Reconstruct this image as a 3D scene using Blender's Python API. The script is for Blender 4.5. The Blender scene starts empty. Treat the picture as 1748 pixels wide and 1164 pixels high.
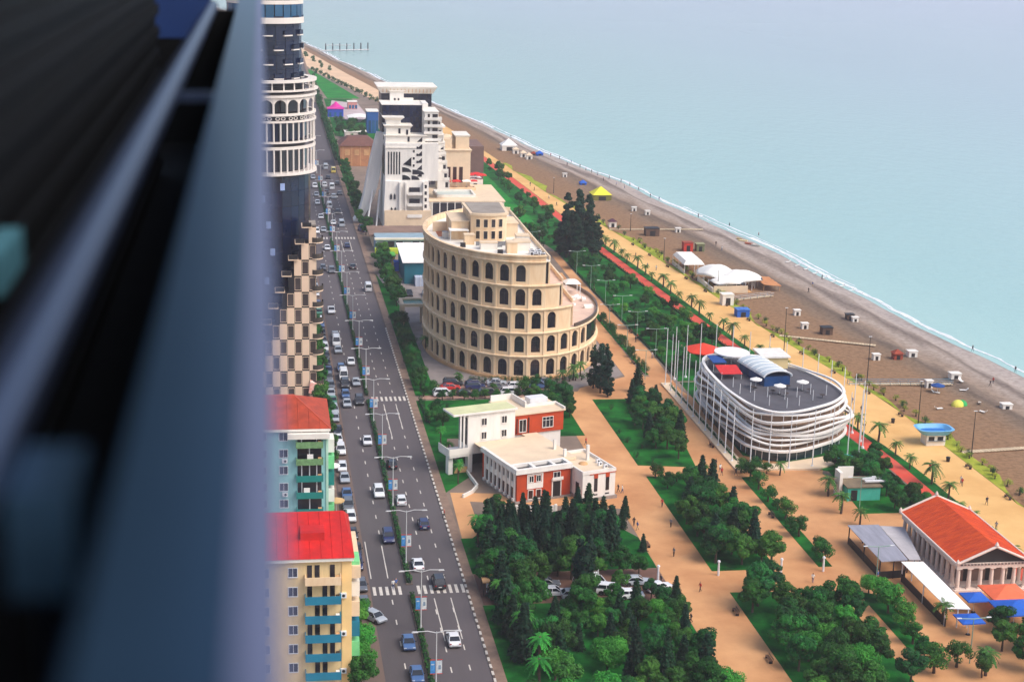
import bpy, math, random
import numpy as np
from mathutils import Matrix, Vector

# ---------------------------------------------------------------- camera
SC = bpy.context.scene
COL = SC.collection
CAMH = 100.0
# world -> camera axes (Y runs along the boulevard, X towards the sea, Z up)
CAMR = Matrix(((0.98861614, -0.1484286, 0.02463884),
               (0.01294169, 0.24703741, 0.96891952),
               (-0.14990208, -0.95757061, 0.24614609)))
cam_data = bpy.data.cameras.new('camera')
cam = bpy.data.objects.new('camera', cam_data); COL.objects.link(cam)
cam.matrix_world = Matrix.Translation((0, 0, CAMH)) @ CAMR.transposed().to_4x4()
cam_data.sensor_width = 36.0
cam_data.lens = 36.0 * 2787 / 1748
cam_data.clip_start = 0.05
cam_data.clip_end = 60000
cam_data.dof.use_dof = True
cam_data.dof.focus_distance = 330.0
cam_data.dof.aperture_fstop = 1.7
SC.camera = cam

# ---------------------------------------------------------------- sky, sun, exposure
SUN_EL, SUN_AZ = math.radians(50), math.radians(128)     # azimuth clockwise from +Y
world = bpy.data.worlds.new('World'); SC.world = world; world.use_nodes = True
wn = world.node_tree.nodes; wl = world.node_tree.links
sky = wn.new('ShaderNodeTexSky'); sky.sky_type = 'NISHITA'; sky.sun_disc = False
sky.sun_elevation = SUN_EL; sky.sun_rotation = SUN_AZ
sky.altitude = 50; sky.air_density = 1.0; sky.dust_density = 4.0; sky.ozone_density = 1.0
wn['Background'].inputs['Strength'].default_value = 0.12
wl.new(sky.outputs[0], wn['Background'].inputs['Color'])
sd = bpy.data.lights.new('sun', 'SUN'); sd.energy = 1.2; sd.angle = math.radians(38); sd.color = (1.0, 0.97, 0.92)
sun = bpy.data.objects.new('sun', sd); COL.objects.link(sun)
sdir = Vector((math.sin(SUN_AZ) * math.cos(SUN_EL), math.cos(SUN_AZ) * math.cos(SUN_EL), math.sin(SUN_EL)))
sun.rotation_euler = sdir.to_track_quat('Z', 'Y').to_euler()
vs = SC.view_settings
vs.view_transform = 'Standard'; vs.look = 'None'; vs.exposure = 0.68; vs.gamma = 1.0; vs.use_curve_mapping = False
SC.cycles.max_bounces = 5; SC.cycles.diffuse_bounces = 3; SC.cycles.glossy_bounces = 3
SC.cycles.transparent_max_bounces = 6; SC.cycles.volume_bounces = 1
SC.cycles.sample_clamp_indirect = 6.0

rng = random.Random(7)
nrs = np.random.RandomState(11)

# ---------------------------------------------------------------- helpers
def srgb(r, g, b):
    def c(u):
        u /= 255.0
        return u / 12.92 if u <= 0.04045 else ((u + 0.055) / 1.055) ** 2.4
    return (c(r), c(g), c(b), 1.0)

def G(px, py, z=0.0):
    """where the photograph's pixel meets the level z: used to survey the site"""
    d = CAMR.transposed() @ Vector(((px - 874) / 2787.0, -(py - 582) / 2787.0, -1.0))
    t = (z - CAMH) / d.z
    return Vector((d.x * t, d.y * t, z))

MATS = {}
def mat(name, col, rough=0.7, var=0.0, scale=1.0, metal=0.0, bump=0.0, bscale=None, spec=0.5,
        col2=None, rand=0.0, detail=4.0, stretch=None, coat=0.0, emit=None, hue=0.0):
    """procedural material: base colour broken up by noise, optional second colour, per-object variation, relief"""
    if name in MATS: return MATS[name]
    m = bpy.data.materials.new(name); m.use_nodes = True
    N = m.node_tree.nodes; L = m.node_tree.links
    b = N['Principled BSDF']
    b.inputs['Roughness'].default_value = rough
    b.inputs['Metallic'].default_value = metal
    b.inputs['Specular IOR Level'].default_value = spec
    if coat: b.inputs['Coat Weight'].default_value = coat; b.inputs['Coat Roughness'].default_value = 0.08
    b.inputs['Base Color'].default_value = col
    src = None
    if var or col2 or bump:
        tc = N.new('ShaderNodeTexCoord'); vec = tc.outputs['Object']
        if stretch:
            mp = N.new('ShaderNodeMapping'); mp.inputs['Scale'].default_value = stretch
            L.new(vec, mp.inputs['Vector']); vec = mp.outputs[0]
    if var or col2:
        nz = N.new('ShaderNodeTexNoise'); nz.inputs['Scale'].default_value = scale
        nz.inputs['Detail'].default_value = detail; nz.inputs['Roughness'].default_value = 0.62
        L.new(vec, nz.inputs['Vector'])
        cr = N.new('ShaderNodeValToRGB')
        a = [max(0, c * (1 - var)) for c in col[:3]] + [1]
        c2 = col2 if col2 else [min(1, c * (1 + var)) for c in col[:3]] + [1]
        cr.color_ramp.elements[0].position = 0.33; cr.color_ramp.elements[0].color = a if not col2 else col
        cr.color_ramp.elements[1].position = 0.67; cr.color_ramp.elements[1].color = c2
        L.new(nz.outputs['Fac'], cr.inputs['Fac'])
        src = cr.outputs['Color']
    if rand or hue:
        oi = N.new('ShaderNodeObjectInfo')
        hs = N.new('ShaderNodeHueSaturation')
        if src: L.new(src, hs.inputs['Color'])
        else: hs.inputs['Color'].default_value = col
        mr = N.new('ShaderNodeMapRange'); mr.inputs['To Min'].default_value = 1 - rand; mr.inputs['To Max'].default_value = 1 + rand
        L.new(oi.outputs['Random'], mr.inputs['Value']); L.new(mr.outputs[0], hs.inputs['Value'])
        if hue:
            ml = N.new('ShaderNodeMath'); ml.operation = 'MULTIPLY'; ml.inputs[1].default_value = 7.31
            fr = N.new('ShaderNodeMath'); fr.operation = 'FRACT'
            L.new(oi.outputs['Random'], ml.inputs[0]); L.new(ml.outputs[0], fr.inputs[0])
            m2 = N.new('ShaderNodeMapRange'); m2.inputs['To Min'].default_value = 0.5 - hue; m2.inputs['To Max'].default_value = 0.5 + hue
            L.new(fr.outputs[0], m2.inputs['Value']); L.new(m2.outputs[0], hs.inputs['Hue'])
        src = hs.outputs['Color']
    if src: L.new(src, b.inputs['Base Color'])
    if bump:
        n2 = N.new('ShaderNodeTexNoise'); n2.inputs['Scale'].default_value = bscale or scale * 4
        n2.inputs['Detail'].default_value = 5.0; L.new(vec, n2.inputs['Vector'])
        bp = N.new('ShaderNodeBump'); bp.inputs['Strength'].default_value = bump; bp.inputs['Distance'].default_value = 0.1
        L.new(n2.outputs['Fac'], bp.inputs['Height']); L.new(bp.outputs[0], b.inputs['Normal'])
    if emit:
        b.inputs['Emission Color'].default_value = emit[0]; b.inputs['Emission Strength'].default_value = emit[1]
    MATS[name] = m
    return m

class MB:
    """collects faces for one mesh"""
    def __init__(s): s.v = []; s.f = []; s.mi = []; s.m = 0; s.sm = []; s.smooth = False
    def face(s, idx):
        s.f.append(tuple(idx)); s.mi.append(s.m); s.sm.append(s.smooth)
    def vs(s, pts):
        n = len(s.v); s.v.extend([tuple(p) for p in pts]); return n
    def quad(s, a, b, c, d):
        n = s.vs((a, b, c, d)); s.face((n, n + 1, n + 2, n + 3)); return s
    def poly(s, pts):
        n = s.vs(pts); s.face(range(n, n + len(pts))); return s
    def box(s, x0, x1, y0, y1, z0, z1):
        n = s.vs([(x0, y0, z0), (x1, y0, z0), (x1, y1, z0), (x0, y1, z0), (x0, y0, z1), (x1, y0, z1), (x1, y1, z1), (x0, y1, z1)])
        for q in ((0, 3, 2, 1), (4, 5, 6, 7), (0, 1, 5, 4), (1, 2, 6, 5), (2, 3, 7, 6), (3, 0, 4, 7)): s.face([n + i for i in q])
        return s
    def hexa(s, bot, top):
        n = s.vs(list(bot) + list(top)); k = len(bot)
        s.face([n + i for i in reversed(range(k))]); s.face([n + k + i for i in range(k)])
        for i in range(k):
            j = (i + 1) % k; s.face((n + i, n + j, n + k + j, n + k + i))
        return s
    def prism(s, poly, z0, z1):
        return s.hexa([(p[0], p[1], z0) for p in poly], [(p[0], p[1], z1) for p in poly])
    def cyl(s, x, y, z0, z1, r0, r1=None, n=8, cap=True, a0=0.0):
        r1 = r0 if r1 is None else r1
        k = s.vs([(x + r0 * math.cos(a0 + 2 * math.pi * i / n), y + r0 * math.sin(a0 + 2 * math.pi * i / n), z0) for i in range(n)] +
                 [(x + r1 * math.cos(a0 + 2 * math.pi * i / n), y + r1 * math.sin(a0 + 2 * math.pi * i / n), z1) for i in range(n)])
        for i in range(n):
            j = (i + 1) % n; s.face((k + i, k + j, k + n + j, k + n + i))
        if cap:
            s.face([k + i for i in reversed(range(n))]); s.face([k + n + i for i in range(n)])
        return s
    def tube(s, pts, r, n=6, r1=None):
        pts = [Vector(p) for p in pts]; k0 = len(s.v); m = len(pts)
        for i, p in enumerate(pts):
            t = (pts[min(i + 1, m - 1)] - pts[max(i - 1, 0)]).normalized()
            a = t.orthogonal().normalized() if abs(t.z) > 0.9 else t.cross(Vector((0, 0, 1))).normalized()
            b = t.cross(a); rr = r if r1 is None else r + (r1 - r) * i / max(1, m - 1)
            for q in range(n):
                an = 2 * math.pi * q / n
                s.v.append(tuple(p + a * (rr * math.cos(an)) + b * (rr * math.sin(an))))
        for i in range(m - 1):
            for q in range(n):
                w = (q + 1) % n
                s.face((k0 + i * n + q, k0 + i * n + w, k0 + (i + 1) * n + w, k0 + (i + 1) * n + q))
        s.face([k0 + q for q in range(n)]); s.face([k0 + (m - 1) * n + q for q in reversed(range(n))])
        return s
    def loft(s, rings, close=True, caps=True):
        k0 = len(s.v); n = len(rings[0])
        for r in rings: s.v.extend([tuple(p) for p in r])
        for i in range(len(rings) - 1):
            for q in range(n if close else n - 1):
                w = (q + 1) % n
                s.face((k0 + i * n + q, k0 + i * n + w, k0 + (i + 1) * n + w, k0 + (i + 1) * n + q))
        if caps and close:
            s.face([k0 + q for q in reversed(range(n))]); s.face([k0 + (len(rings) - 1) * n + q for q in range(n)])
        return s
    def dome(s, x, y, z, rx, ry, rz, n=10, m=4, z_min=0.0):
        s.loft([[(x + rx * math.cos(a) * math.cos(2 * math.pi * i / n), y + ry * math.cos(a) * math.sin(2 * math.pi * i / n), z + rz * math.sin(a))
                 for i in range(n)] for a in [z_min + (math.pi / 2 * 0.97 - z_min) * j / m for j in range(m + 1)]])
        return s
    def mesh(s, name, mats, off=None):
        me = bpy.data.meshes.new(name)
        v = s.v if off is None else [(a - off[0], b - off[1], c - off[2]) for a, b, c in s.v]
        me.from_pydata(v, [], s.f)
        if not isinstance(mats, (list, tuple)): mats = [mats]
        for m in mats: me.materials.append(m)
        if len(mats) > 1: me.polygons.foreach_set('material_index', s.mi)
        if any(s.sm): me.polygons.foreach_set('use_smooth', s.sm)
        me.update()
        return me
    def build(s, name, mats, parent=None, local=False):
        """world coordinates; made relative to the parent's place unless local"""
        off = None
        if parent is not None and not local:
            o = parent; off = Vector((0, 0, 0))
            while o is not None: off += o.location; o = o.parent
        return put(name, s.mesh(name, mats, off), parent)

def put(name, me, parent=None, loc=(0, 0, 0), rz=0.0, sc=None):
    o = bpy.data.objects.new(name, me); COL.objects.link(o)
    o.location = loc
    if rz: o.rotation_euler = (0, 0, rz)
    if sc: o.scale = sc if isinstance(sc, (tuple, list)) else (sc, sc, sc)
    if parent is not None: o.parent = parent
    return o

def tag(o, label=None, cat=None, group=None, kind=None):
    if label: o['label'] = label
    if cat: o['category'] = cat
    if group: o['group'] = group
    if kind: o['kind'] = kind
    return o

def thing(name, label, cat, loc=(0, 0, 0), group=None, rz=0.0):
    o = bpy.data.objects.new(name, None); COL.objects.link(o); o.location = loc
    o.empty_display_size = 0.5
    if rz: o.rotation_euler = (0, 0, rz)
    return tag(o, label, cat, group)

def copy_tree(o, parent=None):
    c = o.copy(); COL.objects.link(c); c.parent = parent
    for ch in list(o.children): copy_tree(ch, c)
    return c

ORD = ['first', 'second', 'third', 'fourth', 'fifth', 'sixth', 'seventh', 'eighth', 'ninth', 'tenth', 'eleventh', 'twelfth',
       'thirteenth', 'fourteenth', 'fifteenth', 'sixteenth', 'seventeenth', 'eighteenth', 'nineteenth', 'twentieth']
def nth(i):
    if i < 20: return ORD[i]
    t, u = divmod(i + 1, 10)
    tens = {2: 'twent', 3: 'thirt', 4: 'fort', 5: 'fift', 6: 'sixt', 7: 'sevent'}[t]
    return tens + 'ieth' if u == 0 else tens + 'y-' + ORD[u - 1]

def interp(tbl, y):
    ys = [p[0] for p in tbl]; xs = [p[1] for p in tbl]
    return float(np.interp(y, ys, xs))
# ================================================================ the setting
def smoothstep(t): t = max(0, min(1, t)); return t * t * (3 - 2 * t)
# surveyed lines: (Y, X)
SHORE = [(-400, 150), (150, 184), (300, 181.5), (355, 180), (385, 177), (417, 174.5), (470, 169.5), (531, 164), (582, 156.5), (656, 146.5),
         (703, 136.5), (770, 125.5), (881, 110.5), (1012, 91), (1162, 70.5), (1250, 58), (1434, 36), (1700, 0), (2100, -70), (3000, -400), (5000, -2500), (9000, -9000)]
PROM_R = [(-400, 130), (150, 136), (330, 136), (348, 134), (387, 129.5), (469, 124), (532, 118.5), (618, 109), (697, 103.5), (800, 96), (900, 86), (1000, 73), (1128, 57), (1250, 44), (1434, 22), (1700, -16)]
PROM_L = [(-400, 118), (150, 125), (280, 125), (299, 124), (312, 122.3), (370, 119.5), (407, 117), (465, 114), (511, 110.5), (591, 104.5), (690, 98), (800, 88), (900, 74), (965, 63), (1006, 57), (1150, 35), (1250, 26), (1434, 8), (1700, -30)]
RED_L = [(150, 119.6), (290, 119.4), (330, 117.4), (399, 112.4), (457, 108.7), (504, 105.8), (625, 100.2), (719, 95), (800, 84)]

def sampled(tbl, y0, y1, step): 
    n = max(2, int((y1 - y0) / step) + 1)
    return [(interp(tbl, y0 + (y1 - y0) * i / (n - 1)), y0 + (y1 - y0) * i / (n - 1)) for i in range(n)]

def ribbon(name, left, right, z, m, label=None):
    """sheet between two point lists of the same length"""
    b = MB(); n = len(left)
    b.vs([(x, y, z) for x, y in left] + [(x, y, z) for x, y in right])
    for i in range(n - 1): b.face((i, n + i, n + i + 1, i + 1))
    return tag(b.build(name, m), label, kind='structure')

def sheet(name, poly, z, m, label=None):
    return tag(MB().poly([(x, y, z) for x, y in poly]).build(name, m), label, kind='structure')

def slab(name, poly, z0, z1, m, label=None):
    return tag(MB().prism(poly, z0, z1).build(name, m), label, kind='structure')

M_ground = mat('ground_paving', srgb(130, 112, 98), 0.9, 0.25, 0.08, bump=0.2, bscale=2)
M_asphalt = mat('asphalt', srgb(88, 81, 83), 0.85, 0.24, 0.06, bump=0.15, bscale=6, detail=8, stretch=(1, 0.12, 1))
M_asphalt_side = mat('asphalt_parking_side', srgb(112, 93, 84), 0.88, 0.18, 0.12, bump=0.15, bscale=5, detail=8, stretch=(1, 0.2, 1))
M_paint = mat('road_paint', srgb(206, 198, 188), 0.7, 0.12, 1.5)
M_kerb = mat('kerb_concrete', srgb(134, 110, 94), 0.9, 0.2, 0.6)
M_kerb_dark = mat('kerb_dark', srgb(92, 80, 74), 0.9, 0.2, 0.9)
M_path = mat('orange_paving', srgb(184, 126, 80), 0.88, 0.0, 0.07, col2=srgb(220, 164, 112), bump=0.15, bscale=3, detail=8)
M_prom = mat('promenade_paving', srgb(212, 160, 94), 0.88, 0.0, 0.07, col2=srgb(236, 190, 122), bump=0.15, bscale=3, detail=8)
M_prom_far = mat('pale_promenade_paving', srgb(222, 186, 150), 0.9, 0.12, 0.05)
M_red = mat('red_cycle_surface', srgb(216, 66, 44), 0.85, 0.0, 0.2, col2=srgb(206, 92, 70), detail=6)
M_grass = mat('lawn', srgb(8, 54, 22), 0.95, 0.0, 0.22, col2=srgb(34, 120, 42), bump=0.6, bscale=5, detail=8, spec=0.1)
M_grass_hi = mat('bright_lawn', srgb(26, 108, 46), 0.95, 0.0, 0.10, col2=srgb(44, 142, 52), bump=0.6, bscale=5, detail=8, spec=0.1)
M_grass_y = mat('yellow_green_planting', srgb(120, 142, 40), 0.95, 0.0, 0.25, col2=srgb(176, 176, 66), bump=0.6, bscale=4, detail=8, spec=0.1)
M_pave_grey = mat('grey_forecourt_paving', srgb(138, 128, 124), 0.85, 0.18, 0.25, bump=0.15, bscale=3)

# --- sea
def sea_material():
    m = bpy.data.materials.new('sea_water'); m.use_nodes = True
    N = m.node_tree.nodes; L = m.node_tree.links; b = N['Principled BSDF']
    tc = N.new('ShaderNodeTexCoord')
    nz = N.new('ShaderNodeTexNoise'); nz.inputs['Scale'].default_value = 0.006; nz.inputs['Detail'].default_value = 5
    mp = N.new('ShaderNodeMapping'); mp.inputs['Scale'].default_value = (1, 0.35, 1); mp.inputs['Rotation'].default_value = (0, 0, 0.2)
    L.new(tc.outputs['Object'], mp.inputs['Vector']); L.new(mp.outputs[0], nz.inputs['Vector'])
    cr = N.new('ShaderNodeValToRGB')
    cr.color_ramp.elements[0].position = 0.3; cr.color_ramp.elements[0].color = srgb(156, 190, 190)
    cr.color_ramp.elements[1].position = 0.7; cr.color_ramp.elements[1].color = srgb(170, 204, 202)
    L.new(nz.outputs['Fac'], cr.inputs['Fac'])
    # turquoise shallows by depth; pale lavender haze painted into the far water
    dp = N.new('ShaderNodeVectorMath'); dp.operation = 'DOT_PRODUCT'; dp.inputs[1].default_value = (1.0, 0.1325, 0.0); L.new(tc.outputs['Object'], dp.inputs[0])
    mr = N.new('ShaderNodeMapRange'); mr.inputs['From Min'].default_value = 225; mr.inputs['From Max'].default_value = 1500; L.new(dp.outputs['Value'], mr.inputs['Value'])
    dr = N.new('ShaderNodeValToRGB'); e = dr.color_ramp.elements
    e[0].position = 0.0; e[0].color = srgb(168, 204, 196); e[1].position = 1.0; e[1].color = srgb(180, 190, 214)
    k = e.new(0.03); k.color = srgb(158, 196, 192); k = e.new(0.3); k.color = srgb(168, 192, 206)
    L.new(mr.outputs[0], dr.inputs['Fac'])
    mm = N.new('ShaderNodeMix'); mm.data_type = 'RGBA'; mm.inputs['Factor'].default_value = 0.75
    L.new(cr.outputs[0], mm.inputs[6]); L.new(dr.outputs[0], mm.inputs[7]); L.new(mm.outputs[2], b.inputs['Base Color'])
    b.inputs['Roughness'].default_value = 0.14; b.inputs['IOR'].default_value = 1.33
    w1 = N.new('ShaderNodeTexNoise'); w1.inputs['Scale'].default_value = 0.22; w1.inputs['Detail'].default_value = 6; w1.inputs['Roughness'].default_value = 0.6
    m2 = N.new('ShaderNodeMapping'); m2.inputs['Scale'].default_value = (1, 0.45, 1); m2.inputs['Rotation'].default_value = (0, 0, 0.25)
    L.new(tc.outputs['Object'], m2.inputs['Vector']); L.new(m2.outputs[0], w1.inputs['Vector'])
    bp = N.new('ShaderNodeBump'); bp.inputs['Strength'].default_value = 0.42; bp.inputs['Distance'].default_value = 0.6
    L.new(w1.outputs['Fac'], bp.inputs['Height']); L.new(bp.outputs[0], b.inputs['Normal'])
    return m
SEA_Z = -1.0
sea = MB().poly([(-26000, -2000, SEA_Z), (40000, -2000, SEA_Z), (40000, 45000, SEA_Z), (-26000, 45000, SEA_Z)])
tag(sea.build('sea', sea_material()), kind='structure')

# --- land: everything on the town side of the beach
ys = list(np.linspace(-400, 1700, 60))
landpts = [(interp(PROM_R, y) - 0.5, y) for y in ys]
for y in (2100, 3000, 5000, 9000): landpts.append((interp(SHORE, y) - 40, y))
landpts += [(-26000, 9000), (-26000, -400)]
sheet('ground', landpts, 0.0, M_ground)

# --- beach: slopes from the promenade to the water line, with storm ridges
def beach_material():
    m = bpy.data.materials.new('beach_sand'); m.use_nodes = True
    N = m.node_tree.nodes; L = m.node_tree.links; b = N['Principled BSDF']
    b.inputs['Roughness'].default_value = 0.95; b.inputs['Specular IOR Level'].default_value = 0.15
    uv = N.new('ShaderNodeUVMap'); sp = N.new('ShaderNodeSeparateXYZ'); L.new(uv.outputs[0], sp.inputs[0])
    tc = N.new('ShaderNodeTexCoord')
    mp = N.new('ShaderNodeMapping'); mp.inputs['Rotation'].default_value = (0, 0, 0.16); mp.inputs['Scale'].default_value = (1, 0.16, 1)
    L.new(tc.outputs['Object'], mp.inputs['Vector'])
    nz = N.new('ShaderNodeTexNoise'); nz.inputs['Scale'].default_value = 0.16; nz.inputs['Detail'].default_value = 8
    L.new(mp.outputs[0], nz.inputs['Vector'])
    ad = N.new('ShaderNodeMath'); ad.operation = 'MULTIPLY_ADD'; ad.inputs[1].default_value = 0.22; 
    sb = N.new('ShaderNodeMath'); sb.operation = 'SUBTRACT'; sb.inputs[1].default_value = 0.5
    L.new(nz.outputs['Fac'], sb.inputs[0]); L.new(sb.outputs[0], ad.inputs[0]); L.new(sp.outputs['X'], ad.inputs[2])
    cr = N.new('ShaderNodeValToRGB'); e = cr.color_ramp.elements
    stops = [(0.0, (152, 116, 84)), (0.38, (146, 116, 90)), (0.50, (134, 114, 96)), (0.56, (112, 97, 86)), (0.62, (158, 138, 122)), (0.70, (178, 162, 150)),
             (0.76, (128, 114, 106)), (0.82, (182, 168, 158)), (0.90, (176, 164, 158)), (1.0, (126, 114, 110))]
    e[0].position, e[0].color = stops[0][0], srgb(*stops[0][1]); e[1].position, e[1].color = stops[-1][0], srgb(*stops[-1][1])
    for p, c in stops[1:-1]: x = e.new(p); x.color = srgb(*c)
    L.new(ad.outputs[0], cr.inputs['Fac'])
    n2 = N.new('ShaderNodeTexNoise'); n2.inputs['Scale'].default_value = 0.9; n2.inputs['Detail'].default_value = 8; L.new(tc.outputs['Object'], n2.inputs['Vector'])
    mx = N.new('ShaderNodeMix'); mx.data_type = 'RGBA'; mx.blend_type = 'MULTIPLY'; mx.inputs['Factor'].default_value = 0.8
    c2 = N.new('ShaderNodeValToRGB'); c2.color_ramp.elements[0].position = 0.3; c2.color_ramp.elements[0].color = (0.62, 0.6, 0.58, 1); c2.color_ramp.elements[1].position = 0.6; c2.color_ramp.elements[1].color = (1, 1, 1, 1)
    L.new(n2.outputs['Fac'], c2.inputs['Fac']); L.new(cr.outputs[0], mx.inputs[6]); L.new(c2.outputs[0], mx.inputs[7])
    L.new(mx.outputs[2], b.inputs['Base Color'])
    n3 = N.new('ShaderNodeTexNoise'); n3.inputs['Scale'].default_value = 2.0; n3.inputs['Detail'].default_value = 6; L.new(tc.outputs['Object'], n3.inputs['Vector'])
    bp = N.new('ShaderNodeBump'); bp.inputs['Strength'].default_value = 0.5; bp.inputs['Distance'].default_value = 0.3
    L.new(n3.outputs['Fac'], bp.inputs['Height']); L.new(bp.outputs[0], b.inputs['Normal'])
    return m
def shore_x(y):
    return interp(SHORE, y) + 0.45 * math.sin(y * 0.09) + 0.6 * math.sin(y * 0.037 + 2) + 0.15 * math.sin(y * 0.29 + 1)
NB = 20
bb = MB(); bb.smooth = True; uvs = []
ysb = list(np.linspace(-300, 1000, 360)) + list(np.linspace(1006, 2100, 140)) + [3000, 5000, 9000]
def beach_z(t, y):
    z = -0.06 - 0.50 * t - 1.6 * max(0, t - 0.93) / 0.09
    w = 0.03 * math.sin(y * 0.05) + 0.02 * math.sin(y * 0.13 + 1)
    for c, a, s in ((0.56, 0.5, 0.03), (0.76, 0.7, 0.035)): z += a * math.exp(-((t - c - w) / s) ** 2)
    return z
for y in ysb:
    x0 = interp(PROM_R, y) - 0.6 if y <= 1700 else interp(SHORE, y) - 40
    x1 = shore_x(y) if y < 2100 else interp(SHORE, y)
    for j in range(NB + 1):
        t = 1.02 * j / NB
        bb.v.append((x0 + (x1 - x0) * t, y, beach_z(t, y) - (0.05 if j == 0 else 0))); uvs.append((t, y * 0.01))
W = NB + 1
for i in range(len(ysb) - 1):
    for j in range(NB): bb.face((i * W + j, i * W + j + 1, (i + 1) * W + j + 1, (i + 1) * W + j))
beach = bb.build('beach', beach_material())
ul = beach.data.uv_layers.new(name='UVMap')
li = np.zeros(len(beach.data.loops), dtype=np.int32); beach.data.loops.foreach_get('vertex_index', li)
ul.data.foreach_set('uv', np.array(uvs, dtype=np.float32)[li].ravel())
tag(beach, kind='structure')

def beach_at(x, y):
    x0 = interp(PROM_R, y) - 0.6; t = (x - x0) / (shore_x(y) - x0)
    return beach_z(t, y)

# --- foam of the small breakers along the water's edge
M_foam = mat('foam', srgb(222, 226, 230), 0.8, 0.14, 0.6)
fb = MB(); r = random.Random(3)
def foam_line(dx, w0, keep, z):
    n0 = None; y = 190.0
    while y < 2050:
        step = 1.6 + y * 0.002
        xx = shore_x(y) + dx + 0.2 * math.sin(y * 0.31) + 0.12 * math.sin(y * 0.77) + r.uniform(-.12, .12)
        w = w0 * (0.45 + 0.55 * abs(math.sin(y * 0.05 + dx))) * (0.6 + 0.7 * r.random()) * (1 + y * 0.0004)
        if math.sin(y * 0.023 + dx * 2.1) + 0.6 * math.sin(y * 0.071 + dx) < keep:
            n = fb.vs([(xx - w * .5, y, z), (xx + w * .5, y, z)])
            if n0 is not None: fb.face((n0, n0 + 1, n + 1, n))
            n0 = n
        else: n0 = None
        y += step
foam_line(0.5, 1.3, 0.95, SEA_Z + 0.04)
foam_line(2.4, 0.7, 0.3, SEA_Z + 0.03)
foam_line(-0.3, 0.6, 0.5, SEA_Z + 0.05)
tag(fb.build('foam', M_foam), 'thin broken line of white foam along the water edge', 'foam', kind='stuff')

# --- boulevard: asphalt carriageways, kerbs, markings
road = slab('road', [(15.7, 100), (30.4, 100), (30.4, 1400), (15.7, 1400)], -0.2, 0.02, M_asphalt)
slab('parking_strip', [(12.9, 100), (15.69, 100), (15.69, 1400), (12.9, 1400)], -0.2, 0.016, M_asphalt_side)
slab('pavement', [(8.0, 100), (12.6, 100), (12.6, 1400), (8.0, 1400)], -0.2, 0.13, M_kerb)
slab('pavement', [(30.72, 100), (32.2, 100), (32.2, 1400), (30.72, 1400)], -0.2, 0.13, M_kerb)
slab('kerb', [(12.6, 100), (12.9, 100), (12.9, 1400), (12.6, 1400)], -0.2, 0.15, M_kerb_dark)
kerb = slab('kerb', [(30.4, 100), (30.7, 100), (30.7, 1400), (30.4, 1400)], -0.2, 0.12, M_kerb_dark)
stone = MB().box(-0.17, 0.17, -0.55, 0.55, 0, 0.2).mesh('kerb_stone', M_paint)
for i in range(95): put('kerb_stone', stone, kerb, (30.56, 196 + i * 2.2, 0.0), 0.03 * math.sin(i * 1.7))
dash = MB().quad((-0.09, -0.9, 0), (0.09, -0.9, 0), (0.09, 0.9, 0), (-0.09, 0.9, 0)).mesh('lane_dash', M_paint)
def dashes(x, y0, y1, step):
    y = y0
    while y < y1:
        if not any(a < y < b for a, b in ((231, 239), (337, 343), (523, 531))): put('lane_dash', dash, road, (x, y, 0.026))
        y += step
dashes(25.0, 200, 620, 6.6); dashes(27.65, 200.5, 620, 6.6); dashes(18.75, 201, 620, 7.4)
def solid(x, y0, y1): put('lane_line', MB().quad((-0.08, y0, 0), (0.08, y0, 0), (0.08, y1, 0), (-0.08, y1, 0)).mesh('lane_line', M_paint), road, (x, 0, 0.027))
solid(25.2, 216, 231.5); solid(27.75, 216.5, 231.5); solid(18.75, 240, 254); solid(16.1, 240, 256); solid(25.1, 312, 336); solid(27.7, 318, 336)
for (a, b) in ((512, 523), (514, 523)): pass
solid(24.9, 505, 522); solid(27.6, 505, 522)
stripe = MB().quad((-0.24, -1.65, 0), (0.24, -1.65, 0), (0.24, 1.65, 0), (-0.24, 1.65, 0)).mesh('crosswalk_stripe', M_paint)
for yc, x0 in ((235, 16.3), (340, 23.0), (526.5, 17.6)):
    x = x0
    while x < 30.2:
        if not 20.9 < x < 22.6: put('crosswalk_stripe', stripe, road, (x, yc, 0.028))
        x += 0.98
# planted median
slab('median', [(21.35, 100), (22.45, 100), (22.45, 233), (21.35, 233)], -0.1, 0.16, M_kerb_dark)
slab('median', [(21.35, 237), (22.45, 237), (22.45, 338.3), (21.35, 338.3)], -0.1, 0.16, M_kerb_dark)
slab('median', [(21.35, 342), (22.45, 342), (22.45, 524), (21.35, 524)], -0.1, 0.16, M_kerb_dark)
slab('median', [(21.35, 529), (22.45, 529), (22.45, 1400), (21.35, 1400)], -0.1, 0.16, M_kerb_dark)

# --- promenade, red cycle path, garden paths
pl = sampled(PROM_L, 120, 960, 12); pr = [(interp(PROM_R, y), y) for _, y in pl]
ribbon('promenade', pl, pr, 0.035, M_prom)
pl = sampled(PROM_L, 960, 1690, 20); pr = [(interp(PROM_R, y), y) for _, y in pl]
ribbon('promenade', pl, pr, 0.031, M_prom_far)
rl = sampled(RED_L, 150, 800, 10); rr = [(x + 3.1, y) for x, y in rl]
ribbon('cycle_path', rl, rr, 0.045, M_red)
ql = [(x + 3.15, y) for x, y in rl]; qr = [(max(interp(PROM_L, y) - 0.15, interp(RED_L, y) + 3.3), y) for _, y in rl]
ribbon('verge', ql, qr, 0.05, M_grass)
# rough planting between promenade and sand
el = sampled(PROM_R, 200, 700, 8)
ribbon('planting_strip', [(x + 0.1, y) for x, y in el], [(x + 2.2 + 1.6 * math.sin(y * .09) + 1.2 * math.sin(y * .23), y) for x, y in el], 0.04, M_grass_y)

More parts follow.
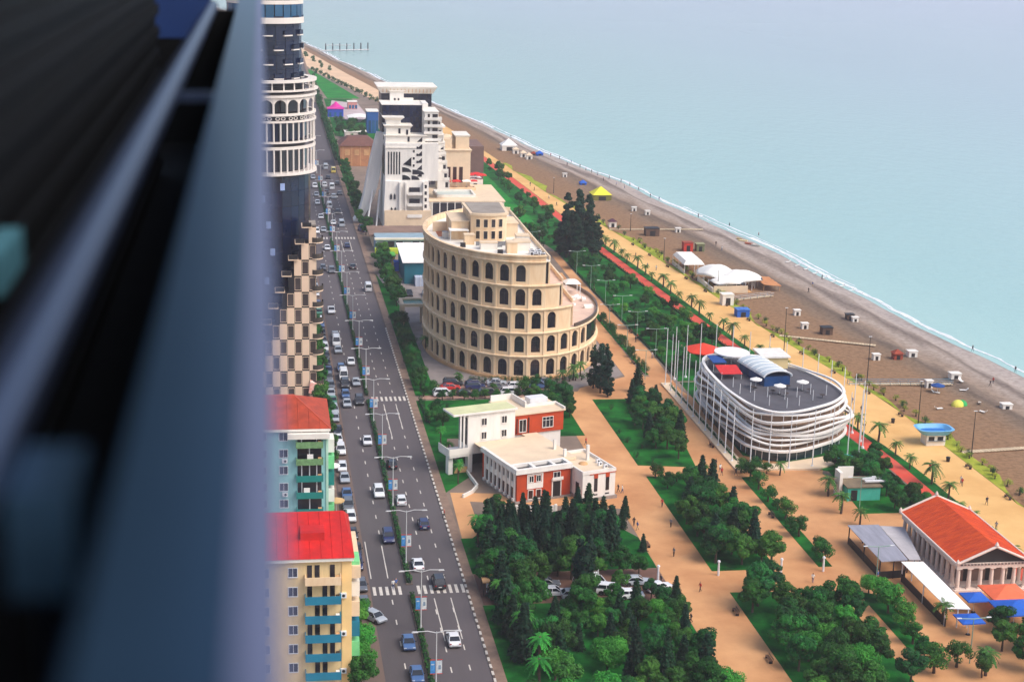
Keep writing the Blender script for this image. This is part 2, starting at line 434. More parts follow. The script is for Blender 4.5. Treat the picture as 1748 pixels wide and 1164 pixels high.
sheet('garden_paving', [(62.4, 120), (118, 120), (118, 262), (104, 286), (92, 344), (64.2, 343), (62.4, 337)], 0.006, M_path)
def path(poly, z=0.025, m=None): return sheet('path', poly, z, m or M_path)
def lawn(poly, m=None, z0=0.06): return slab('lawn', poly, -0.05, z0, m or M_grass)
path([(62.5, 120), (70.5, 120), (70.5, 343), (64, 343), (62.5, 337)], 0.030)
path([(70.5, 284), (104, 281), (106, 286), (82, 289.2), (70.5, 291.2)], 0.026)
path([(82.2, 232), (88.6, 232), (88.6, 283), (91.8, 300), (92.4, 350), (93.2, 377), (92, 442), (92, 503), (89.6, 503), (88.4, 401), (87.4, 320), (82.5, 290)], 0.022)
path([(70.4, 231), (100, 224), (104, 224), (104, 238), (70.4, 238)], 0.0285)
path([(82, 343), (86.4, 343), (87.0, 411), (88.2, 470), (85, 470), (82.5, 411)], 0.019)
path([(66, 337), (92, 337), (92, 352), (84, 356), (70, 346)], 0.016)
path([(91.4, 120), (104.6, 120), (104.6, 284), (91.4, 284)], 0.013)
path([(88.7, 120), (104, 120), (104, 200), (91.4, 200)], 0.010)
path([(32.4, 255), (36, 255), (36, 274), (63, 268), (63, 275), (33, 279)], 0.020, M_path)
lawn([(32.2, 120), (62.3, 120), (62.3, 225), (56, 228), (32.2, 228)])
lawn([(32.2, 240.5), (62.3, 240.5), (62.3, 254), (58.8, 262), (40, 265), (34.2, 256), (32.2, 256)])
lawn([(32.2, 279), (38, 288), (34.8, 303), (36, 311), (64.2, 311), (64.2, 338), (32.2, 338)], M_grass)
lawn([(70.8, 291.6), (81.8, 289.6), (84.6, 318), (85.6, 336.5), (70.8, 336.5)], M_grass)
lawn([(70.9, 238.3), (81.8, 238.3), (81.8, 284), (70.9, 285)])
lawn([(88.9, 238.5), (91.2, 238.5), (91.2, 283.4), (88.9, 283)])
lawn([(71.4, 120), (88.4, 120), (88.4, 224), (80, 229), (71.4, 229.5)])
lawn([(91.6, 205), (95, 205), (95.4, 226), (91.6, 228)])
lawn([(87.2, 356), (88.0, 356), (88.6, 401), (88.3, 440), (86.9, 411)])
lawn([(93.5, 350), (93.6, 377), (92.4, 442), (92.4, 503), (105.3, 503), (108.4, 457), (112, 399), (115.5, 350)])
lawn([(92, 503.3), (105.2, 503.3), (100, 625), (94.8, 719), (84, 719), (85, 560)], M_grass)
lawn([(82.5, 553), (93.6, 553), (90.8, 712), (82.5, 712)], M_grass_hi, 0.075)
lawn([(93, 296), (118.8, 276), (119.2, 290), (117, 330), (115, 349), (93.6, 349)])
lawn([(105, 262), (119, 262), (119, 284), (107, 286)])
lawn([(30.9, 560), (34.5, 560), (34.5, 960), (31, 1100), (30.9, 1100)], M_grass)
lawn([(32.5, 342), (37, 342), (37, 420), (32.5, 470)], M_grass)
lawn([(34.8, 790), (60, 770), (52, 960), (36, 960)], M_grass)
lawn([(38, 962), (57, 962), (34, 1150), (31.5, 1150)], M_grass_hi)
path([(35, 870), (50, 845), (56, 870), (54, 935), (40, 950)], 0.09, mat('pinkish_square', srgb(190, 172, 172), 0.9, 0.12, 0.1))
sheet('forecourt', [(33, 342), (64, 342), (82, 356), (82, 470), (33, 470)], 0.009, M_pave_grey)
sheet('car_park', [(33.5, 339.2), (64, 339.2), (64, 350), (33.5, 350)], 0.05, mat('car_park_paving', srgb(176, 138, 122), 0.88, 0.15, 0.3))
sheet('car_park', [(32.4, 228.3), (62.3, 226), (62.3, 240.2), (32.4, 240.2)], 0.033, mat('car_park_asphalt', srgb(112, 80, 66), 0.9, 0.25, 0.3))
# ================================================================ shared building materials and pieces
M_cream = mat('cream_render', srgb(220, 184, 142), 0.85, 0.0, 0.55, col2=srgb(242, 218, 184), bump=0.1, bscale=4, detail=8, stretch=(1, 1, .22))
M_cream_lt = mat('pale_cream_render', srgb(224, 200, 170), 0.85, 0.08, 0.3)
M_tan = mat('tan_stone', srgb(206, 160, 112), 0.85, 0.15, 0.4)
M_white = mat('white_render', srgb(232, 226, 218), 0.8, 0.09, 0.6, bump=0.05, stretch=(1, 1, .22), detail=8)
M_offwhite = mat('offwhite_render', srgb(234, 227, 216), 0.82, 0.08, 0.3)
M_glass = mat('dark_window_glass', srgb(34, 34, 42), 0.12, 0.35, 0.12, spec=0.6, rand=0.45)
M_glass_navy = mat('navy_curtain_glass', srgb(10, 24, 54), 0.16, 0.3, 0.15, spec=0.55, rand=0.25)
M_glass_blue = mat('blue_window_glass', srgb(30, 88, 126), 0.1, 0.25, 0.2, spec=0.7, rand=0.3)
M_roofgrey = mat('roof_membrane', srgb(150, 140, 130), 0.9, 0.2, 0.2)
M_terrace = mat('terrace_tiles', srgb(214, 184, 166), 0.85, 0.1, 0.5)
M_steel = mat('galvanised_steel', srgb(150, 152, 156), 0.45, 0.2, 0.8, metal=0.6)
M_darkmetal = mat('dark_metal', srgb(42, 40, 42), 0.5, 0.2, 1.0, metal=0.3)
M_whitepaint = mat('white_painted_metal', srgb(226, 226, 228), 0.45, 0.06, 1.0)
M_canvas = mat('white_canvas', srgb(240, 236, 230), 0.85, 0.05, 0.6)

def arch_panel(w, h, ow, oh, sill, t, seg=8):
    """wall panel in the XZ plane (front at y=0, facing -Y) with an arched opening and real reveals"""
    b = MB(); r = ow / 2; zc = sill + oh - r
    out = [(-ow / 2, sill)] + [(r * math.cos(math.pi - math.pi * i / seg), zc + r * math.sin(math.pi * i / seg)) for i in range(seg + 1)] + [(ow / 2, sill)]
    n = len(out)
    # front: split as fan between outline and rectangle
    rect = [(-w / 2, sill)] + [(-w / 2, zc)] + [(-w / 2 + w * i / (seg - 2), h) for i in range(seg - 1)] + [(w / 2, zc)] + [(w / 2, sill)]
    assert len(rect) == n
    for y, flip in ((0, False), (t, True)):
        k = b.vs([(x, y, z) for x, z in out]); q = b.vs([(x, y, z) for x, z in rect])
        for i in range(n - 1):
            f = (k + i, k + i + 1, q + i + 1, q + i)
            b.face(f if not flip else f[::-1])
    b.quad((-w / 2, 0, 0), (w / 2, 0, 0), (w / 2, 0, sill), (-w / 2, 0, sill))
    k = b.vs([(x, 0, z) for x, z in out] + [(x, t, z) for x, z in out])
    for i in range(n - 1): b.face((k + i + 1, k + i, k + n + i, k + n + i + 1))
    b.quad((-ow / 2, 0, sill), (ow / 2, 0, sill), (ow / 2, t, sill), (-ow / 2, t, sill))
    # archivolt proud of the wall
    r1, r2 = r * 1.0, r * 1.17
    for i in range(seg):
        a0, a1 = math.pi * i / seg, math.pi * (i + 1) / seg
        p = [(r1 * math.cos(a), zc + r1 * math.sin(a)) for a in (a0, a1)] + [(r2 * math.cos(a), zc + r2 * math.sin(a)) for a in (a1, a0)]
        b.hexa([(x, 0, z) for x, z in p], [(x, -0.07, z) for x, z in p])
    return b

def window_mesh(name, w, h, mframe, mpane, bars=1, cross=1, fr=0.09, proud=0.09):
    """framed window lying on a wall: front faces -Y, origin at its centre"""
    b = MB()
    b.box(-w / 2, -w / 2 + fr, -proud, 0.02, -h / 2, h / 2); b.box(w / 2 - fr, w / 2, -proud, 0.02, -h / 2, h / 2)
    b.box(-w / 2 + fr, w / 2 - fr, -proud, 0.02, h / 2 - fr, h / 2); b.box(-w / 2 + fr, w / 2 - fr, -proud - 0.05, 0.02, -h / 2, -h / 2 + fr)
    for i in range(bars):
        x = -w / 2 + w * (i + 1) / (bars + 1); b.box(x - fr * .35, x + fr * .35, -proud + .02, 0.01, -h / 2 + fr, h / 2 - fr)
    for i in range(cross):
        z = h / 2 - h * 0.32 * (i + 1); b.box(-w / 2 + fr, w / 2 - fr, -proud + .03, 0.01, z - fr * .3, z + fr * .3)
    b.m = 1
    b.quad((-w / 2 + fr, -0.015, -h / 2 + fr), (w / 2 - fr, -0.015, -h / 2 + fr), (w / 2 - fr, -0.015, h / 2 - fr), (-w / 2 + fr, -0.015, h / 2 - fr))
    return b.mesh(name, [mframe, mpane])

def ac_unit_mesh():
    b = MB(); b.box(-.45, .45, -.18, .18, 0, .65); b.m = 1; b.cyl(0, 0, 0, 0.01, .01, n=4)
    k = b.vs([(.05 + .22 * math.cos(a), -.185, .33 + .22 * math.sin(a)) for a in np.linspace(0, 2 * math.pi, 10, endpoint=False)]); b.face(range(k, k + 10))
    return b.mesh('air_conditioner', [M_whitepaint, M_darkmetal])
AC_MESH = ac_unit_mesh()

# ================================================================ arcaded oval hotel
CX, CY, CA, CB = 59.4, 384.9, 20.8, 32.0
STO, NROW = 5.45, 5
NBAY = 44
# equal chords round the ellipse, starting on the far side so that indices run left side -> front -> right side
tt = np.linspace(0, 2 * math.pi, 4001)
ex = CX + CA * np.cos(tt); ey = CY + CB * np.sin(tt)
arc = np.concatenate([[0], np.cumsum(np.hypot(np.diff(ex), np.diff(ey)))])
T0 = math.radians(78)
def ell(u, off=0.0):
    """point at fraction u of the perimeter, counter-clockwise from angle T0, with outward offset"""
    s = (np.interp(T0, tt, arc) + u * arc[-1]) % arc[-1]
    t = np.interp(s, arc, tt); x = CX + CA * math.cos(t); y = CY + CB * math.sin(t)
    nx, ny = math.cos(t) / CA, math.sin(t) / CB; l = math.hypot(nx, ny)
    return (x + off * nx / l, y + off * ny / l)
hotel = thing('arcaded_hotel', 'oval cream hotel with five tiers of dark arched windows, stepping down to a terrace', 'hotel', (CX, CY, 0))
# last arched bay per row: where the front wall stops short of the sea side
XEND = [None, None, 69.6, 66.2, 62.6]
def row_bays(k):
    out = []
    for i in range(NBAY):
        p, q = ell(i / NBAY), ell((i + 1) / NBAY)
        mx, my = (p[0] + q[0]) / 2, (p[1] + q[1]) / 2
        if XEND[k] is None or mx < XEND[k]: out.append((i, p, q))
    return out
CH = math.dist(ell(0.5), ell(0.5 + 1 / NBAY))
bay_me = arch_panel(CH + 0.02, STO, 2.15, 3.85, 0.75, 0.45).mesh('arch_bay', M_cream)
pil_b = MB(); pil_b.box(-0.2, 0.2, -0.16, 0.02, 0, STO - .1); pil_b.box(-0.28, 0.28, -0.22, 0.02, STO - 1.0, STO - .72)
pil_me = pil_b.mesh('pilaster', M_cream)
pane_b = MB(); pane_b.box(-1.1, 1.1, 0.33, 0.36, 0.75, 4.62); pane_me = pane_b.mesh('glass_pane', M_glass)
mul_b = MB(); mul_b.box(-.035, .035, .28, .33, .75, 4.6); mul_b.box(-1.08, -.035, .28, .33, 3.35, 3.43); mul_b.box(.035, 1.08, .28, .33, 3.35, 3.43); mul_me = mul_b.mesh('mullion', M_darkmetal)
blank_me = MB().box(-CH / 2, CH / 2, 0, 0.45, 0, STO).mesh('wall_panel', M_cream)
glassrow_me = MB().box(-CH / 2, CH / 2, 0.1, 0.2, 0.7, STO - 0.5).mesh('glass_band', M_glass)
sill_me = MB().box(-CH / 2, CH / 2, 0, 0.45, 0, 0.7).box(-CH / 2, CH / 2, 0, 0.45, STO - .5, STO).mesh('glass_band_frame', M_cream)
XE = [None] * NROW
for k in range(NROW):
    if XEND[k]: XE[k] = max(max(p[0], q[0]) for i, p, q in row_bays(k))
for k in range(NROW):
    bays = row_bays(k)
    mid = [b for b in bays]
    last = max(bays, key=lambda b: b[0] if b[1][1] < CY else -1)[0] if XEND[k] else None
    first = None
    for i, p, q in bays:
        mx, my = (p[0] + q[0]) / 2, (p[1] + q[1]) / 2; rz = math.atan2(q[1] - p[1], q[0] - p[0])
        loc = (mx - CX, my - CY, k * STO + 0.25)
        if k == 1 and mx > 73.2:                       # glazed restaurant band on the sea side
            o = put('glass_band_frame', sill_me, hotel, loc, rz); put('glass_band', glassrow_me, o)
            continue
        if i == last or (XEND[k] and my > CY and mx > XEND[k] - 4):
            put('wall_panel', blank_me, hotel, loc, rz); continue
        o = put('arch_bay', bay_me, hotel, loc, rz)
        put('glass_pane', pane_me, o); put('mullion', mul_me, o)
        put('pilaster', pil_me, o, (-CH / 2, 0, 0))
def clipped(off, xend, n=120):
    pts = [ell(i / n, off) for i in range(n)]
    if xend is None: return pts
    return [(min(x, xend), y) for x, y in pts]
# cornice mouldings that follow the wall
def cornice(k, z, prof, name='cornice'):
    b = MB(); n = 132
    pts_u = [i / n for i in range(n + 1)]
    segs = []; cur = []
    for u in pts_u:
        x, y = ell(u)
        if XEND[k] is None or x < XE[k] + .05: cur.append(u)
        else:
            if len(cur) > 1: segs.append(cur)
            cur = []
    if len(cur) > 1: segs.append(cur)
    for s in segs:
        rings = []
        for u in s: rings.append([(*ell(u, o), z + h) for o, h in prof])
        b.loft(rings)
    b.build(name, M_cream, hotel)
for k in range(NROW):
    z = (k + 1) * STO
    cornice(k, z, [(-0.3, -0.32), (0.14, -0.32), (0.2, -0.1), (0.42, 0.0), (0.42, 0.2), (0.12, 0.3), (-0.3, 0.3)])
    xe = XE[k] if XEND[k] else None
    MB().prism(clipped(-0.8, xe - 0.6 if xe else None, 90), k * STO + 0.05, (k + 1) * STO - 0.02).build('interior_core', M_darkmetal, hotel)
    MB().prism(clipped(-0.42, xe), (k + 1) * STO - 0.02, (k + 1) * STO + 0.32).build('floor_slab', M_terrace if k < 4 else M_offwhite, hotel)
cornice(4, NROW * STO + 0.3, [(-0.35, 0), (0.1, 0), (0.16, 0.9), (0.5, 1.05), (0.5, 1.35), (-0.35, 1.35)], 'parapet')
b = MB(); b.loft([[(*ell(i / 120, o), h) for o, h in ((-.6, -.1), (.35, -.1), (.3, .55), (.15, .75), (-.6, .75))] for i in range(121)]); b.build('plinth', M_tan, hotel)
# end walls of the stepped tiers
for k in (2, 3, 4):
    xe = XE[k] - .01
    ysn = [p for p in clipped(-0.4, xe) if abs(p[0] - xe) < 1e-6]
    y0, y1 = min(p[1] for p in ysn), max(p[1] for p in ysn)
    MB().box(xe - 0.35, xe + .02, y0, y1, k * STO + .3, (k + 1) * STO - .03).build('end_wall', M_cream, hotel)
    MB().box(xe - 0.3, xe + .06, y0, y1, (k + 1) * STO + .33, (k + 1) * STO + 1.2).build('end_parapet', M_cream_lt, hotel)
# glass balustrade of the big terrace
b = MB(); b.loft([[(*ell(u, o), 2 * STO + h) for o, h in ((-.15, .25), (.18, .25), (.18, 1.15), (-.15, 1.15))] for u in np.linspace(0.60, 1.0, 50)]); b.build('balustrade', mat('bronze_balustrade', srgb(90, 78, 70), .4, .1, 1), hotel)
# roof structures
RZ = NROW * STO + 0.32
def rbox(name, x0, x1, y0, y1, h, m, z=RZ, lip=0.0, ml=None):
    b = MB().box(x0, x1, y0, y1, z, z + h)
    o = b.build(name, m, hotel)
    if lip: MB().box(x0 - lip, x1 + lip, y0 - lip, y1 + lip, z + h + .003, z + h + 0.25).build('roof_slab', ml or M_cream_lt, hotel)
    return o
# curved two-storey penthouse
def arcp(cx, cy, r, a0, a1, n): return [(cx + r * math.cos(math.radians(a0 + (a1 - a0) * i / n)), cy + r * math.sin(math.radians(a0 + (a1 - a0) * i / n))) for i in range(n + 1)]
fr = arcp(52.6, 384.0, 8.0, 240, 304, 10)
MB().prism(fr + [(57.6, 392), (48.4, 392)], RZ, RZ + 6.2).build('penthouse_wall', M_cream, hotel)
MB().prism(arcp(52.6, 384.0, 8.35, 238, 306, 10) + [(58.0, 392.4), (48.0, 392.4)], RZ + 6.2, RZ + 6.75).build('penthouse_cornice', M_cream_lt, hotel)
rbox('penthouse_wing', 44.2, 48.3, 379.5, 391, 4.2, M_cream, lip=.2); rbox('penthouse_wing', 57.7, 60.5, 382, 391, 3.2, M_cream_lt, lip=.2)
rbox('roof_railing', 49, 56, 371.2, 371.3, 1.0, M_steel); rbox('roof_duct', 51, 55, 369.6, 370.4, .7, M_steel); rbox('roof_duct', 58.2, 59, 369, 376, .6, M_steel); rbox('solar_tank', 45.2, 46.4, 369.4, 370.2, 1.0, M_darkmetal); rbox('solar_tank', 52.8, 54, 361.4, 362.2, .9, M_darkmetal); rbox('roof_shed', 58.6, 61.6, 371, 374, 2.2, M_offwhite, lip=.12)
MB().prism(arcp(52.6, 384.0, 7.6, 241, 303, 10) + [(57.2, 391.6), (48.8, 391.6)], RZ + 6.75, RZ + 6.85).build('penthouse_roof', M_roofgrey, hotel)
pw = window_mesh('penthouse_window', 1.15, 2.1, M_cream_lt, M_glass, 0, 0, .12, .12)
for j, a in enumerate((252, 265, 278, 291)):
    x, y = 52.6 + 8.02 * math.cos(math.radians(a)), 384 + 8.02 * math.sin(math.radians(a))
    for z in (1.6, 4.4): put('penthouse_window', pw, hotel, (x - CX, y - CY, RZ + z), math.radians(a + 90))
rbox('stair_head', 46.5, 48.8, 372.5, 374.5, 2.2, M_cream, lip=.12)
rbox('stair_head', 55.0, 57.4, 362.0, 364.6, 2.4, M_cream, lip=.12)
rbox('lift_motor_room', 57.6, 60.8, 364.5, 368.5, 2.0, M_offwhite, lip=.15)
rbox('roof_store', 49.5, 53.4, 366.4, 368.6, 1.5, M_offwhite, lip=.1)
rbox('water_tank', 42.2, 43.6, 380, 382, 1.6, M_steel)
for i, (x, y) in enumerate(((60.4, 358.6), (61.9, 358.8), (60.5, 360.9), (62, 361.1), (60.8, 356.9), (62.4, 357.2))):
    b = MB().box(x - .6, x + .6, y - .45, y + .45, RZ, RZ + 1.15); b.m = 1; b.cyl(x, y, RZ + 1.151, RZ + 1.2, .38, n=10); b.box(x - .5, x + .5, y - .47, y - .451, RZ + .2, RZ + .95)
    b.build('chiller_unit', [M_whitepaint, M_darkmetal], hotel)
# pergola posts, canopies and planters on the roof terrace
for i in range(14):
    u = 0.40 + 0.011 * i
    x, y = ell(u, -2.2); b = MB().box(x - .35, x + .35, y - .5, y + .5, RZ, RZ + .5); b.build('planter', M_tan if i % 3 else M_white, hotel)
can = MB(); can.box(43.5, 48.0, 376.6, 380.2, RZ + 2.5, RZ + 2.65)
for x in (43.7, 47.8):
    for y in (376.8, 380.0): can.box(x - .06, x + .06, y - .06, y + .06, RZ, RZ + 2.5)
can.build('roof_canopy', M_canvas, hotel)
rbox('roof_terrace_wall', 40.8, 44.6, 389.5, 389.9, 2.4, M_cream_lt)
rbox('roof_terrace_floor', 41.5, 46, 383, 389.4, 0.1, mat('terracotta_deck', srgb(178, 110, 78), .8, .2, .8))
# terrace furniture (separate things standing on the big terrace)
TZ = 2 * STO + .32
def pavilion(x, y, z, w, d, h, label):
    t = thing('terrace_pavilion', label, 'pavilion', (x, y, z))
    for sx in (-1, 1):
        for sy in (-1, 1): MB().box(x + sx * w / 2 - .08, x + sx * w / 2 + .08, y + sy * d / 2 - .08, y + sy * d / 2 + .08, z, z + h).build('post', M_whitepaint, t)
    MB().hexa([(x - w / 2 - .2, y - d / 2 - .2, z + h), (x + w / 2 + .2, y - d / 2 - .2, z + h), (x + w / 2 + .2, y + d / 2 + .2, z + h), (x - w / 2 - .2, y + d / 2 + .2, z + h)],
              [(x - w / 4, y - d / 4, z + h + .7), (x + w / 4, y - d / 4, z + h + .7), (x + w / 4, y + d / 4, z + h + .7), (x - w / 4, y + d / 4, z + h + .7)]).build('roof', M_canvas, t)
    return t
pavilion(76.2, 392.5, TZ, 3.6, 4.0, 2.8, 'white canopy pavilion on the upper terrace of the arcaded hotel')
def sofa(x, y, z, rz, label, grp):
    t = thing('lounge_sofa', label, 'sofa', (x, y, z), grp, rz)
    b = MB().box(-1.1, 1.1, -.45, .45, 0, .42); b.build('seat', M_canvas, t, local=True)
    MB().box(-1.1, 1.1, .3, .55, .42, .85).build('backrest', M_canvas, t, local=True)
    for s in (-1, 1): MB().box(s * 1.1 - .12, s * 1.1 + .12, -.45, .55, .1, .62).build('armrest', M_canvas, t, local=True)
for i, (x, y, a) in enumerate(((74.6, 385, 0.4), (76.6, 386.8, 0.9), (77.8, 384.2, 1.4), (73.6, 379.5, 2.4), (77.4, 376.4, 0.2))):
    sofa(x, y, TZ, a, 'white lounge sofa, %s from the front on the hotel terrace' % nth([3, 4, 2, 1, 0].index(i) if i in [3, 4, 2, 1, 0] else i), 'white sofas on the hotel terrace')
# ================================================================ round glass tower with a white colonnaded drum
TX, TY = 1.0, 352.0
M_tower_white = mat('tower_white', srgb(226, 216, 208), 0.7, 0.05, 0.3)
M_check_cream = mat('checker_cream', srgb(230, 200, 172), 0.8, 0.06, 0.3)
tower = thing('round_tower', 'tall round navy glass tower with white colonnaded drum beside the boulevard', 'tower', (TX, TY, 0))
def ring(b, r0, r1, z0, z1, n=64, a0=0, a1=360):
    m = n; full = (a1 - a0) >= 360
    b.loft([[(TX + r * math.cos(math.radians(a)), TY + r * math.sin(math.radians(a)), z) for r, z in ((r0, z0), (r1, z0), (r1, z1), (r0, z1))]
            for a in np.linspace(a0, a1, m + 1)], caps=not full)
    return b
def panels(name, r, z0, z1, n, m, gap=0.05, a_from=0, a_to=360, depth=.1, parent=None):
    w = 2 * math.pi * r / n
    me = MB().box(-w / 2 + gap, w / 2 - gap, -depth, 0, 0, z1 - z0).mesh(name, m)
    for i in range(n):
        a = 360.0 * i / n
        if not (a_from <= a <= a_to): continue
        A = math.radians(a); put(name, me, parent or tower, (r * math.cos(A), r * math.sin(A), z0), A + math.pi / 2)
MB().cyl(TX, TY, 0, 47.6, 9.0, n=64).build('lower_shaft', M_darkmetal, tower)
MB().cyl(TX, TY, 47.6, 66.5, 8.2, n=64).build('drum_core', M_darkmetal, tower)
MB().cyl(TX, TY, 66.5, 93, 7.3, n=64).build('upper_shaft', M_darkmetal, tower)
for j in range(15): panels('glass_panel', 9.1, 0.1 + j * 3.18, 3.22 + j * 3.18, 28, M_glass_navy, .035, 180, 360)
for j in range(5): panels('glass_panel', 7.42, 67.0 + j * 2.95, 69.9 + j * 2.95, 22, M_glass_navy, .04, 180, 360)
# open shutters / pale blinds in the curtain wall
lb = MB().box(-.5, .5, -.2, -.05, 0, 1.5).mesh('blind', mat('pale_blind', srgb(150, 170, 215), .6))
for a, z in ((264, 42.5), (271, 37.0), (276, 31.2), (268, 25.0), (290, 45)): 
    A = math.radians(a); put('blind', lb, tower, (9.1 * math.cos(A), 9.1 * math.sin(A), z), A + math.pi / 2)
# colonnaded drum
b = MB(); ring(b, 8.0, 10.6, 48.2, 48.75); ring(b, 9.9, 10.4, 53.6, 54.2); ring(b, 9.9, 10.4, 54.9, 55.3); ring(b, 9.9, 10.55, 59.2, 59.6); ring(b, 9.9, 10.5, 60.6, 61.1)
b.build('drum_ring', M_tower_white, tower)
b = MB(); ring(b, 8.8, 10.7, 64.4, 64.9); ring(b, 9.6, 11.0, 65.6, 65.9); b.build('drum_cornice', M_tower_white, tower)
b = MB(); ring(b, 8.9, 10.7, 67.4, 67.9); b.build('crown_ring', M_tower_white, tower)
post = MB().box(-.11, .11, -.12, .12, 0, 1).mesh('crown_post', M_tower_white)
for i in range(26):
    A = math.radians(360 * i / 26); put('crown_post', post, tower, (10.2 * math.cos(A), 10.2 * math.sin(A), 65.9), A, (1, 1, 1.55))
col = MB().cyl(0, 0, 0, 1, .19, n=8).mesh('drum_column', M_tower_white)
for i in range(44):
    A = math.radians(360 * i / 44)
    if not 170 <= math.degrees(A) <= 370: continue
    x, y = 10.15 * math.cos(A), 10.15 * math.sin(A)
    put('drum_column', col, tower, (x, y, 48.75), 0, (1, 1, 4.85)); put('drum_column', col, tower, (x, y, 55.3), 0, (1, 1, 3.9))
    if i % 2 == 0: put('drum_column', col, tower, (x, y, 61.1), 0, (1.25, 1.25, 3.3))
for i in range(22):   # arches between the top columns and the scrollwork of the frieze
    A = math.radians(360 * (i + .5) / 22)
    if not 170 <= math.degrees(A) <= 370: continue
    w = 2 * math.pi * 10.15 / 22; r = w / 2 - .12; b = MB()
    pts = [(r * math.cos(math.pi * k / 8), r * math.sin(math.pi * k / 8)) for k in range(9)]
    for k in range(8):
        p, q = pts[k], pts[k + 1]
        b.hexa([(p[0], -.1, p[1]), (q[0], -.1, q[1]), (q[0], -.1, 1.8), (p[0], -.1, 1.8)], [(p[0], .1, p[1]), (q[0], .1, q[1]), (q[0], .1, 1.8), (p[0], .1, 1.8)])
    put('arch', b.mesh('arch', M_tower_white), tower, (10.15 * math.cos(A), 10.15 * math.sin(A), 62.6), A + math.pi / 2)
    b = MB()
    for sx in (-.6, .6):
        b.loft([[(sx + rr * math.cos(t) , -.05 + yy, .5 + rr * .75 * math.sin(t)) for rr, yy in ((.34, 0), (.5, 0), (.5, .1), (.34, .1))] for t in np.linspace(0, 2 * math.pi, 13)], caps=False)
    put('scroll_ring', b.mesh('scroll_ring', M_tower_white), tower, (10.2 * math.cos(A), 10.2 * math.sin(A), 59.6), A + math.pi / 2)
panels('drum_glass', 8.35, 48.8, 53.5, 22, M_glass, .06, 180, 360); panels('drum_glass', 8.35, 55.3, 59.2, 22, M_glass_navy, .06, 180, 360); panels('drum_glass', 8.35, 61.1, 64.4, 22, M_glass, .06, 180, 360)
# balconies of the upper shaft
bal = MB(); bal.loft([[(x, y, z) for x, z in ((-1.05, 0), (-1.05, .25))] + [(x, y, z) for x, z in ((1.05, .25), (1.05, 0))] for y in (0.2, -.55)]); 
bm = bal.mesh('balcony', M_tower_white); rl = MB().box(-1.0, 1.0, -.52, -.46, .25, 1.15).box(-1.0, -.95, -.46, .2, .25, 1.15).box(.95, 1.0, -.46, .2, .25, 1.15).mesh('balcony_rail', M_glass_navy)
for j in range(5):
    for i in range(-4, 5):
        if (i + j) % 2: continue
        A = math.radians(290 + i * 16.4); o = put('balcony', bm, tower, (7.5 * math.cos(A), 7.5 * math.sin(A), 67.9 + j * 2.95), A + math.pi / 2); put('balcony_rail', rl, o)
# white ring with blue windows at the top
b = MB(); ring(b, 7.0, 8.1, 79.3, 80.5); ring(b, 7.0, 8.0, 83.2, 84.0); ring(b, 7.0, 8.2, 86.2, 86.8); b.build('upper_band', M_tower_white, tower)
panels('blue_window', 7.8, 80.5, 83.2, 26, M_glass_blue, .1, 170, 370); panels('blue_window', 7.8, 84.0, 86.2, 26, M_glass_navy, .1, 170, 370)
# terraced cream wing at the tower's foot
wing = thing('checkered_wing', 'cream checkered apartment wing stepping up with curved balconies at the glass tower foot', 'apartment block', (6, 340, 0))
WY, WS = 339.0, 3.45
pan = MB().box(0, 1.55, -.12, 0, 0, WS - .04).mesh('cladding_panel', M_check_cream)
win = window_mesh('checker_window', 1.35, 2.75, M_check_cream, mat('bronze_glass', srgb(78, 68, 66), .25, .2, .3, rand=.4), 0, 0, .08, .1)
for j in range(11):
    x_left = max(-3.6, 10.9 - (11 - j) * 1.42)
    MB().box(x_left, 11.0, WY, WY + 5.5, j * WS, (j + 1) * WS).build('storey', M_darkmetal, wing)
    MB().box(x_left - 1.5, x_left + .6, WY - .9, WY + 4, (j + 1) * WS - .02, (j + 1) * WS + .2).build('terrace_slab', M_check_cream, wing)
    MB().box(x_left - 1.4, x_left + .5, WY - .85, WY - .8, (j + 1) * WS + .2, (j + 1) * WS + 1.1).build('terrace_rail', M_darkmetal, wing)
    n = int((11.0 - x_left) / 1.55)
    for i in range(n + 1):
        x = 11.0 - (i + 1) * 1.55
        if x < x_left - .3: continue
        if (i + j) % 2 == 0: put('cladding_panel', pan, wing, (x - 6, WY - 340, j * WS + .02))
        else: put('checker_window', win, wing, (x + .78 - 6, WY - .01 - 340, j * WS + WS / 2))
    # curved balcony on the street corner
    b = MB(); arcpts = [(11.0 + 1.5 * math.sin(t), WY + 1.4 - 1.9 * math.cos(t)) for t in np.linspace(-.6, 2.2, 9)]
    b.prism(arcpts + [(10.9, WY + 2.4)], j * WS + .05, j * WS + .28); b.build('corner_balcony', M_check_cream, wing)
    b = MB(); k = b.vs([(x, y, j * WS + .3) for x, y in arcpts] + [(x, y, j * WS + 1.3) for x, y in arcpts])
    for i in range(8): b.face((k + i, k + i + 1, k + 10 + i, k + 9 + i))
    b.build('balcony_screen', mat('brown_balcony', srgb(66, 58, 50), .6, .2, 1), wing)
MB().box(9.6, 10.98, WY + .2, WY + 5.4, 11 * WS + .25, 11 * WS + .5).build('roof', M_roofgrey, wing)
MB().hexa([(9.2, WY - 1.1, 2.2), (12.6, WY - 1.1, 2.2), (12.6, WY, 2.2), (9.2, WY, 2.2)], [(9.6, WY - .9, 4.6), (12.2, WY - .7, 3.8), (12.2, WY, 3.9), (9.6, WY, 4.9)]).build('shop_sign', mat('red_white_sign', srgb(226, 120, 96), .6, 0, .8, col2=srgb(240, 210, 200)), wing)

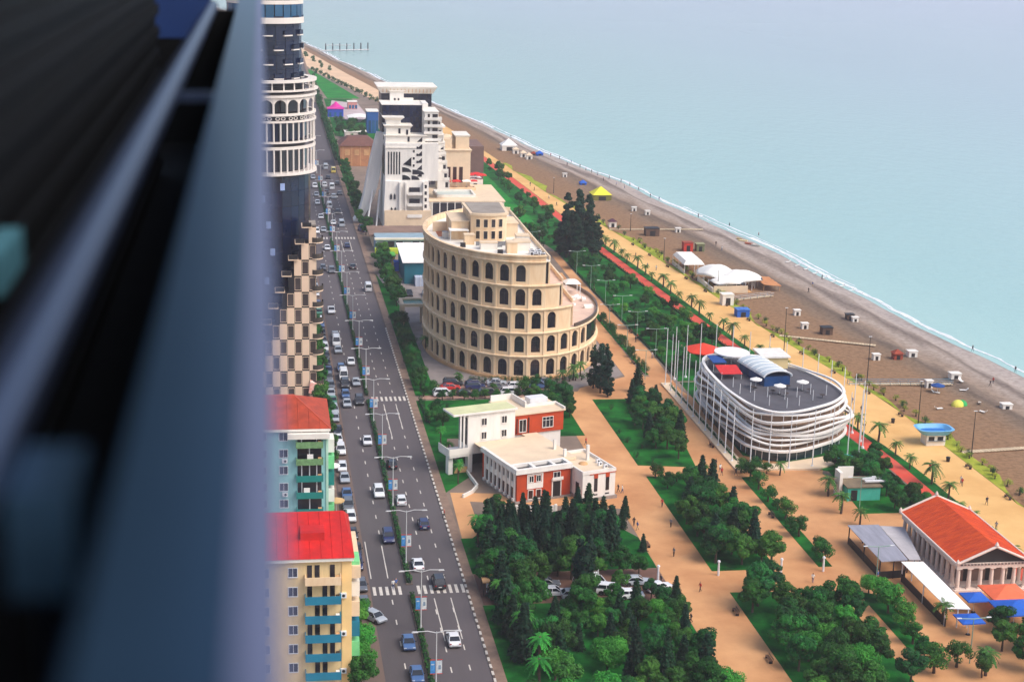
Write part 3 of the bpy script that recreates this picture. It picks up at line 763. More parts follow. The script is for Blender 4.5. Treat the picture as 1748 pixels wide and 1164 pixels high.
# ================================================================ apartment blocks beside the boulevard
M_teal_wall = mat('pale_aqua_render', srgb(150, 206, 206), 0.8, 0.16, 0.7, detail=8, stretch=(1, 1, .2))
M_teal_rail = mat('teal_balcony', srgb(20, 128, 120), 0.6, 0.12, 0.6)
M_bluebal = mat('blue_balcony', srgb(20, 120, 150), 0.6, 0.12, 0.6)
M_orange_roof = mat('orange_metal_roof', srgb(166, 60, 28), 0.6, 0.26, 0.6, detail=8)
M_red_roof = mat('red_metal_roof', srgb(196, 22, 14), 0.6, 0.2, 0.5, detail=8)
M_yellow_wall = mat('yellow_cream_render', srgb(228, 200, 148), 0.8, 0.14, 0.7, detail=8, stretch=(1, 1, .2))
M_mint = mat('mint_green', srgb(120, 206, 140), 0.7, 0.1, 0.5)
def hip_roof(parent, x0, x1, y0, y1, z, h, inset_y, inset_x, m, seams=14):
    b = MB(); ym = (y0 + y1) / 2
    e = [(x0, y0, z), (x1, y0, z), (x1, y1, z), (x0, y1, z)]; rdg = [(x0 + inset_x, ym, z + h), (x1 - inset_x, ym, z + h)]
    n = b.vs(e + rdg)
    for f in ((0, 1, 5, 4), (1, 2, 5), (2, 3, 4, 5), (3, 0, 4), (3, 2, 1, 0)): b.face([n + i for i in f])
    o = b.build('roof', m, parent)
    mseam = mat(m.name + '_seam', [min(1, c * 1.5 + .04) for c in m.node_tree.nodes['Principled BSDF'].inputs['Base Color'].default_value[:3]] + [1], .5)
    for a, c in ((rdg[0], rdg[1]), (e[1], rdg[1]), (e[0], rdg[0])): MB().tube([a, c], .11, 5).build('ridge_cap', mseam, o)
    for i in range(1, seams):
        x = x0 + (x1 - x0) * i / seams
        t = 1.0
        if x < x0 + inset_x: t = (x - x0) / inset_x
        if x > x1 - inset_x: t = (x1 - x) / inset_x
        MB().tube([(x, y0 + .05, z + .04), (x, y0 + (ym - y0) * t * .98, z + h * t * .98 + .04)], .045, 4).build('roof_seam', m, o)
    return o
# --- aqua block with orange roof
tb = thing('aqua_apartment_block', 'pale aqua apartment block with orange hipped roof and teal balconies', 'apartment block', (0, 268, 0))
BX1 = 10.3; BYF = 262.0
MB().box(-14, BX1, BYF, BYF + 17, 0, 17.7).build('wall', M_teal_wall, tb)
MB().box(-14.5, BX1 + .4, BYF - .6, BYF + 17.5, 17.7, 18.1).build('eaves', M_offwhite, tb)
hip_roof(tb, -14.4, BX1 + .5, BYF - .5, BYF + 17.4, 18.12, 3.4, 0, 6.0, M_orange_roof)
wm = window_mesh('window', 1.5, 1.5, M_whitepaint, M_glass, 1, 0)
for j in range(6):
    z = 1.6 + j * 2.95 + .2
    for x in (2.9, -.6, -4.2, -8): put('window', wm, tb, (x, BYF - .012 - 268, z + .2))
    if j in (0, 2, 4): put('air_conditioner', AC_MESH, tb, (3.1, BYF - .3 - 268, z - 1.35))
for j in range(6):
    z = j * 2.95 + .35
    r = MB().box(5.0, 9.4, BYF - 1.25, BYF + .1, z, z + .18); o = r.build('balcony', M_offwhite, tb)
    mr = M_teal_rail if j < 4 else mat('green_railing', srgb(110, 150, 100), .6, .3, 2)
    MB().box(4.95, 9.45, BYF - 1.32, BYF - 1.22, z - .1, z + 1.0).box(4.95, 5.03, BYF - 1.2, BYF, z - .1, z + 1.0).box(9.37, 9.45, BYF - 1.2, BYF, z - .1, z + 1.0).build('railing', mr, o)
    MB().box(5.2, 9.2, BYF - .06, BYF - .01, z + .2, z + 2.5).build('balcony_glazing', M_glass, o)
    for x in (5.9, 7.2, 8.4):
        if (j + int(x)) % 3: MB().box(x - .09, x + .09, BYF - .12, BYF - .05, z + .2, z + 2.5).build('mullion', M_whitepaint, o)
    if j % 2 == 0: MB().box(5.6 + j * .3, 6.6 + j * .3, BYF - 1.2, BYF - .9, z + .9, z + 1.7).build('laundry', M_canvas, o)
    MB().box(8.6, 9.2, BYF - 1.0, BYF - .4, z + .2, z + 1.0).build('balcony_clutter', M_tan, o)
MB().box(BX1 - .35, BX1 + .05, BYF - .15, BYF + 1, 0, 17.6).build('corner_pilaster', mat('pale_green_render', srgb(178, 216, 196), .8, .1, .4), tb)
MB().box(3.6, BX1 + .2, BYF - 1.35, BYF + .3, 16.6, 17.5).build('parapet_panel', M_offwhite, tb)
for j in range(5):   # side bay windows over the pavement, seen end-on
    z = 1.2 + j * 2.95
    MB().box(BX1 + .02, BX1 + 1.15, BYF + 2.5, BYF + 6, z, z + 2.3).build('side_bay', [M_mint, M_offwhite, M_teal_rail][j % 3], tb)
# --- red roofed block
rb = thing('red_roofed_apartment_block', 'cream apartment block with bright red roof and blue balconies, nearest the camera', 'apartment block', (0, 212, 0))
RX1, RYF = 11.0, 203.0
MB().box(-14, RX1, RYF, RYF + 15, 0, 18.3).build('wall', M_yellow_wall, rb)
MB().box(-14.6, RX1 + .3, RYF - .6, RYF + 15.4, 18.3, 18.75).build('eaves', M_offwhite, rb)
b = MB(); zz = 18.77
n = b.vs([(-14.6, RYF - .7, zz), (RX1 + .4, RYF - .7, zz), (RX1 + .4, RYF + 15.5, zz + .1), (-14.6, RYF + 15.5, zz + .1), (-14.6, RYF + 9.5, zz + 2.9), (RX1 - .6, RYF + 9.5, zz + 2.9)])
for f in ((0, 1, 5, 4), (1, 2, 5), (2, 3, 4, 5), (3, 0, 4), (3, 2, 1, 0)): b.face([n + i for i in f])
rr_ = b.build('roof', M_red_roof, rb)
MB().box(RX1 - .3, RX1 + 1.3, RYF + 1.0, RYF + 14, 15.2, 16.9).build('side_parapet', M_cream_lt, rb)
MB().hexa([(4.4, RYF + 3.2, zz + .9), (7.6, RYF + 3.2, zz + .9), (7.6, RYF + 6.2, zz + 1.6), (4.4, RYF + 6.2, zz + 1.6)], [(4.4, RYF + 3.3, zz + 2.1), (7.6, RYF + 3.3, zz + 2.1), (7.6, RYF + 6.3, zz + 2.15), (4.4, RYF + 6.3, zz + 2.15)]).build('dormer', M_red_roof, rr_)
for i in range(1, 18):
    x = -14.6 + (RX1 + 15) * i / 18; MB().tube([(x, RYF - .65, zz + .05), (x, RYF + 9.4, zz + 2.92)], .04, 4).build('roof_seam', M_red_roof, rr_)
wm2 = window_mesh('window', 1.3, 1.4, M_whitepaint, M_glass, 1, 0)
for j in range(6):
    z = 18.3 - 1.6 - j * 2.72
    for x in (3.3, -.4, -4): put('window', wm2, rb, (x, RYF - .012 - 212, z))
    zf = z - 1.25
    o = MB().box(4.9, 9.55, RYF - 1.35, RYF + .1, zf, zf + .18).build('balcony', M_offwhite, rb)
    mr = M_bluebal if j > 0 else M_cream
    MB().box(4.85, 9.6, RYF - 1.45, RYF - 1.33, zf - .15, zf + .98).box(4.85, 4.95, RYF - 1.3, RYF, zf - .1, zf + .95).box(9.5, 9.6, RYF - 1.3, RYF, zf - .1, zf + .95).build('railing', mr, o)
    for q, x in enumerate((5.5, 6.5, 7.5, 8.5)):
        if (q + j) % 3 == 2: continue
        MB().box(x - .32, x + .32, RYF - .09, RYF - .01, zf + .3, zf + 2.2).build('balcony_window', M_glass, o)
    MB().box(8.9, 9.4, RYF - 1.2, RYF - .5, zf + .2, zf + .9).build('balcony_clutter', [M_tan, M_darkmetal, M_canvas][j % 3], o)
    if j % 2: put('air_conditioner', AC_MESH, rb, (9.9, RYF - .3 - 212, zf + .3))
MB().box(9.75, RX1 + .05, RYF - .12, RYF + .8, 0, 18.2).build('corner_pilaster', mat('sand_yellow_render', srgb(246, 206, 140), .8, .06, .4), rb)
for j in range(6):
    z = .8 + j * 2.9
    MB().box(RX1 + .06, RX1 + 1.2, RYF + 1.5, RYF + 5, z, z + 2.1).build('side_bay', [M_offwhite, M_mint, M_bluebal, M_cream_lt][j % 4], rb)
def parasol(x, y, z, w, h, m, label, rz=0.0, grp=None, sides=4):
    t = thing('parasol', label, 'parasol', (x, y, z), grp, rz)
    MB().cyl(0, 0, 0, h + .5, .05, n=6).build('pole', M_whitepaint, t, local=True)
    r = w / 2 * (1.414 if sides == 4 else 1.0); b = MB()
    k = b.vs([(r * math.cos(math.pi / 4 + 2 * math.pi * i / sides), r * math.sin(math.pi / 4 + 2 * math.pi * i / sides), h) for i in range(sides)] + [(0, 0, h + w * .17)] + [(r * math.cos(math.pi / 4 + 2 * math.pi * i / sides), r * math.sin(math.pi / 4 + 2 * math.pi * i / sides), h - .18) for i in range(sides)])
    for i in range(sides): j = (i + 1) % sides; b.face((k + i, k + j, k + sides)); b.face((k + sides + 1 + i, k + sides + 1 + j, k + j, k + i))
    b.build('canopy', m, t, local=True)
    MB().cyl(0, 0, 0, .15, .35, n=8).build('base', M_darkmetal, t, local=True)
    return t

# ================================================================ red and white villa
M_brick = mat('red_brick_render', srgb(186, 66, 22), 0.85, 0.12, 0.5, bump=0.15, bscale=8)
M_brown_glass = mat('brown_shop_glass', srgb(58, 30, 24), 0.2, 0.3, 0.3)
VA = math.radians(17.5)
villa = thing('villa', 'white and brick-red villa with flat roofs and pergola openings beside the orange walk', 'villa', (44.2, 272.4, 0), rz=VA)
def vb(name, m, *boxes, parent=villa):
    b = MB()
    for q in boxes: b.box(*q)
    return b.build(name, m, parent, local=True)
vb('plinth', mat('grey_plinth', srgb(150, 138, 130), .9, .15, .6), (-.4, 11, -.4, 14, 0, .35), (11, 18.2, -4.3, 8.4, 0, .6))
vb('front_wall', M_brick, (0, 10.8, 0, 14.5, .35, 5.45))
vb('front_cornice', M_white, (-.45, 11.0, -.45, 14.7, 5.45, 5.75))
# roof terrace with open pergola frame along the front edge
vb('roof_terrace', M_cream_lt, (.0, 10.8, 3.2, 18.4, 5.76, 5.85), (10.8, 14, 4, 20, 5.3, 5.84))
vb('pergola', M_white, (-.4, 10.95, -.42, .25, 5.76, 6.35), (-.4, 10.95, 2.5, 3.1, 5.76, 6.35), (-.4, .3, .25, 2.5, 5.76, 6.35), (10.3, 10.95, .25, 2.5, 5.76, 6.35), (3.4, 4.0, .25, 2.5, 5.8, 6.3), (7.4, 8.0, .25, 2.5, 5.8, 6.3), (-.4, .25, 3.1, 14.6, 5.76, 6.3))
vb('pergola_shade_sheet', M_darkmetal, (.3, 10.3, .25, 2.5, 5.755, 5.765))  # dark sheet stands in for the shade inside the pergola openings
def vwin(x, z, w, h, y=-.012, m=None, rz=0, bars=1, cross=0, nm='window', parent=villa):
    me = window_mesh(nm, w, h, M_white, m or M_glass, bars, cross, .1, .1); return put(nm, me, parent, (x, y, z), rz)
vwin(2.85, 4.2, 1.0, 1.3); vwin(4.3, 4.2, 1.0, 1.3)
vb('window_surround', M_white, (2.0, 2.25, -.1, .0, 2.4, 5.2), (4.95, 5.2, -.1, 0, 2.4, 5.2), (2.25, 4.95, -.08, 0, 2.4, 3.45), (2.25, 4.95, -.1, 0, 4.95, 5.2))
vwin(2.75, 1.3, 1.1, 1.8, m=M_brown_glass, bars=0); vwin(4.35, 1.3, 1.1, 1.8, m=M_brown_glass, bars=0)
vb('door_surround', M_white, (7.0, 7.2, -.12, 0, .35, 3.4), (8.75, 8.95, -.12, 0, .35, 3.4), (7.2, 8.75, -.12, 0, 3.2, 3.4))
vb('entrance_door', M_darkmetal, (7.2, 8.75, -.05, -.01, .35, 3.2))
vwin(8.0, 4.4, 1.5, 1.2)
vb('door_balcony', M_white, (6.9, 9.1, -.5, 0, 3.5, 3.65), (6.9, 9.1, -.5, -.42, 3.65, 4.1))
# side wall towards the road: white piers between brown glazing
for i in range(8):
    y = .7 + i * 1.75
    vb('side_pier', M_white, (-.3, 0.0, y - .22, y + .22, .35, 5.44))
    vb('side_pier_foot', M_white, (-.55, 0, y - .3, y + .3, .35, .8))
    if i < 7:
        vb('side_glazing', M_brown_glass, (-.06, -.01, y + .25, y + 1.5, .6, 2.6)); vb('side_panel', M_white, (-.12, -.01, y + .25, y + 1.5, 2.6, 3.5))
        put('window', window_mesh('window', 1.15, 1.5, M_white, M_glass, 1, 0), villa, (-.012, y + .875, 4.35), -math.pi / 2)
# white wing on the walk side
vb('wing_wall', M_white, (11.2, 17.9, -3.9, 8, .6, 5.1))
vb('wing_parapet', M_white, (11.1, 18.0, -4.0, -3.7, 5.1, 5.7), (11.1, 11.4, -3.7, 8.1, 5.1, 5.7), (17.7, 18.0, -3.7, 8.1, 5.1, 5.7), (11.4, 17.7, 7.8, 8.1, 5.1, 5.7))
vb('wing_roof', M_cream_lt, (11.4, 17.7, -3.7, 7.8, 5.1, 5.2))
for x in (13.9, 16.3):
    vb('tall_slot', M_glass, (x - .35, x + .35, -3.97, -3.91, 1.7, 4.9)); vb('slot_head', M_brick, (x - .4, x + .4, -3.99, -3.92, 4.2, 4.95)); vb('vent_slot', M_darkmetal, (x - .4, x + .4, -3.96, -3.905, .95, 1.2))
vb('wing_door', M_darkmetal, (11.14, 11.19, -2.6, -1.4, .6, 3.2))
vb('wing_parapet_band', M_brick, (12.6, 18.02, -4.03, -3.99, 4.95, 5.1))
for x, y, h in ((12.2, 5, 2.0), (16.0, 3.2, 2.9), (12.4, 9.5, 2.5)): vb('chimney', M_white, (x - .25, x + .25, y - .25, y + .25, 5.2, 5.2 + h))
for x, y in ((16.8, -2), (16.6, -.4), (17, 1.1)): o = put('air_conditioner', AC_MESH, villa, (x, y, 5.2), .3)
b = MB().dome(14.2, 1.5, 5.2, .9, .9, .4); b.build('roof_tank', M_tan, villa, local=True)
# raised rear block
vb('rear_block', M_white, (-1.2, 8.6, 18.6, 22.8, 3.6, 11.4))
vb('rear_cornice', M_white, (-4.4, 8.9, 18.2, 23.1, 11.4, 11.75))
vb('rear_roof', mat('pale_lime_roof', srgb(206, 206, 160), .9, .12, .3), (-4.2, 8.7, 18.4, 22.9, 11.75, 11.82))
for x in (2.1, 6.3):
    for z in (7.0, 9.7): vwin(x, z, 1.2, 1.5, y=18.588)
vb('balcony_floor', M_white, (-5.2, -1.2, 18.0, 23, 3.5, 3.9)); vb('balcony_parapet', M_offwhite, (-5.2, -1.2, 17.9, 18.05, 3.9, 5.2), (-5.3, -5.15, 18, 23, 3.9, 5.2))
vb('balcony_column', M_white, (-2.9, -2.6, 18.4, 18.7, 5.2, 11.38), (-2.2, -1.9, 18.4, 18.7, 5.2, 11.38))
vb('balcony_recess', M_glass, (-1.28, -1.21, 19, 22.5, 5.4, 10.6))
for x in (-4.6, -.6, 8.2): vb('pier', M_white, (x - .45, x + .45, 18.7, 20, 0, 3.55))
vb('porte_cochere_shade', M_darkmetal, (-1, 8, 23, 23.3, 0, 3.58)); vb('porte_cochere_sign', M_tan, (-3.8, -1.2, 18.6, 18.75, .2, 1.3))
vb('red_rear_wing', M_brick, (8.6, 20, 20.5, 28, 5.6, 9.5)); vb('red_wing_roof', M_cream_lt, (8.62, 20.3, 20.2, 30.5, 9.5, 9.75))
vb('red_wing_base', M_white, (8.7, 19.6, 20.8, 27.8, 0, 5.58))
vb('roof_parapet', M_white, (13.4, 13.7, 24, 30.4, 9.75, 10.9), (8.9, 13.4, 30.1, 30.4, 9.75, 10.9), (13.7, 20.2, 24, 24.25, 9.75, 10.3), (20, 20.3, 20.3, 24, 9.75, 10.2))
vb('rooftop_plant', M_whitepaint, (15, 18.8, 25, 27.4, 9.75, 11.0))
vwin(11.2, 7.3, 1.6, 2.6, y=20.488); vwin(16.6, 7.5, 2.4, 2.2, y=20.488, bars=2, cross=1)
for x in (9.9, 12.4): vb('lattice_post', M_darkmetal, (x - .08, x + .08, 20.2, 20.36, 5.85, 8.9))
# low garden wall and driveway
gw = thing('garden_wall', 'curved low white wall along the villa driveway', 'wall', (38, 286, 0))
b = MB(); pts = [G(782, 768), G(788, 792), G(800, 812), G(815, 832), G(806, 842), G(790, 850)]
for p, q in zip(pts[:-1], pts[1:]):
    d = (q - p).normalized().cross(Vector((0, 0, 1))) * .15
    b.hexa([p + d, q + d, q - d, p - d], [v + Vector((0, 0, .7)) for v in (p + d, q + d, q - d, p - d)])
b.build('wall_run', M_white, gw)
gw = thing('garden_wall', 'straight white garden wall in front of the villa behind the firs', 'wall', (46, 268, 0))
MB().box(43.5, 50.5, 267.6, 267.95, 0, 1.1).build('wall_run', M_white, gw); MB().box(52, 57, 268.3, 268.6, 0, .8).build('wall_run', M_white, gw)
for x in (43.5, 47, 50.5): MB().box(x - .22, x + .22, 267.5, 268.05, 0, 1.3).build('wall_pier', M_offwhite, gw)

# ================================================================ oval restaurant with flowing white ribbons
M_wood_dk = mat('dark_table_wood', srgb(60, 44, 36), .7, .2, 2)
oval = thing('ribbon_restaurant', 'round restaurant wrapped in wavy white ribbons with a grey roof deck', 'restaurant', (104, 318, 0))
OCP = [(93.0, 297), (94.6, 293.2), (98, 291.2), (103, 291.6), (108, 294), (113, 298), (116.8, 304), (117.4, 312), (115.6, 320), (113, 327), (109, 332.5), (102, 336), (96, 335.6), (92.9, 331.5), (91.8, 325), (91.9, 317), (92.1, 307)]
def catmull(P, n):
    out = []
    for i in range(len(P)):
        p0, p1, p2, p3 = [np.array(P[(i + k) % len(P)]) for k in (-1, 0, 1, 2)]
        for j in range(n):
            t = j / n
            out.append(tuple(.5 * ((2 * p1) + (-p0 + p2) * t + (2 * p0 - 5 * p1 + 4 * p2 - p3) * t * t + (-p0 + 3 * p1 - 3 * p2 + p3) * t ** 3)))
    return out
OC = catmull(OCP, 7); ON = len(OC)
def oval_off(i, d):
    p, q = OC[(i - 1) % ON], OC[(i + 1) % ON]; tx, ty = q[0] - p[0], q[1] - p[1]; l = math.hypot(tx, ty)
    return (OC[i % ON][0] + d * ty / l, OC[i % ON][1] - d * tx / l)
M_ribbon = mat('ribbon_white', srgb(236, 232, 228), 0.55, 0.05, 0.3)
M_ribbon_in = mat('gallery_cream', srgb(150, 122, 100), 0.8, 0.25, 0.5)
M_shade_glass = mat('restaurant_glass', srgb(40, 62, 66), 0.15, 0.3, 0.3)
MB().prism([oval_off(i, -.9) for i in range(ON)], 0, 2.5).build('ground_floor_glazing', M_shade_glass, oval)
MB().prism([oval_off(i, -2.0) for i in range(ON)], 2.5, 9.3).build('inner_wall', M_ribbon_in, oval)
for k, z in enumerate((2.5, 5.0, 7.3)): MB().prism([oval_off(i, -.35) for i in range(ON)], z, z + .16).build('gallery_floor', M_ribbon_in, oval)
MB().prism([oval_off(i, -1.3) for i in range(ON)], 9.3, 9.42).build('roof_deck', mat('grey_deck', srgb(84, 82, 88), .85, .16, .3), oval)
ribs = [(2.3, .42, .3, .15), (3.35, .26, .7, .9), (4.3, .24, .8, 1.5), (5.2, .46, .8, 2.2), (6.2, .24, .85, 3.0), (7.15, .3, .8, 3.7), (8.2, .46, .5, 4.6), (9.05, .3, .3, 6.2), (9.95, .3, .35, .6)]
for z, h, amp, ph in ribs:
    rings = []
    for i in range(ON + 1):
        u = 2 * math.pi * i / ON
        w = math.sin(3 * u + ph) * .6 + math.sin(5 * u + 1.7 * ph) * .4
        d = .5 - .14 * (z - 2.4) + (.55 * math.sin(2 * u + ph * 1.3) + .3 * math.sin(4 * u - ph * 2)) * (1 if z < 9 else .4); zz = z + amp * w + (.45 * math.sin(u + ph * .9) if 3 < z < 9 else 0); d += (.9 * max(0, math.cos(u - 1.9)) ** 2 if 4 < z < 8.5 else 0)
        rings.append([(*oval_off(i, d), zz), (*oval_off(i, d + .08), zz + h), (*oval_off(i, d - .5), zz + h + .06), (*oval_off(i, d - .55), zz + .04)])
    b = MB(); b.smooth = False; b.loft(rings, caps=False); b.build('ribbon', M_ribbon, oval)
mul = MB().box(-.05, .05, -.08, .04, 0, 2.3).mesh('mullion', M_whitepaint)
for i in range(0, ON, 3):
    x, y = oval_off(i, -.85); put('mullion', mul, oval, (x - 104, y - 318, .1))
postm = MB().cyl(0, 0, 0, 2.3, .06, n=6).mesh('ribbon_post', M_whitepaint)
for i in range(0, ON, 4):
    for z in (2.66, 5.16, 7.46):
        x, y = oval_off(i, -.5); put('ribbon_post', postm, oval, (x - 104, y - 318, z), 0, (1, 1, .98 if z < 7 else .8))
sp = MB().cyl(0, 0, 0, 2.1, .07, n=6).mesh('deck_post', M_whitepaint)
for x, y in ((95, 312), (95, 307), (96.5, 302), (98.5, 298.5), (101.5, 296.5), (104.5, 298), (97.5, 308), (100, 304.5), (103, 302.5), (106, 304), (108.5, 301.5), (109.5, 306), (112.5, 305)):
    put('deck_post', sp, oval, (x - 104, y - 318, 9.42))
b = MB(); b.prism([(88.9, 286.8), (105, 286.0), (112, 290.5), (109, 293.5), (98, 289.6), (91.5, 291), (91.2, 348), (88.9, 348)], 0, .35); b.build('base_terrace', M_cream_lt, oval)
# barrel-vaulted roof pavilion
pv_ = MB(); n = 10
def barrel(name, cx, cy, z, w, l, wall, rise, rz, mr, mf, label_parent):
    c, s = math.cos(rz), math.sin(rz)
    tr = lambda x, y, zz: (cx + x * c - y * s, cy + x * s + y * c, z + zz)
    b = MB()
    prof = [(-w / 2 * math.cos(math.pi * i / n), wall + rise * math.sin(math.pi * i / n)) for i in range(n + 1)]
    prof2 = [((w / 2 - .15) * -math.cos(math.pi * i / n), wall - .12 + rise * math.sin(math.pi * i / n)) for i in range(n, -1, -1)]
    b.loft([[tr(x, y, zz) for x, zz in prof + prof2] for y in np.linspace(-l / 2, l / 2, 7)])
    o = b.build('vault_roof', mr, label_parent)
    for y in np.linspace(-l / 2, l / 2, 7):
        MB().tube([tr(x * 1.01, y, zz + .06) for x, zz in prof], .09, 5).build('vault_rib', M_whitepaint, o)
    b = MB(); b.hexa([tr(-w / 2 + .3, -l / 2 + .3, 0), tr(w / 2 - .3, -l / 2 + .3, 0), tr(w / 2 - .3, l / 2 - .3, 0), tr(-w / 2 + .3, l / 2 - .3, 0)],
                     [tr(-w / 2 + .3, -l / 2 + .3, wall), tr(w / 2 - .3, -l / 2 + .3, wall), tr(w / 2 - .3, l / 2 - .3, wall), tr(-w / 2 + .3, l / 2 - .3, wall)])
    b.build('pavilion_glazing', mf, label_parent)
barrel('p', 103.6, 318.5, 9.42, 6.4, 13, 2.0, 1.2, math.radians(8), mat('pale_translucent_roof', srgb(196, 206, 212), .35, .06, .4), mat('blue_pavilion_glass', srgb(24, 62, 110), .15, .3, .4), oval)
MB().box(105.5, 111, 325.5, 332, 9.42, 11.9).build('annex_wall', mat('yellowish_annex', srgb(232, 206, 150), .8, .06, .4), oval)
MB().box(105.1, 111.4, 325, 332.5, 11.9, 12.2).build('annex_roof', M_white, oval)
MB().prism([(99.8 + 3.8 * math.cos(t), 330.0 + 4.4 * math.sin(t)) for t in np.linspace(0, 2 * math.pi, 20, endpoint=False)], 11.9, 12.15).build('canopy_disc', M_ribbon, oval)
MB().cyl(99.8, 330.0, 9.42, 11.9, .15, n=8).build('canopy_mast', M_whitepaint, oval)
MB().hexa([(94, 324, 11.3), (97, 324, 11.3), (97, 329, 11.6), (94, 329, 11.6)], [(94, 324, 11.4), (97, 324, 11.4), (97, 329, 11.7), (94, 329, 11.7)]).build('blue_awning', mat('blue_canvas', srgb(20, 70, 140), .8, .08, 1), oval)
MB().hexa([(94, 317.5, 10.6), (98.6, 317.5, 10.6), (98.6, 322.5, 11.2), (94, 322.5, 11.2)], [(94, 317.5, 10.7), (98.6, 317.5, 10.7), (98.6, 322.5, 11.3), (94, 322.5, 11.3)]).build('red_awning', mat('red_canvas', srgb(206, 40, 40), .8, .1, 1), oval)
for a in ((94.2, 324.2), (96.8, 324.2), (94.2, 328.8), (94.2, 317.7), (98.4, 317.7), (98.4, 322.3)): MB().cyl(a[0], a[1], 9.42, 11, .05, n=6).build('awning_post', M_whitepaint, oval)
for i, (x, y) in enumerate(((103, 306), (99.5, 311), (108.6, 308.5))): parasol(x, y, 9.43, 2.6, 1.9, M_canvas, 'white parasol on the grey roof deck of the ribbon restaurant, %s from the left' % nth([1, 0, 2][i]), grp='parasols on the restaurant deck', sides=8)
for i, (x, y) in enumerate(((103.9, 304.6), (101.8, 306.6), (109.6, 307), (98.6, 309.6), (106, 310), (111, 303))):
    t = thing('deck_table', 'small dark table on the grey roof deck, %s listed' % nth(i), 'table', (x, y, 9.43), 'tables on the restaurant deck'); MB().cyl(0, 0, .68, .74, .55, n=10).build('table_top', M_wood_dk, t, local=True); MB().cyl(0, 0, 0, .68, .06, n=6).build('leg', M_darkmetal, t, local=True)
# flags poles round the restaurant: every pole a thing
def flagpole(x, y, h, label):
    t = thing('flagpole', label, 'flagpole', (x, y, 0), 'white flagpoles ringing the ribbon restaurant')
    put('base', FP_BASE, t); put('pole', FP_POLE, t, (0, 0, 0), 0, (1, 1, h / 12.0)); put('finial', FP_TOP, t, (0, 0, h))
FP_BASE = MB().cyl(0, 0, 0, .45, .38, .3, 8).mesh('base', M_whitepaint); FP_POLE = MB().cyl(0, 0, .45, 12, .13, .075, 8).mesh('pole', M_whitepaint); FP_TOP = MB().dome(0, 0, 0, .09, .09, .1, 6, 3).mesh('finial', M_whitepaint)
lp = [(89.6, 346.5 - i * 4.95) for i in range(12)]
for i, (x, y) in enumerate(reversed(lp)): flagpole(x, y, 11.4 + .18 * i, 'white flagpole, %s from the front corner in the row along the garden path' % nth(i))
fp_ = [(92.4, 289.2), (95.6, 287.6), (99.4, 286.9), (104.4, 287.8), (109, 290.2)]
for i, (x, y) in enumerate(fp_): flagpole(x, y, 11.5, 'white flagpole, %s from the left across the front of the ribbon restaurant' % nth(i))
rp = [(113.6, 293.6), (116.6, 295.4), (118.6, 298.6), (119.8, 303), (120, 308.5), (119.6, 314), (118.9, 320), (118.0, 326), (116.6, 332), (114.8, 338), (112.6, 343.5), (109.4, 348)]
for i, (x, y) in enumerate(rp): flagpole(x, y, 13.2 - .12 * i, 'white flagpole on the sea side of the ribbon restaurant, %s from the front' % nth(i))
bp_ = [(93, 351.5), (96, 353), (99.5, 354), (103, 353.5), (106.4, 351.5)]
for i, (x, y) in enumerate(bp_): flagpole(x, y, 12.4, 'white flagpole behind the ribbon restaurant, %s from the left' % nth(i))

# ================================================================ temple-like hall with orange roof
M_temple = mat('temple_stone', srgb(226, 206, 192), 0.8, 0.07, 0.5)
M_orange_tile = mat('orange_tile_roof', srgb(184, 52, 6), 0.75, 0.0, 0.45, col2=srgb(218, 82, 12), stretch=(1, 3, 1), detail=8)
temple = thing('temple_hall', 'classical white temple hall with bright orange gabled roof and columns', 'hall', (113, 238, 0))
X0, X1, Y0, Y1 = 107.6, 118.8, 226.9, 249.0
MB().box(X0 - .7, X1 + .7, Y0 - .9, Y1 + .7, 0, .35).build('podium', M_temple, temple)
MB().box(X0 + 1.6, X1 - 1.6, Y0 + 3.0, Y1 - 1.6, .35, 4.4).build('cella_wall', mat('temple_inner', srgb(160, 130, 116), .85, .15, .5), temple)
colb = MB(); colb.smooth = True; colb.cyl(0, 0, .22, 3.2, .36, .29, 14, cap=False); colb.smooth = False; colb.box(-.42, .42, -.42, .42, 0, .22); colb.cyl(0, 0, 3.2, 3.38, .3, .42, 12); colb.box(-.45, .45, -.45, .45, 3.38, 3.55)
colm = colb.mesh('column', M_temple)
for i in range(12):
    y = Y0 + (Y1 - Y0) * i / 11
    for x in (X0, X1): put('column', colm, temple, (x - 113, y - 238, .35))
for i in range(1, 6):
    x = X0 + (X1 - X0) * i / 6
    for y in (Y0, Y1): put('column', colm, temple, (x - 113, y - 238, .35))
for i in range(1, 6):
    if i in (1, 3, 5): MB().box(X0 + (X1 - X0) * i / 6 + .4, X0 + (X1 - X0) * (i + 1) / 6 - .5, Y0 + 2.93, Y0 + 2.98, .4, 3.2).build('doorway', M_darkmetal, temple)
b = MB(); o = .45
b.box(X0 - o, X1 + o, Y0 - o, Y0 + o, 3.9, 4.75).box(X0 - o, X1 + o, Y1 - o, Y1 + o, 3.9, 4.75).box(X0 - o, X0 + o, Y0 + o, Y1 - o, 3.9, 4.75).box(X1 - o, X1 + o, Y0 + o, Y1 - o, 3.9, 4.75); b.build('entablature', M_temple, temple)
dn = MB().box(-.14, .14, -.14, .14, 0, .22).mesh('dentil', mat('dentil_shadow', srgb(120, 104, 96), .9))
for i in range(20): put('dentil', dn, temple, (X0 + (X1 - X0) * (i + .5) / 20 - 113, Y0 - .5 - 238, 4.45))
for i in range(38): put('dentil', dn, temple, (X0 - .5 - 113, Y0 + (Y1 - Y0) * (i + .5) / 38 - 238, 4.45))
zr, hr, xm = 4.78, 2.75, (X0 + X1) / 2
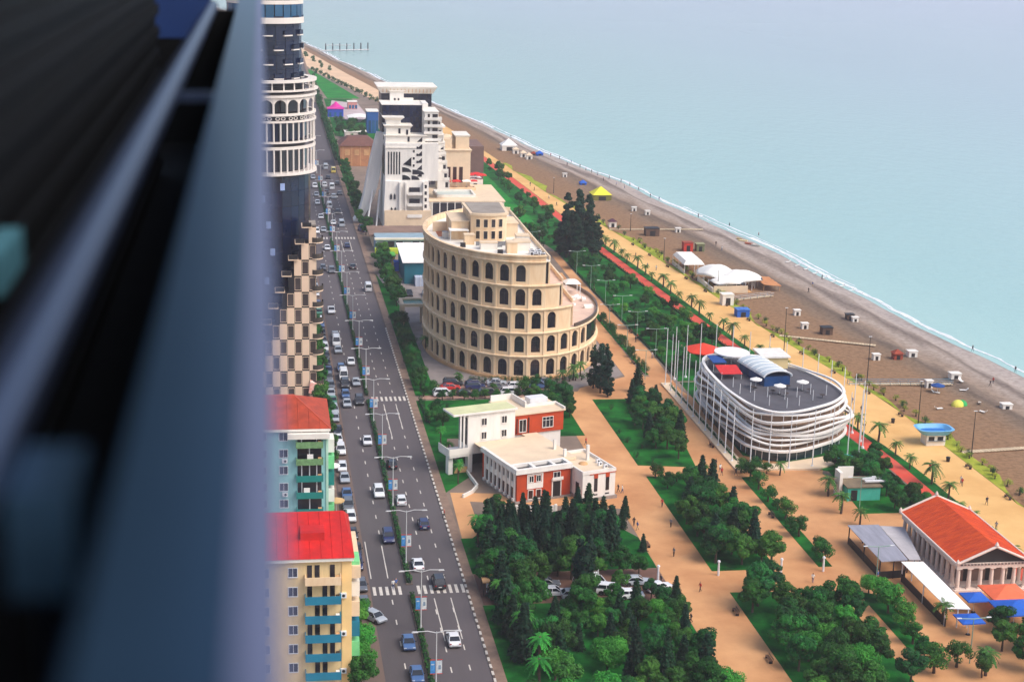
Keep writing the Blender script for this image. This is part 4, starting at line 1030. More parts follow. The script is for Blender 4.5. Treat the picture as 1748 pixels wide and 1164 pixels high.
for s, x in ((-1, X0 - .7), (1, X1 + .7)):
    b = MB(); a = [(x, Y0 - .8, zr), (x, Y1 + .8, zr), (xm, Y1 + .8, zr + hr), (xm, Y0 - .8, zr + hr)]
    b.hexa([(p[0], p[1], p[2] - .12) for p in a], a); o_ = b.build('roof_slope', M_orange_tile, temple)
    for i in range(1, 34):
        y = Y0 - .8 + (Y1 - Y0 + 1.6) * i / 34
        MB().tube([(x, y, zr + .03), (xm, y, zr + hr + .03)], .05, 4).build('roof_tile_row', M_orange_tile, o_)
    MB().tube([(x, Y0 - .9, zr + .02), (x, Y1 + .9, zr + .02)], .2, 6).build('gutter', M_temple, temple)
for y in (Y0 - .85, Y1 + .85):
    for x in (X0 - .7, X1 + .7): MB().tube([(x, y, zr + .03), (xm, y, zr + hr + .05)], .22, 6).build('raking_cornice', M_temple, temple)
    for x, z in ((xm, zr + hr), (X0 - .6, zr), (X1 + .6, zr)): MB().loft([[(x + r * math.cos(t), y + r * math.sin(t), z + h) for t in np.linspace(0, 2 * math.pi, 7)[:-1]] for r, h in ((.22, 0), (.34, .3), (.2, .6), (.03, .85))]).build('acroterion', M_temple, temple)
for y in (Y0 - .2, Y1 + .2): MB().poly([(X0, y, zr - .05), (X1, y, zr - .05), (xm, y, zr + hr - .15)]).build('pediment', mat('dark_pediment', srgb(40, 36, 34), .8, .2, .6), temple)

# --- pavilions, canopies and parasols beside the temple
def roofed(name, label, cat, quad_px, z, m, t=.12, posts=True, mp=None, wall=None):
    p = [G(px, py, z) for px, py in quad_px]; c = sum(p, Vector()) / 4
    o = thing(name, label, cat, (c.x, c.y, 0))
    MB().hexa([v - Vector((0, 0, t)) for v in p], p).build('roof', m, o)
    for i, v in enumerate(p):
        w = p[(i + 1) % 4]
        for f in (0.03, .5):
            q = v.lerp(w, f).lerp(c, .04); MB().box(q.x - .08, q.x + .08, q.y - .08, q.y + .08, 0, z - t - .005).build('post', mp or M_darkmetal, o)
    if wall:
        for i in (wall if isinstance(wall, tuple) else (0,)):
            a, b_ = p[i].lerp(c, .05), p[(i + 1) % 4].lerp(c, .05); d = (b_ - a).normalized().cross(Vector((0, 0, 1))) * .05
            MB().hexa([(a + d).xy.to_3d(), (b_ + d).xy.to_3d(), (b_ - d).xy.to_3d(), (a - d).xy.to_3d()], [(v.x, v.y, 1.3) for v in (a + d, b_ + d, b_ - d, a - d)]).build('low_wall', M_darkmetal, o)
    return o
M_zinc = mat('zinc_sheet', srgb(160, 158, 168), 0.5, 0.14, 0.25, metal=.2, stretch=(6, 1, 1))
roofed('cafe_pavilion', 'grey sheet-metal roofed cafe pavilion left of the temple hall', 'pavilion', [(1447, 896), (1500, 895), (1550, 955), (1505, 958)], 3.2, M_zinc, wall=(3, 2))
roofed('cafe_pavilion', 'flat pale grey roof directly against the temple columns', 'pavilion', [(1502, 897), (1544, 899), (1572, 955), (1552, 955)], 2.6, mat('pale_grey_roof', srgb(186, 180, 182), .8, .1, .4))
roofed('canopy', 'long white canvas canopy in front of the temple columns', 'canopy', [(1538, 958), (1576, 958), (1657, 1039), (1618, 1038)], 3.2, M_canvas, t=.08, mp=M_whitepaint, wall=(3,))
M_bluecan = mat('blue_canvas_bright', srgb(24, 92, 190), .8, .08, 1.0); M_coral = mat('coral_canvas', srgb(240, 110, 70), .8, .06, 1.0)
for px, py, w, m, lab in ((1664, 1016, 3.6, M_bluecan, 'small square blue parasol beside the temple corner columns'), (1716, 1008, 6.2, M_coral, 'large coral orange parasol in front of the temple portico'),
                          (1733, 1034, 6.0, M_bluecan, 'large blue parasol at the right edge below the coral one'), (1655, 1053, 3.6, M_bluecan, 'blue parasol at the end of the white canvas canopy')):
    p = G(px, py, 2.8); parasol(p.x, p.y, 0, w, 2.6, m, lab)
sb = thing('service_kiosk', 'small teal and grey service building among dark trees', 'kiosk', (107, 270, 0))
a = G(1430, 868); 
MB().box(104.6, 110.8, 268.6, 274.0, 0, 2.6).build('wall', mat('teal_render', srgb(70, 180, 158), .8, .12, .5), sb); MB().box(104.3, 111.1, 268.3, 274.3, 2.6, 2.8).build('roof', mat('rusty_roof', srgb(120, 104, 82), .9, .25, .6), sb)
MB().box(103.6, 104.2, 270.5, 273.2, 0, 4.8).build('screen_wall', M_offwhite, sb); MB().box(104.2, 107.2, 273.3, 273.6, 2.8, 5.0).build('screen_wall', M_offwhite, sb)
for y in (269.6, 271.0): MB().box(108.2, 112.2, y, y + .5, 3.2, 3.5).build('duct', M_whitepaint, sb)
MB().box(105.2, 106.4, 268.52, 268.58, .1, 2.1).build('door', M_darkmetal, sb)
# ================================================================ stepped white hotel
wh = thing('stepped_hotel', 'tall white stepped hotel with navy glass block and flared cornices', 'hotel', (50, 552, 0))
def hb(name, m, *boxes, parent=None):
    b = MB()
    for q in boxes: b.box(*q)
    return b.build(name, m, parent or wh)
def flared(x0, x1, y0, y1, z0, z1, out, m=None, name='flared_cornice', parent=None):
    return MB().hexa([(x0, y0, z0), (x1, y0, z0), (x1, y1, z0), (x0, y1, z0)], [(x0 - out, y0 - out, z1), (x1 + out, y0 - out, z1), (x1 + out, y1 + out, z1), (x0 - out, y1 + out, z1)]).build(name, m or M_offwhite, parent or wh)
# lower body, slightly battered
MB().hexa([(40.2, 545.2, 0), (56, 545.2, 0), (56, 566, 0), (40.2, 566, 0)], [(41.0, 546.4, 15.6), (55.6, 546.4, 15.6), (55.6, 566, 15.6), (41.0, 566, 15.6)]).build('lower_body', M_white, wh)
hb('plinth_wall', M_cream_lt, (40.6, 56.4, 544.2, 545.1, 0, 6.0))
hb('middle_body', M_white, (41, 59.0, 547.6, 566, 15.6, 28.2))
hb('step_block', M_offwhite, (41.2, 54.6, 549.4, 566, 28.2, 30.2)); flared(41.2, 54.6, 549.4, 566, 30.2, 30.7, .6)
hb('step_block', M_offwhite, (41.4, 49.6, 550.6, 566, 30.7, 33.0)); flared(41.4, 49.6, 550.6, 566, 33.0, 33.9, .8)
hb('step_block', M_offwhite, (41.6, 46.6, 553, 566, 33.9, 35.4)); flared(41.6, 46.6, 553, 566, 35.4, 36.4, 1.2)
for x0, z in ((48.2, 30.8), (48.6, 28.6), (45.6, 31.2)): hb('niche', M_glass, (x0, x0 + .7, 549.3 if z < 30 else 550.5, 549.38 if z < 30 else 550.58, z, z + 1.7))
# navy glass block in panels
hb('glass_block_core', M_darkmetal, (40.6, 54.2, 558.2, 570, 28, 39.9))
gp = MB().box(.03, .99, -.1, 0, .02, 1.96).mesh('glass_panel', M_glass_navy)
for i in range(13):
    for j in range(6): put('glass_panel', gp, wh, (40.9 + i * 1.02 - 50, 558.19 - 552, 28.1 + j * 1.96))
hb('roof_terrace', M_offwhite, (40.4, 54.6, 558, 572, 39.95, 40.2))
hb('white_fin', M_white, (54.3, 56.2, 557.4, 568, 28.2, 40.6))
# crown
hb('crown_core', M_glass_navy, (41.4, 59.0, 573, 586, 30, 42.4))
for i in range(17): hb('crown_mullion', M_darkmetal, (41.6 + i * 1.04, 41.68 + i * 1.04, 572.9, 572.99, 36, 42.4))
flared(41.2, 59.4, 572.6, 586.4, 42.4, 44.6, 1.3, M_offwhite, 'crown_cornice')
for i in range(14): hb('crown_rib', M_tan, (41.8 + i * 1.28, 41.95 + i * 1.28, 571.6, 572.2, 42.8, 44.3))
hb('crown_slab', M_offwhite, (39.8, 60.8, 571.2, 587.6, 44.62, 44.9))
hb('crown_pavilion', M_white, (44.2, 49.0, 570.4, 572.5, 38.4, 43.0)); flared(44.2, 49.0, 570.2, 572.4, 43.0, 43.6, .5)
for x in (45.6, 46.9): hb('pavilion_window', M_glass, (x, x + .6, 570.3, 570.38, 39, 41))
hb('pavilion_arm', M_white, (49, 52.4, 570.6, 572.4, 40.2, 41.0))
# right-hand stack of balconies
hb('stack_core', M_white, (54.6, 59.2, 551.6, 566, 15.6, 38.1)); flared(54.6, 59.2, 551.6, 566, 38.1, 38.5, .3)
for j in range(9):
    z = 17.0 + j * 2.35
    o = hb('stack_balcony', M_white, (54.2, 60.3, 550.4, 551.59, z, z + .3)); hb('stack_parapet', M_white, (54.2, 60.3, 550.4, 550.52, z + .3, z + .9), parent=o)
    hb('stack_opening', M_glass, (57.2, 59.0, 551.5, 551.58, z + .35, z + 1.9), parent=o)
    if j > 5: hb('stack_window', M_glass, (55.6, 56.3, 551.5, 551.58, z + .4, z + 1.9), parent=o)
    # flat dark triangle painting in a recess's shadow on the stepped flank
    if j < 6: MB().hexa([(51.6, 547.5, z), (53.4, 547.5, z), (53.4, 547.5, z + 1.7)], [(51.6, 547.58, z), (53.4, 547.58, z), (53.4, 547.58, z + 1.7)]).build('triangular_shade', M_glass, wh)
for i in range(8):
    x = 60.3 + .4 * (i % 2); hb('sea_balcony', M_white, (59.21, x + 1.2, 554, 562, 14 + i * 2.7, 14.5 + i * 2.7))
# jagged terraces stepping down towards the sea
for i in range(8):
    x1, z1 = 60.5 + 0.38 * i, 35.5 - 2.9 * i; y0 = 556 - 0.5 * i
    o = hb('sea_terrace', M_white, (59.25, x1, y0, y0 + 7, z1 - 3.2, z1)); hb('terrace_parapet', M_white, (x1 - 1.8, x1 + .25, y0 - .25, y0 - .05, z1 - .2, z1 + .8), parent=o)
    hb('terrace_opening', M_glass, (x1 - 1.15, x1 - .25, y0 - .04, y0 - .005, z1 - 2.6, z1 - .8), parent=o); hb('terrace_post', M_white, (x1 + .02, x1 + .25, y0 - .25, y0, z1 - 3.2, z1 - .2), parent=o)
# small windows and ledges that break up the tall white walls
for i in range(6):
    hb('ledge', M_offwhite, (40.7 + (i % 2) * .2, 47 + (i % 3) * 2.2, 547.3, 547.59, 16.2 + i * 2.1, 16.4 + i * 2.1)) if i > 4 else None
    hb('small_window', M_glass, (50.3 + (i % 2) * 1.2, 50.9 + (i % 2) * 1.2, 547.5, 547.58, 20.4 + i * 1.2, 21.2 + i * 1.2))
    hb('small_window', M_glass, (54.1, 55.0, 545.3 + i * .18, 546.3 + i * .12, 2.2 + i * 2.2, 3.4 + i * 2.2))
# tall slits
for i in range(5): hb('window_slit', M_glass, (41.9 + i * .92, 42.35 + i * .92, 547.5, 547.58, 17.8, 25.4))
# curved openings
for x0, x1, z0, z1 in ((46.7, 49.8, 18.6, 20.2), (50.2, 54.2, 17.8, 19.4), (49.9, 52.6, 15.9, 17.4), (46.8, 49.6, 15.9, 17.6)):
    b = MB(); n = 6; pts = [(x0, z0), (x1, z0)] + [(x1 - (x1 - x0) * (1 - math.cos(math.pi / 2 * i / n)) , z0 + (z1 - z0) * math.sin(math.pi / 2 * i / n)) for i in range(1, n + 1)]
    b.hexa([(x, 547.5, z) for x, z in pts], [(x, 547.58, z) for x, z in pts]); b.build('curved_opening', M_glass, wh)
MB().hexa([(47, 547.4, 21.2), (49.8, 547.4, 20.6), (49.8, 547.4, 23.6)], [(47, 547.55, 21.2), (49.8, 547.55, 20.6), (49.8, 547.55, 23.6)]).build('curved_opening', M_glass, wh)
# lower facade: fins, arched windows, balconies
for x in (45.6, 47.6, 53.6): hb('fin', M_white, (x, x + .5, 544.6, 546.9, 4, 15.4))
for x, z in ((42.6, 9.6), (43.8, 9.6), (42.8, 5.0), (44, 5.0)):
    b = MB(); pts = [(x, z), (x + .62, z), (x + .62, z + 1.4), (x + .31, z + 2.0), (x, z + 1.4)]; b.hexa([(u, 545.42 + (z - 5) * .06, v) for u, v in pts], [(u, 545.9 + (z - 5) * .06, v) for u, v in pts]); b.build('pointed_window', M_glass, wh)
for j, z in enumerate((3.6, 7.4, 11.2)):
    o = hb('lower_balcony', M_white, (48.3, 53.3, 543.8, 546.2, z, z + .3)); hb('balcony_parapet', M_white, (48.3, 53.3, 543.8, 543.95, z + .3, z + 1.1), parent=o)
    hb('balcony_door', M_glass, (49, 52.6, 545.2 + j * .28, 545.6 + j * .28, z + .4, z + 2.4), parent=o); hb('balcony_furniture', M_darkmetal, (50 + j * .6, 51 + j * .6, 544.2, 544.8, z + .3, z + .9), parent=o)
# swooping buttress on the road side
b = MB(); rings = []
for i in range(13):
    t = i / 12; z = 30.5 * (1 - t); x = 40.6 - 1.6 * t - 6.4 * (t ** 3.4); w = 1.7 + 2.0 * math.sin(math.pi * min(1, t * 1.05)) ; dy = 2.2 + 1.3 * t
    rings.append([(x - w, 560 - dy, z), (x + .5, 560 - dy - .3, z), (x + .5, 560 + dy, z), (x - w, 560 + dy, z)])
b.loft(rings[::-1]); b.build('swoop_buttress', M_white, wh)
for k in range(2): MB().hexa([(34.6 + k * 3.2, 546, 0), (35.0 + k * 3.2, 546, 0), (35.0 + k * 3.2, 549, 0), (34.6 + k * 3.2, 549, 0)], [(37.2 + k * 2.4, 556, 11), (37.6 + k * 2.4, 556, 11), (37.6 + k * 2.4, 558, 11), (37.2 + k * 2.4, 558, 11)]).build('raking_strut', M_white, wh)
for j in range(5): hb('flank_window', M_glass, (40.9, 41.1, 550 + j * 2.6, 551.2 + j * 2.6, 17, 27))
# podium with pool and terraces
hb('podium', M_offwhite, (56.2, 82, 549, 585, 0, 8.2)); hb('podium_deck', M_cream_lt, (56.2, 82.4, 548.6, 585, 8.2, 8.5))
hb('pool_rim', M_white, (59.6, 73.2, 556.6, 557.2, 8.5, 9.3), (59.6, 73.2, 568.6, 569.2, 8.5, 9.3), (59.6, 60.2, 557.2, 568.6, 8.5, 9.3), (72.6, 73.2, 557.2, 568.6, 8.5, 9.3))
hb('pool_floor', mat('empty_pool', srgb(196, 206, 200), .5, .06, .4), (60.2, 72.6, 557.2, 568.6, 8.5, 8.62))
for i in range(5):
    o = hb('curtain_frame', M_white, (57 + i * 2.6, 57.3 + i * 2.6, 548.2, 548.95, 0, 8.1)); hb('curtain_glass', M_glass, (57.3 + i * 2.6, 59.6 + i * 2.6, 548.6, 548.9, .3, 7.8), parent=o)
hb('terrace', M_offwhite, (66, 84, 536, 548.1, 0, 5.2)); hb('terrace_deck', M_terrace, (65.8, 84.2, 535.8, 548.1, 5.2, 5.4))
b = MB().prism([(75 + 4.5 * math.cos(t), 541 + 4.5 * math.sin(t)) for t in np.linspace(0, 2 * math.pi, 18, endpoint=False)], 5.4, 7.2); b.build('round_bar', M_cream_lt, wh)
MB().prism([(75 + 5 * math.cos(t), 541 + 5 * math.sin(t)) for t in np.linspace(0, 2 * math.pi, 18, endpoint=False)], 7.2, 7.5).build('round_bar_roof', M_offwhite, wh)
for x, y in ((70, 545), (80, 546), (82, 538)): hb('roof_plant', M_steel, (x - .8, x + .8, y - .6, y + .6, 5.4, 6.8))
# cream wing towards the sea
hb('sea_wing', M_cream_lt, (62.6, 73.4, 575, 592, 0, 21.5)); flared(62.6, 73.4, 575, 592, 21.5, 22.4, .5, M_cream_lt)
hb('sea_wing_upper', M_cream_lt, (61, 67, 578, 592, 22.4, 26.0)); MB().dome(65.5, 584, 22.4, 4.5, 5, 4.6, 16, 5).build('sea_wing_dome', M_cream_lt, wh)
hb('sea_wing_tower', M_cream_lt, (68.4, 73.2, 578, 590, 22.4, 26.6)); flared(68.4, 73.2, 578, 590, 26.6, 27.2, .4)
for i in range(3): hb('tall_window', M_brown_glass, (65.0 + i * 2.2, 66.3 + i * 2.2, 574.9, 574.98, 10.8, 16.4))
hb('wing_entrance_roof', M_cream, (61.4, 75, 571, 575, 0, 9.6))
hb('neighbour_block', mat('taupe_roof_block', srgb(120, 92, 84), .85, .15, .3), (66, 84, 618, 640, 0, 18))
hb('villa_block', M_white, (74, 79.5, 586, 594, 0, 10.2)); hb('villa_window', M_glass, (76, 77.4, 585.9, 585.98, 6.8, 8.8))
redc = mat('red_canvas', srgb(206, 40, 40))
for i, (x, y, z, w) in enumerate(((64.6, 572.6, 9.6, 3.0), (68.2, 572.4, 9.6, 3.2), (71.8, 572.6, 9.6, 3.0), (74.4, 573, 9.6, 2.6))):
    parasol(x, y, z, w, 2.2, redc if i != 2 else M_canvas, 'terrace parasol outside the tall hotel windows, %s from the left' % nth(i), grp='parasols on the stepped hotel terrace')
for i, (x, y) in enumerate(((74.5, 588), (77.4, 590), (79, 587))): parasol(x, y, 10.2, 3.6, 1.6, redc, 'red parasol on the small white house roof, %s from the left' % nth(i), grp='red roof parasols')

# ================================================================ low buildings between the two hotels
lb1 = thing('striped_pavilion', 'low grey-blue pavilion with lime green fascia between the two hotels', 'pavilion', (44, 514, 0))
MB().box(34.8, 55, 503, 512, 0, 4.4).build('wall', mat('greyblue_render', srgb(140, 164, 176), .7, .1, .4), lb1)
MB().box(33.4, 56, 512.2, 528, 3.2, 3.8).build('roof', mat('brown_roof', srgb(132, 106, 92), .9, .2, .2), lb1); MB().box(34.5, 56, 512.1, 527, 0, 3.19).build('rear_wall', M_cream, lb1)
MB().box(34.4, 55.4, 502.3, 502.99, 4.0, 4.6).build('cornice', M_offwhite, lb1)
MB().box(34.4, 55.4, 499.4, 501.8, .1, 1.7).build('lime_fascia', mat('lime_green', srgb(188, 206, 60), .6, .1, .6), lb1)
for i in range(7): MB().box(36 + i * 2.6, 38.1 + i * 2.6, 502.93, 502.99, 1.6, 3.4).build('window', M_glass if i % 3 else M_steel, lb1)
lb2 = thing('teal_hall', 'teal walled hall with large white roof beside the arcaded hotel', 'hall', (46, 468, 0))
MB().box(39.8, 54, 456, 478, 0, 6.2).build('wall', mat('deep_teal_render', srgb(6, 96, 112), .7, .1, .4), lb2)
MB().hexa([(39.2, 455.4, 6.2), (54.4, 455.4, 6.2), (54.4, 479, 7.4), (39.2, 479, 7.4)], [(39.2, 455.4, 6.4), (54.4, 455.4, 6.4), (54.4, 479, 7.6), (39.2, 479, 7.6)]).build('roof', M_canvas, lb2)
MB().box(42.6, 54, 452.6, 455.9, 0, 2.6).build('porch', mat('pale_lilac', srgb(176, 186, 206), .7, .1, .6), lb2)
for i in range(8): MB().cyl(42.8 + i * 1.3, 452.4, 0, 3.4, .05, n=5).build('porch_post', M_whitepaint, lb2)
lb3 = thing('yellow_kiosk', 'small yellow-green kiosk behind the roadside trees', 'kiosk', (38, 482, 0))
MB().box(35.6, 39.0, 480, 486, 0, 3.2).build('wall', mat('yellow_panels', srgb(226, 212, 110), .7, .1, 1), lb3); MB().box(35.3, 39.3, 479.7, 486.3, 3.2, 3.4).build('roof', mat('green_roof', srgb(80, 170, 60), .7, .15, .6), lb3)
for x in (36.4, 37.8): MB().box(x - .4, x + .4, 479.93, 479.99, .4, 2.6).build('door', M_cream_lt, lb3)
lb4 = thing('blue_kiosk', 'small bright blue booth beside the teal hall', 'kiosk', (39, 476, 0)); MB().box(38.4, 39.7, 474, 477, 0, 2.6).build('wall', mat('bright_blue', srgb(30, 96, 200), .6), lb4); MB().box(38.2, 39.75, 473.8, 477.2, 2.6, 2.75).build('roof', M_bluecan, lb4)
gate = thing('hotel_gatehouse', 'cream gateway with green glass top beside the arcaded hotel', 'gatehouse', (38, 408, 0))
for x in (35.0, 40.2): MB().box(x - .35, x + .35, 403.6, 404.4, 0, 5.6).build('pillar', M_cream_lt, gate)
for x in (35.0, 40.2): MB().box(x - .35, x + .35, 409.6, 410.4, 0, 5.6).build('pillar', M_cream_lt, gate)
MB().box(34.4, 41, 403.2, 404, 5.6, 6.3).box(34.4, 41, 410, 410.8, 5.6, 6.3).box(34.4, 35.2, 404, 410, 5.6, 6.3).box(40.2, 41, 404, 410, 5.6, 6.3).build('beam', M_cream_lt, gate)
MB().box(35.2, 40.2, 404, 410, 5.7, 5.9).build('glass_top', mat('green_glass', srgb(8, 120, 106), .2, .1, .6), gate)
# far buildings and playground
fbd = thing('brown_hall', 'brown brick hall with dark hipped roof beyond the white hotel', 'hall', (40, 694, 0))
MB().box(32.6, 48, 689, 704, 0, 8.6).build('wall', mat('brown_brick', srgb(186, 128, 88), .85, .15, .5), fbd)
b = MB(); e = [(32, 688.4, 8.6), (48.6, 688.4, 8.6), (48.6, 704.6, 8.6), (32, 704.6, 8.6)]; b.hexa(e, [(36, 694, 11.8), (44.6, 694, 11.8), (44.6, 700, 11.8), (36, 700, 11.8)]); b.build('roof', mat('dark_brown_roof', srgb(110, 72, 62), .85, .15, .5), fbd)
for i in range(4): MB().box(33.6 + i * 3.7, 33.9 + i * 3.7, 688.9, 688.99, .2, 8.4).build('pilaster', M_tan, fbd)
for i in range(3): MB().box(34.6 + i * 4, 36.6 + i * 4, 688.92, 688.98, 4.6, 7).build('window', M_tan, fbd)
for nm, lab, x0, x1, y0, y1, h, c in (('blue_play_building', 'bright blue tall play building left of the stepped hotel', 51, 56.4, 800, 812, 10.5, (16, 88, 160)), ('blue_kiosk_hall', 'low royal blue hall with magenta canopy far along the boulevard', 34.6, 42.8, 868, 876, 4.2, (24, 72, 176)),
                                  ('white_pavilion', 'long white low pavilion in the far playground', 39, 49, 776, 786, 3.5, (226, 214, 200)), ('pink_pavilion', 'small pink curved pavilion beside the far lawn', 47, 52, 905, 912, 4, (206, 140, 130))):
    t = thing(nm, lab, 'building', ((x0 + x1) / 2, (y0 + y1) / 2, 0)); MB().box(x0, x1, y0, y1, 0, h).build('wall', mat(nm + '_wall', srgb(*c), .7, .1, .4), t); MB().box(x0 - .3, x1 + .3, y0 - .3, y1 + .3, h, h + .25).build('roof', M_offwhite if nm != 'blue_kiosk_hall' else mat('magenta', srgb(216, 30, 150), .6), t)
    for i in range(3): MB().box(x0 + .6 + i * (x1 - x0) / 3, x0 + 1.8 + i * (x1 - x0) / 3, y0 - .08, y0 - .01, .4, h * .6).build('window', M_glass_blue, t)
t = thing('magenta_tent', 'bright magenta tent roof above the far blue hall', 'tent', (39.5, 884, 0))
MB().loft([[(39.5 + r * math.cos(a), 884 + r * 1.1 * math.sin(a), z) for a in np.linspace(0, 2 * math.pi, 13)[:-1]] for r, z in ((4.6, 2.6), (4.4, 3.2), (2.2, 4.6), (.2, 6.4))]).build('canopy', mat('magenta', srgb(216, 30, 150), .6), t)
for a in range(6): MB().cyl(39.5 + 4.2 * math.cos(a), 884 + 4.4 * math.sin(a), 0, 2.7, .08, n=5).build('post', M_whitepaint, t)
t = thing('white_stage_roof', 'white curved sports court roof beyond the far green lawn', 'canopy', (50, 850, 0))
MB().loft([[(x, y, 2.2 + 1.0 * math.sin(math.pi * (x - 44) / 12) + dz) for x in np.linspace(44, 56, 9)] + [(x, y, 2.0 + 1.0 * math.sin(math.pi * (x - 44) / 12) + dz) for x in np.linspace(56, 44, 9)] for y, dz in ((842, 0), (850, .3), (858, 0))]).build('roof', M_canvas, t)
for x in (44.3, 55.7):
    for y in (843, 857): MB().box(x - .1, x + .1, y - .1, y + .1, 0, 2.1).build('post', M_whitepaint, t)
# ================================================================ on the beach
def bz(x, y): return beach_at(x, y)
M_tent = mat('white_tent_membrane', srgb(244, 240, 232), .75, .04, .5)
tent = thing('beach_tent_restaurant', 'large white scalloped tent restaurant on the sand', 'tent', (133, 452, -.2))
def scallop(cx, cy, lx, ly, z0, h, ph=0.0):
    b = MB(); rings = []; n = 24
    for k in range(7):
        t = k / 6; rr = 1 - t * .92
        rings.append([(cx + lx * rr * math.cos(2 * math.pi * i / n), cy + ly * rr * math.sin(2 * math.pi * i / n), z0 + (h * (1 - (1 - t) ** 1.7)) + (1 - t) * .9 * (abs(math.sin(4 * math.pi * i / n / 1.0 + ph)) - .4)) for i in range(n)])
    b.smooth = True; b.loft(rings); return b
scallop(131.5, 455, 6.2, 7.0, 2.6, 2.6).build('membrane', M_tent, tent); scallop(137, 449.5, 6.6, 6.6, 2.4, 2.3, .7).build('membrane', M_tent, tent); scallop(132, 445.2, 5.4, 4.2, 2.2, 1.7, 1.4).build('membrane', M_tent, tent)
for i in range(16):
    a = 2 * math.pi * i / 16; MB().cyl(134 + 7.5 * math.cos(a), 450.5 + 8 * math.sin(a), -.6, 2.6, .09, n=6).build('mast', M_whitepaint, tent)
MB().box(126.6, 127.0, 441.5, 458, -.3, 1.3).build('side_rail', M_offwhite, tent); MB().box(127.0, 137, 441.2, 441.6, -.5, 1.9).build('front_wall', M_cream_lt, tent)
MB().box(128, 138.5, 442, 459, -.6, -.1).build('deck', M_tan, tent); MB().box(130, 136, 446, 454, -.1, 1.6).build('bar_counter', M_darkmetal, tent)
t2 = thing('beach_tent', 'smaller flat white tent behind the scalloped beach tent', 'tent', (128, 475, 0)); MB().hexa([(124.6, 466.5, 2.9), (131, 466.5, 2.9), (131.5, 482, 2.9), (125, 482, 2.9)], [(125.4, 467.5, 4.0), (130.2, 467.5, 4.0), (130.6, 481, 4.0), (125.8, 481, 4.0)]).build('membrane', M_tent, t2)
for x in (125, 128, 131):
    for y in (467, 474, 481.6): MB().cyl(x, y, -.5, 2.95, .08, n=6).build('mast', M_whitepaint, t2)
MB().box(124.9, 125.1, 467, 481, -.2, 1.2).build('side_rail', M_offwhite, t2)
t3 = thing('orange_awning', 'orange fabric awning on the sea side of the tent restaurant', 'awning', (144.5, 449, 0))
for i in range(4): MB().hexa([(142.4, 443.5 + i * 3.2, 1.7), (147.6, 443 + i * 3.2, 1.3), (147.8, 446 + i * 3.2, 1.3), (142.5, 446.4 + i * 3.2, 1.7)], [(142.4, 443.5 + i * 3.2, 1.8), (147.6, 443 + i * 3.2, 1.4), (147.8, 446 + i * 3.2, 1.4), (142.5, 446.4 + i * 3.2, 1.8)]).build('fabric', mat('orange_fabric', srgb(196, 132, 84), .85, .12, .6), t3)
for x in (142.6, 147.4):
    for y in (444, 450, 455.6): MB().cyl(x, y, -.7, 1.6, .07, n=5).build('post', M_tan, t3)
def cabin(name, label, px, py, w, d, h, mw, mr, cat='kiosk', roof='flat', group=None, rz=0.0):
    p = G(px, py, -.2); z = bz(p.x, p.y) if p.x > interp(PROM_R, p.y) else .04
    t = thing(name, label, cat, (p.x, p.y, z - .05), group, rz)
    MB().box(-w / 2, w / 2, -d / 2, d / 2, 0, h).build('wall', mw, t, local=True)
    if roof == 'flat': MB().box(-w / 2 - .15, w / 2 + .15, -d / 2 - .15, d / 2 + .15, h, h + .16).build('roof', mr, t, local=True)
    else: MB().hexa([(-w / 2 - .3, -d / 2 - .3, h), (w / 2 + .3, -d / 2 - .3, h), (w / 2 + .3, d / 2 + .3, h), (-w / 2 - .3, d / 2 + .3, h)], [(-.15, -.15, h + w * .4), (.15, -.15, h + w * .4), (.15, .15, h + w * .4), (-.15, .15, h + w * .4)]).build('roof', mr, t, local=True)
    MB().box(-w * .2, w * .2, -d / 2 - .04, -d / 2 - .005, .1, h * .72).build('door', M_darkmetal, t, local=True)
    return t
M_wood = mat('weathered_wood', srgb(96, 72, 58), .9, .25, 1.0); M_rust = mat('rusty_red', srgb(150, 62, 40), .85, .2, 1.0)
cabin('container_kiosk', 'white box kiosk beside the promenade below the tents', 1240, 521, 3.2, 3.0, 3.0, M_white, M_offwhite)
cabin('snack_kiosk', 'blue and white snack kiosk beside the promenade', 1266, 541, 3.4, 3.0, 2.0, M_bluecan, mat('blue_white_sheet', srgb(90, 140, 210), .7, 0, .8, col2=srgb(30, 80, 170)))
cabin('beach_hut', 'dark thatched hut on the upper beach above the red container', 1112, 402, 4.6, 3.4, 2.6, M_wood, M_darkmetal)
cabin('red_container', 'red round kiosk behind the white beach tents', 1173, 428, 3.0, 3.0, 2.8, mat('kiosk_red', srgb(196, 50, 34), .7, .1, .8), M_rust)
cabin('green_hut', 'small olive hut right of the red kiosk', 1194, 428, 2.6, 2.6, 2.4, mat('olive_panel', srgb(110, 116, 80), .8, .15, 1), mat('olive_roof', srgb(150, 150, 110), .8, .1, 1))
cabin('changing_cabin', 'rust-red pointed changing cabin in the middle of the beach', 1531, 612, 2.2, 2.0, 1.6, M_rust, M_rust, 'cabin', 'pyr')
cabin('changing_cabin', 'dark slatted cabin on the open sand right of the flagpoles', 1410, 570, 2.7, 2.4, 1.9, M_wood, M_darkmetal, 'cabin')
cabin('changing_cabin', 'small white changing cabin right of the rust-red one', 1556, 610, 2.2, 1.8, 1.4, M_white, M_white, 'cabin')
cabin('changing_cabin', 'dark cabin with white box nearest the wet sand', 1450, 546, 2.0, 1.8, 1.4, M_wood, M_darkmetal, 'cabin'); cabin('changing_cabin', 'white box beside the dark cabin near the wet sand', 1459, 549, 1.6, 1.3, 1.2, M_white, M_white, 'cabin')
cabin('changing_cabin', 'white changing cabin with blue side on the right beach', 1629, 648, 2.4, 1.9, 1.3, M_white, M_white, 'cabin')
cabin('changing_cabin', 'white upright cabin beside the blue beach umbrella', 1585, 661, 1.5, 1.3, 1.7, M_white, M_white, 'cabin')
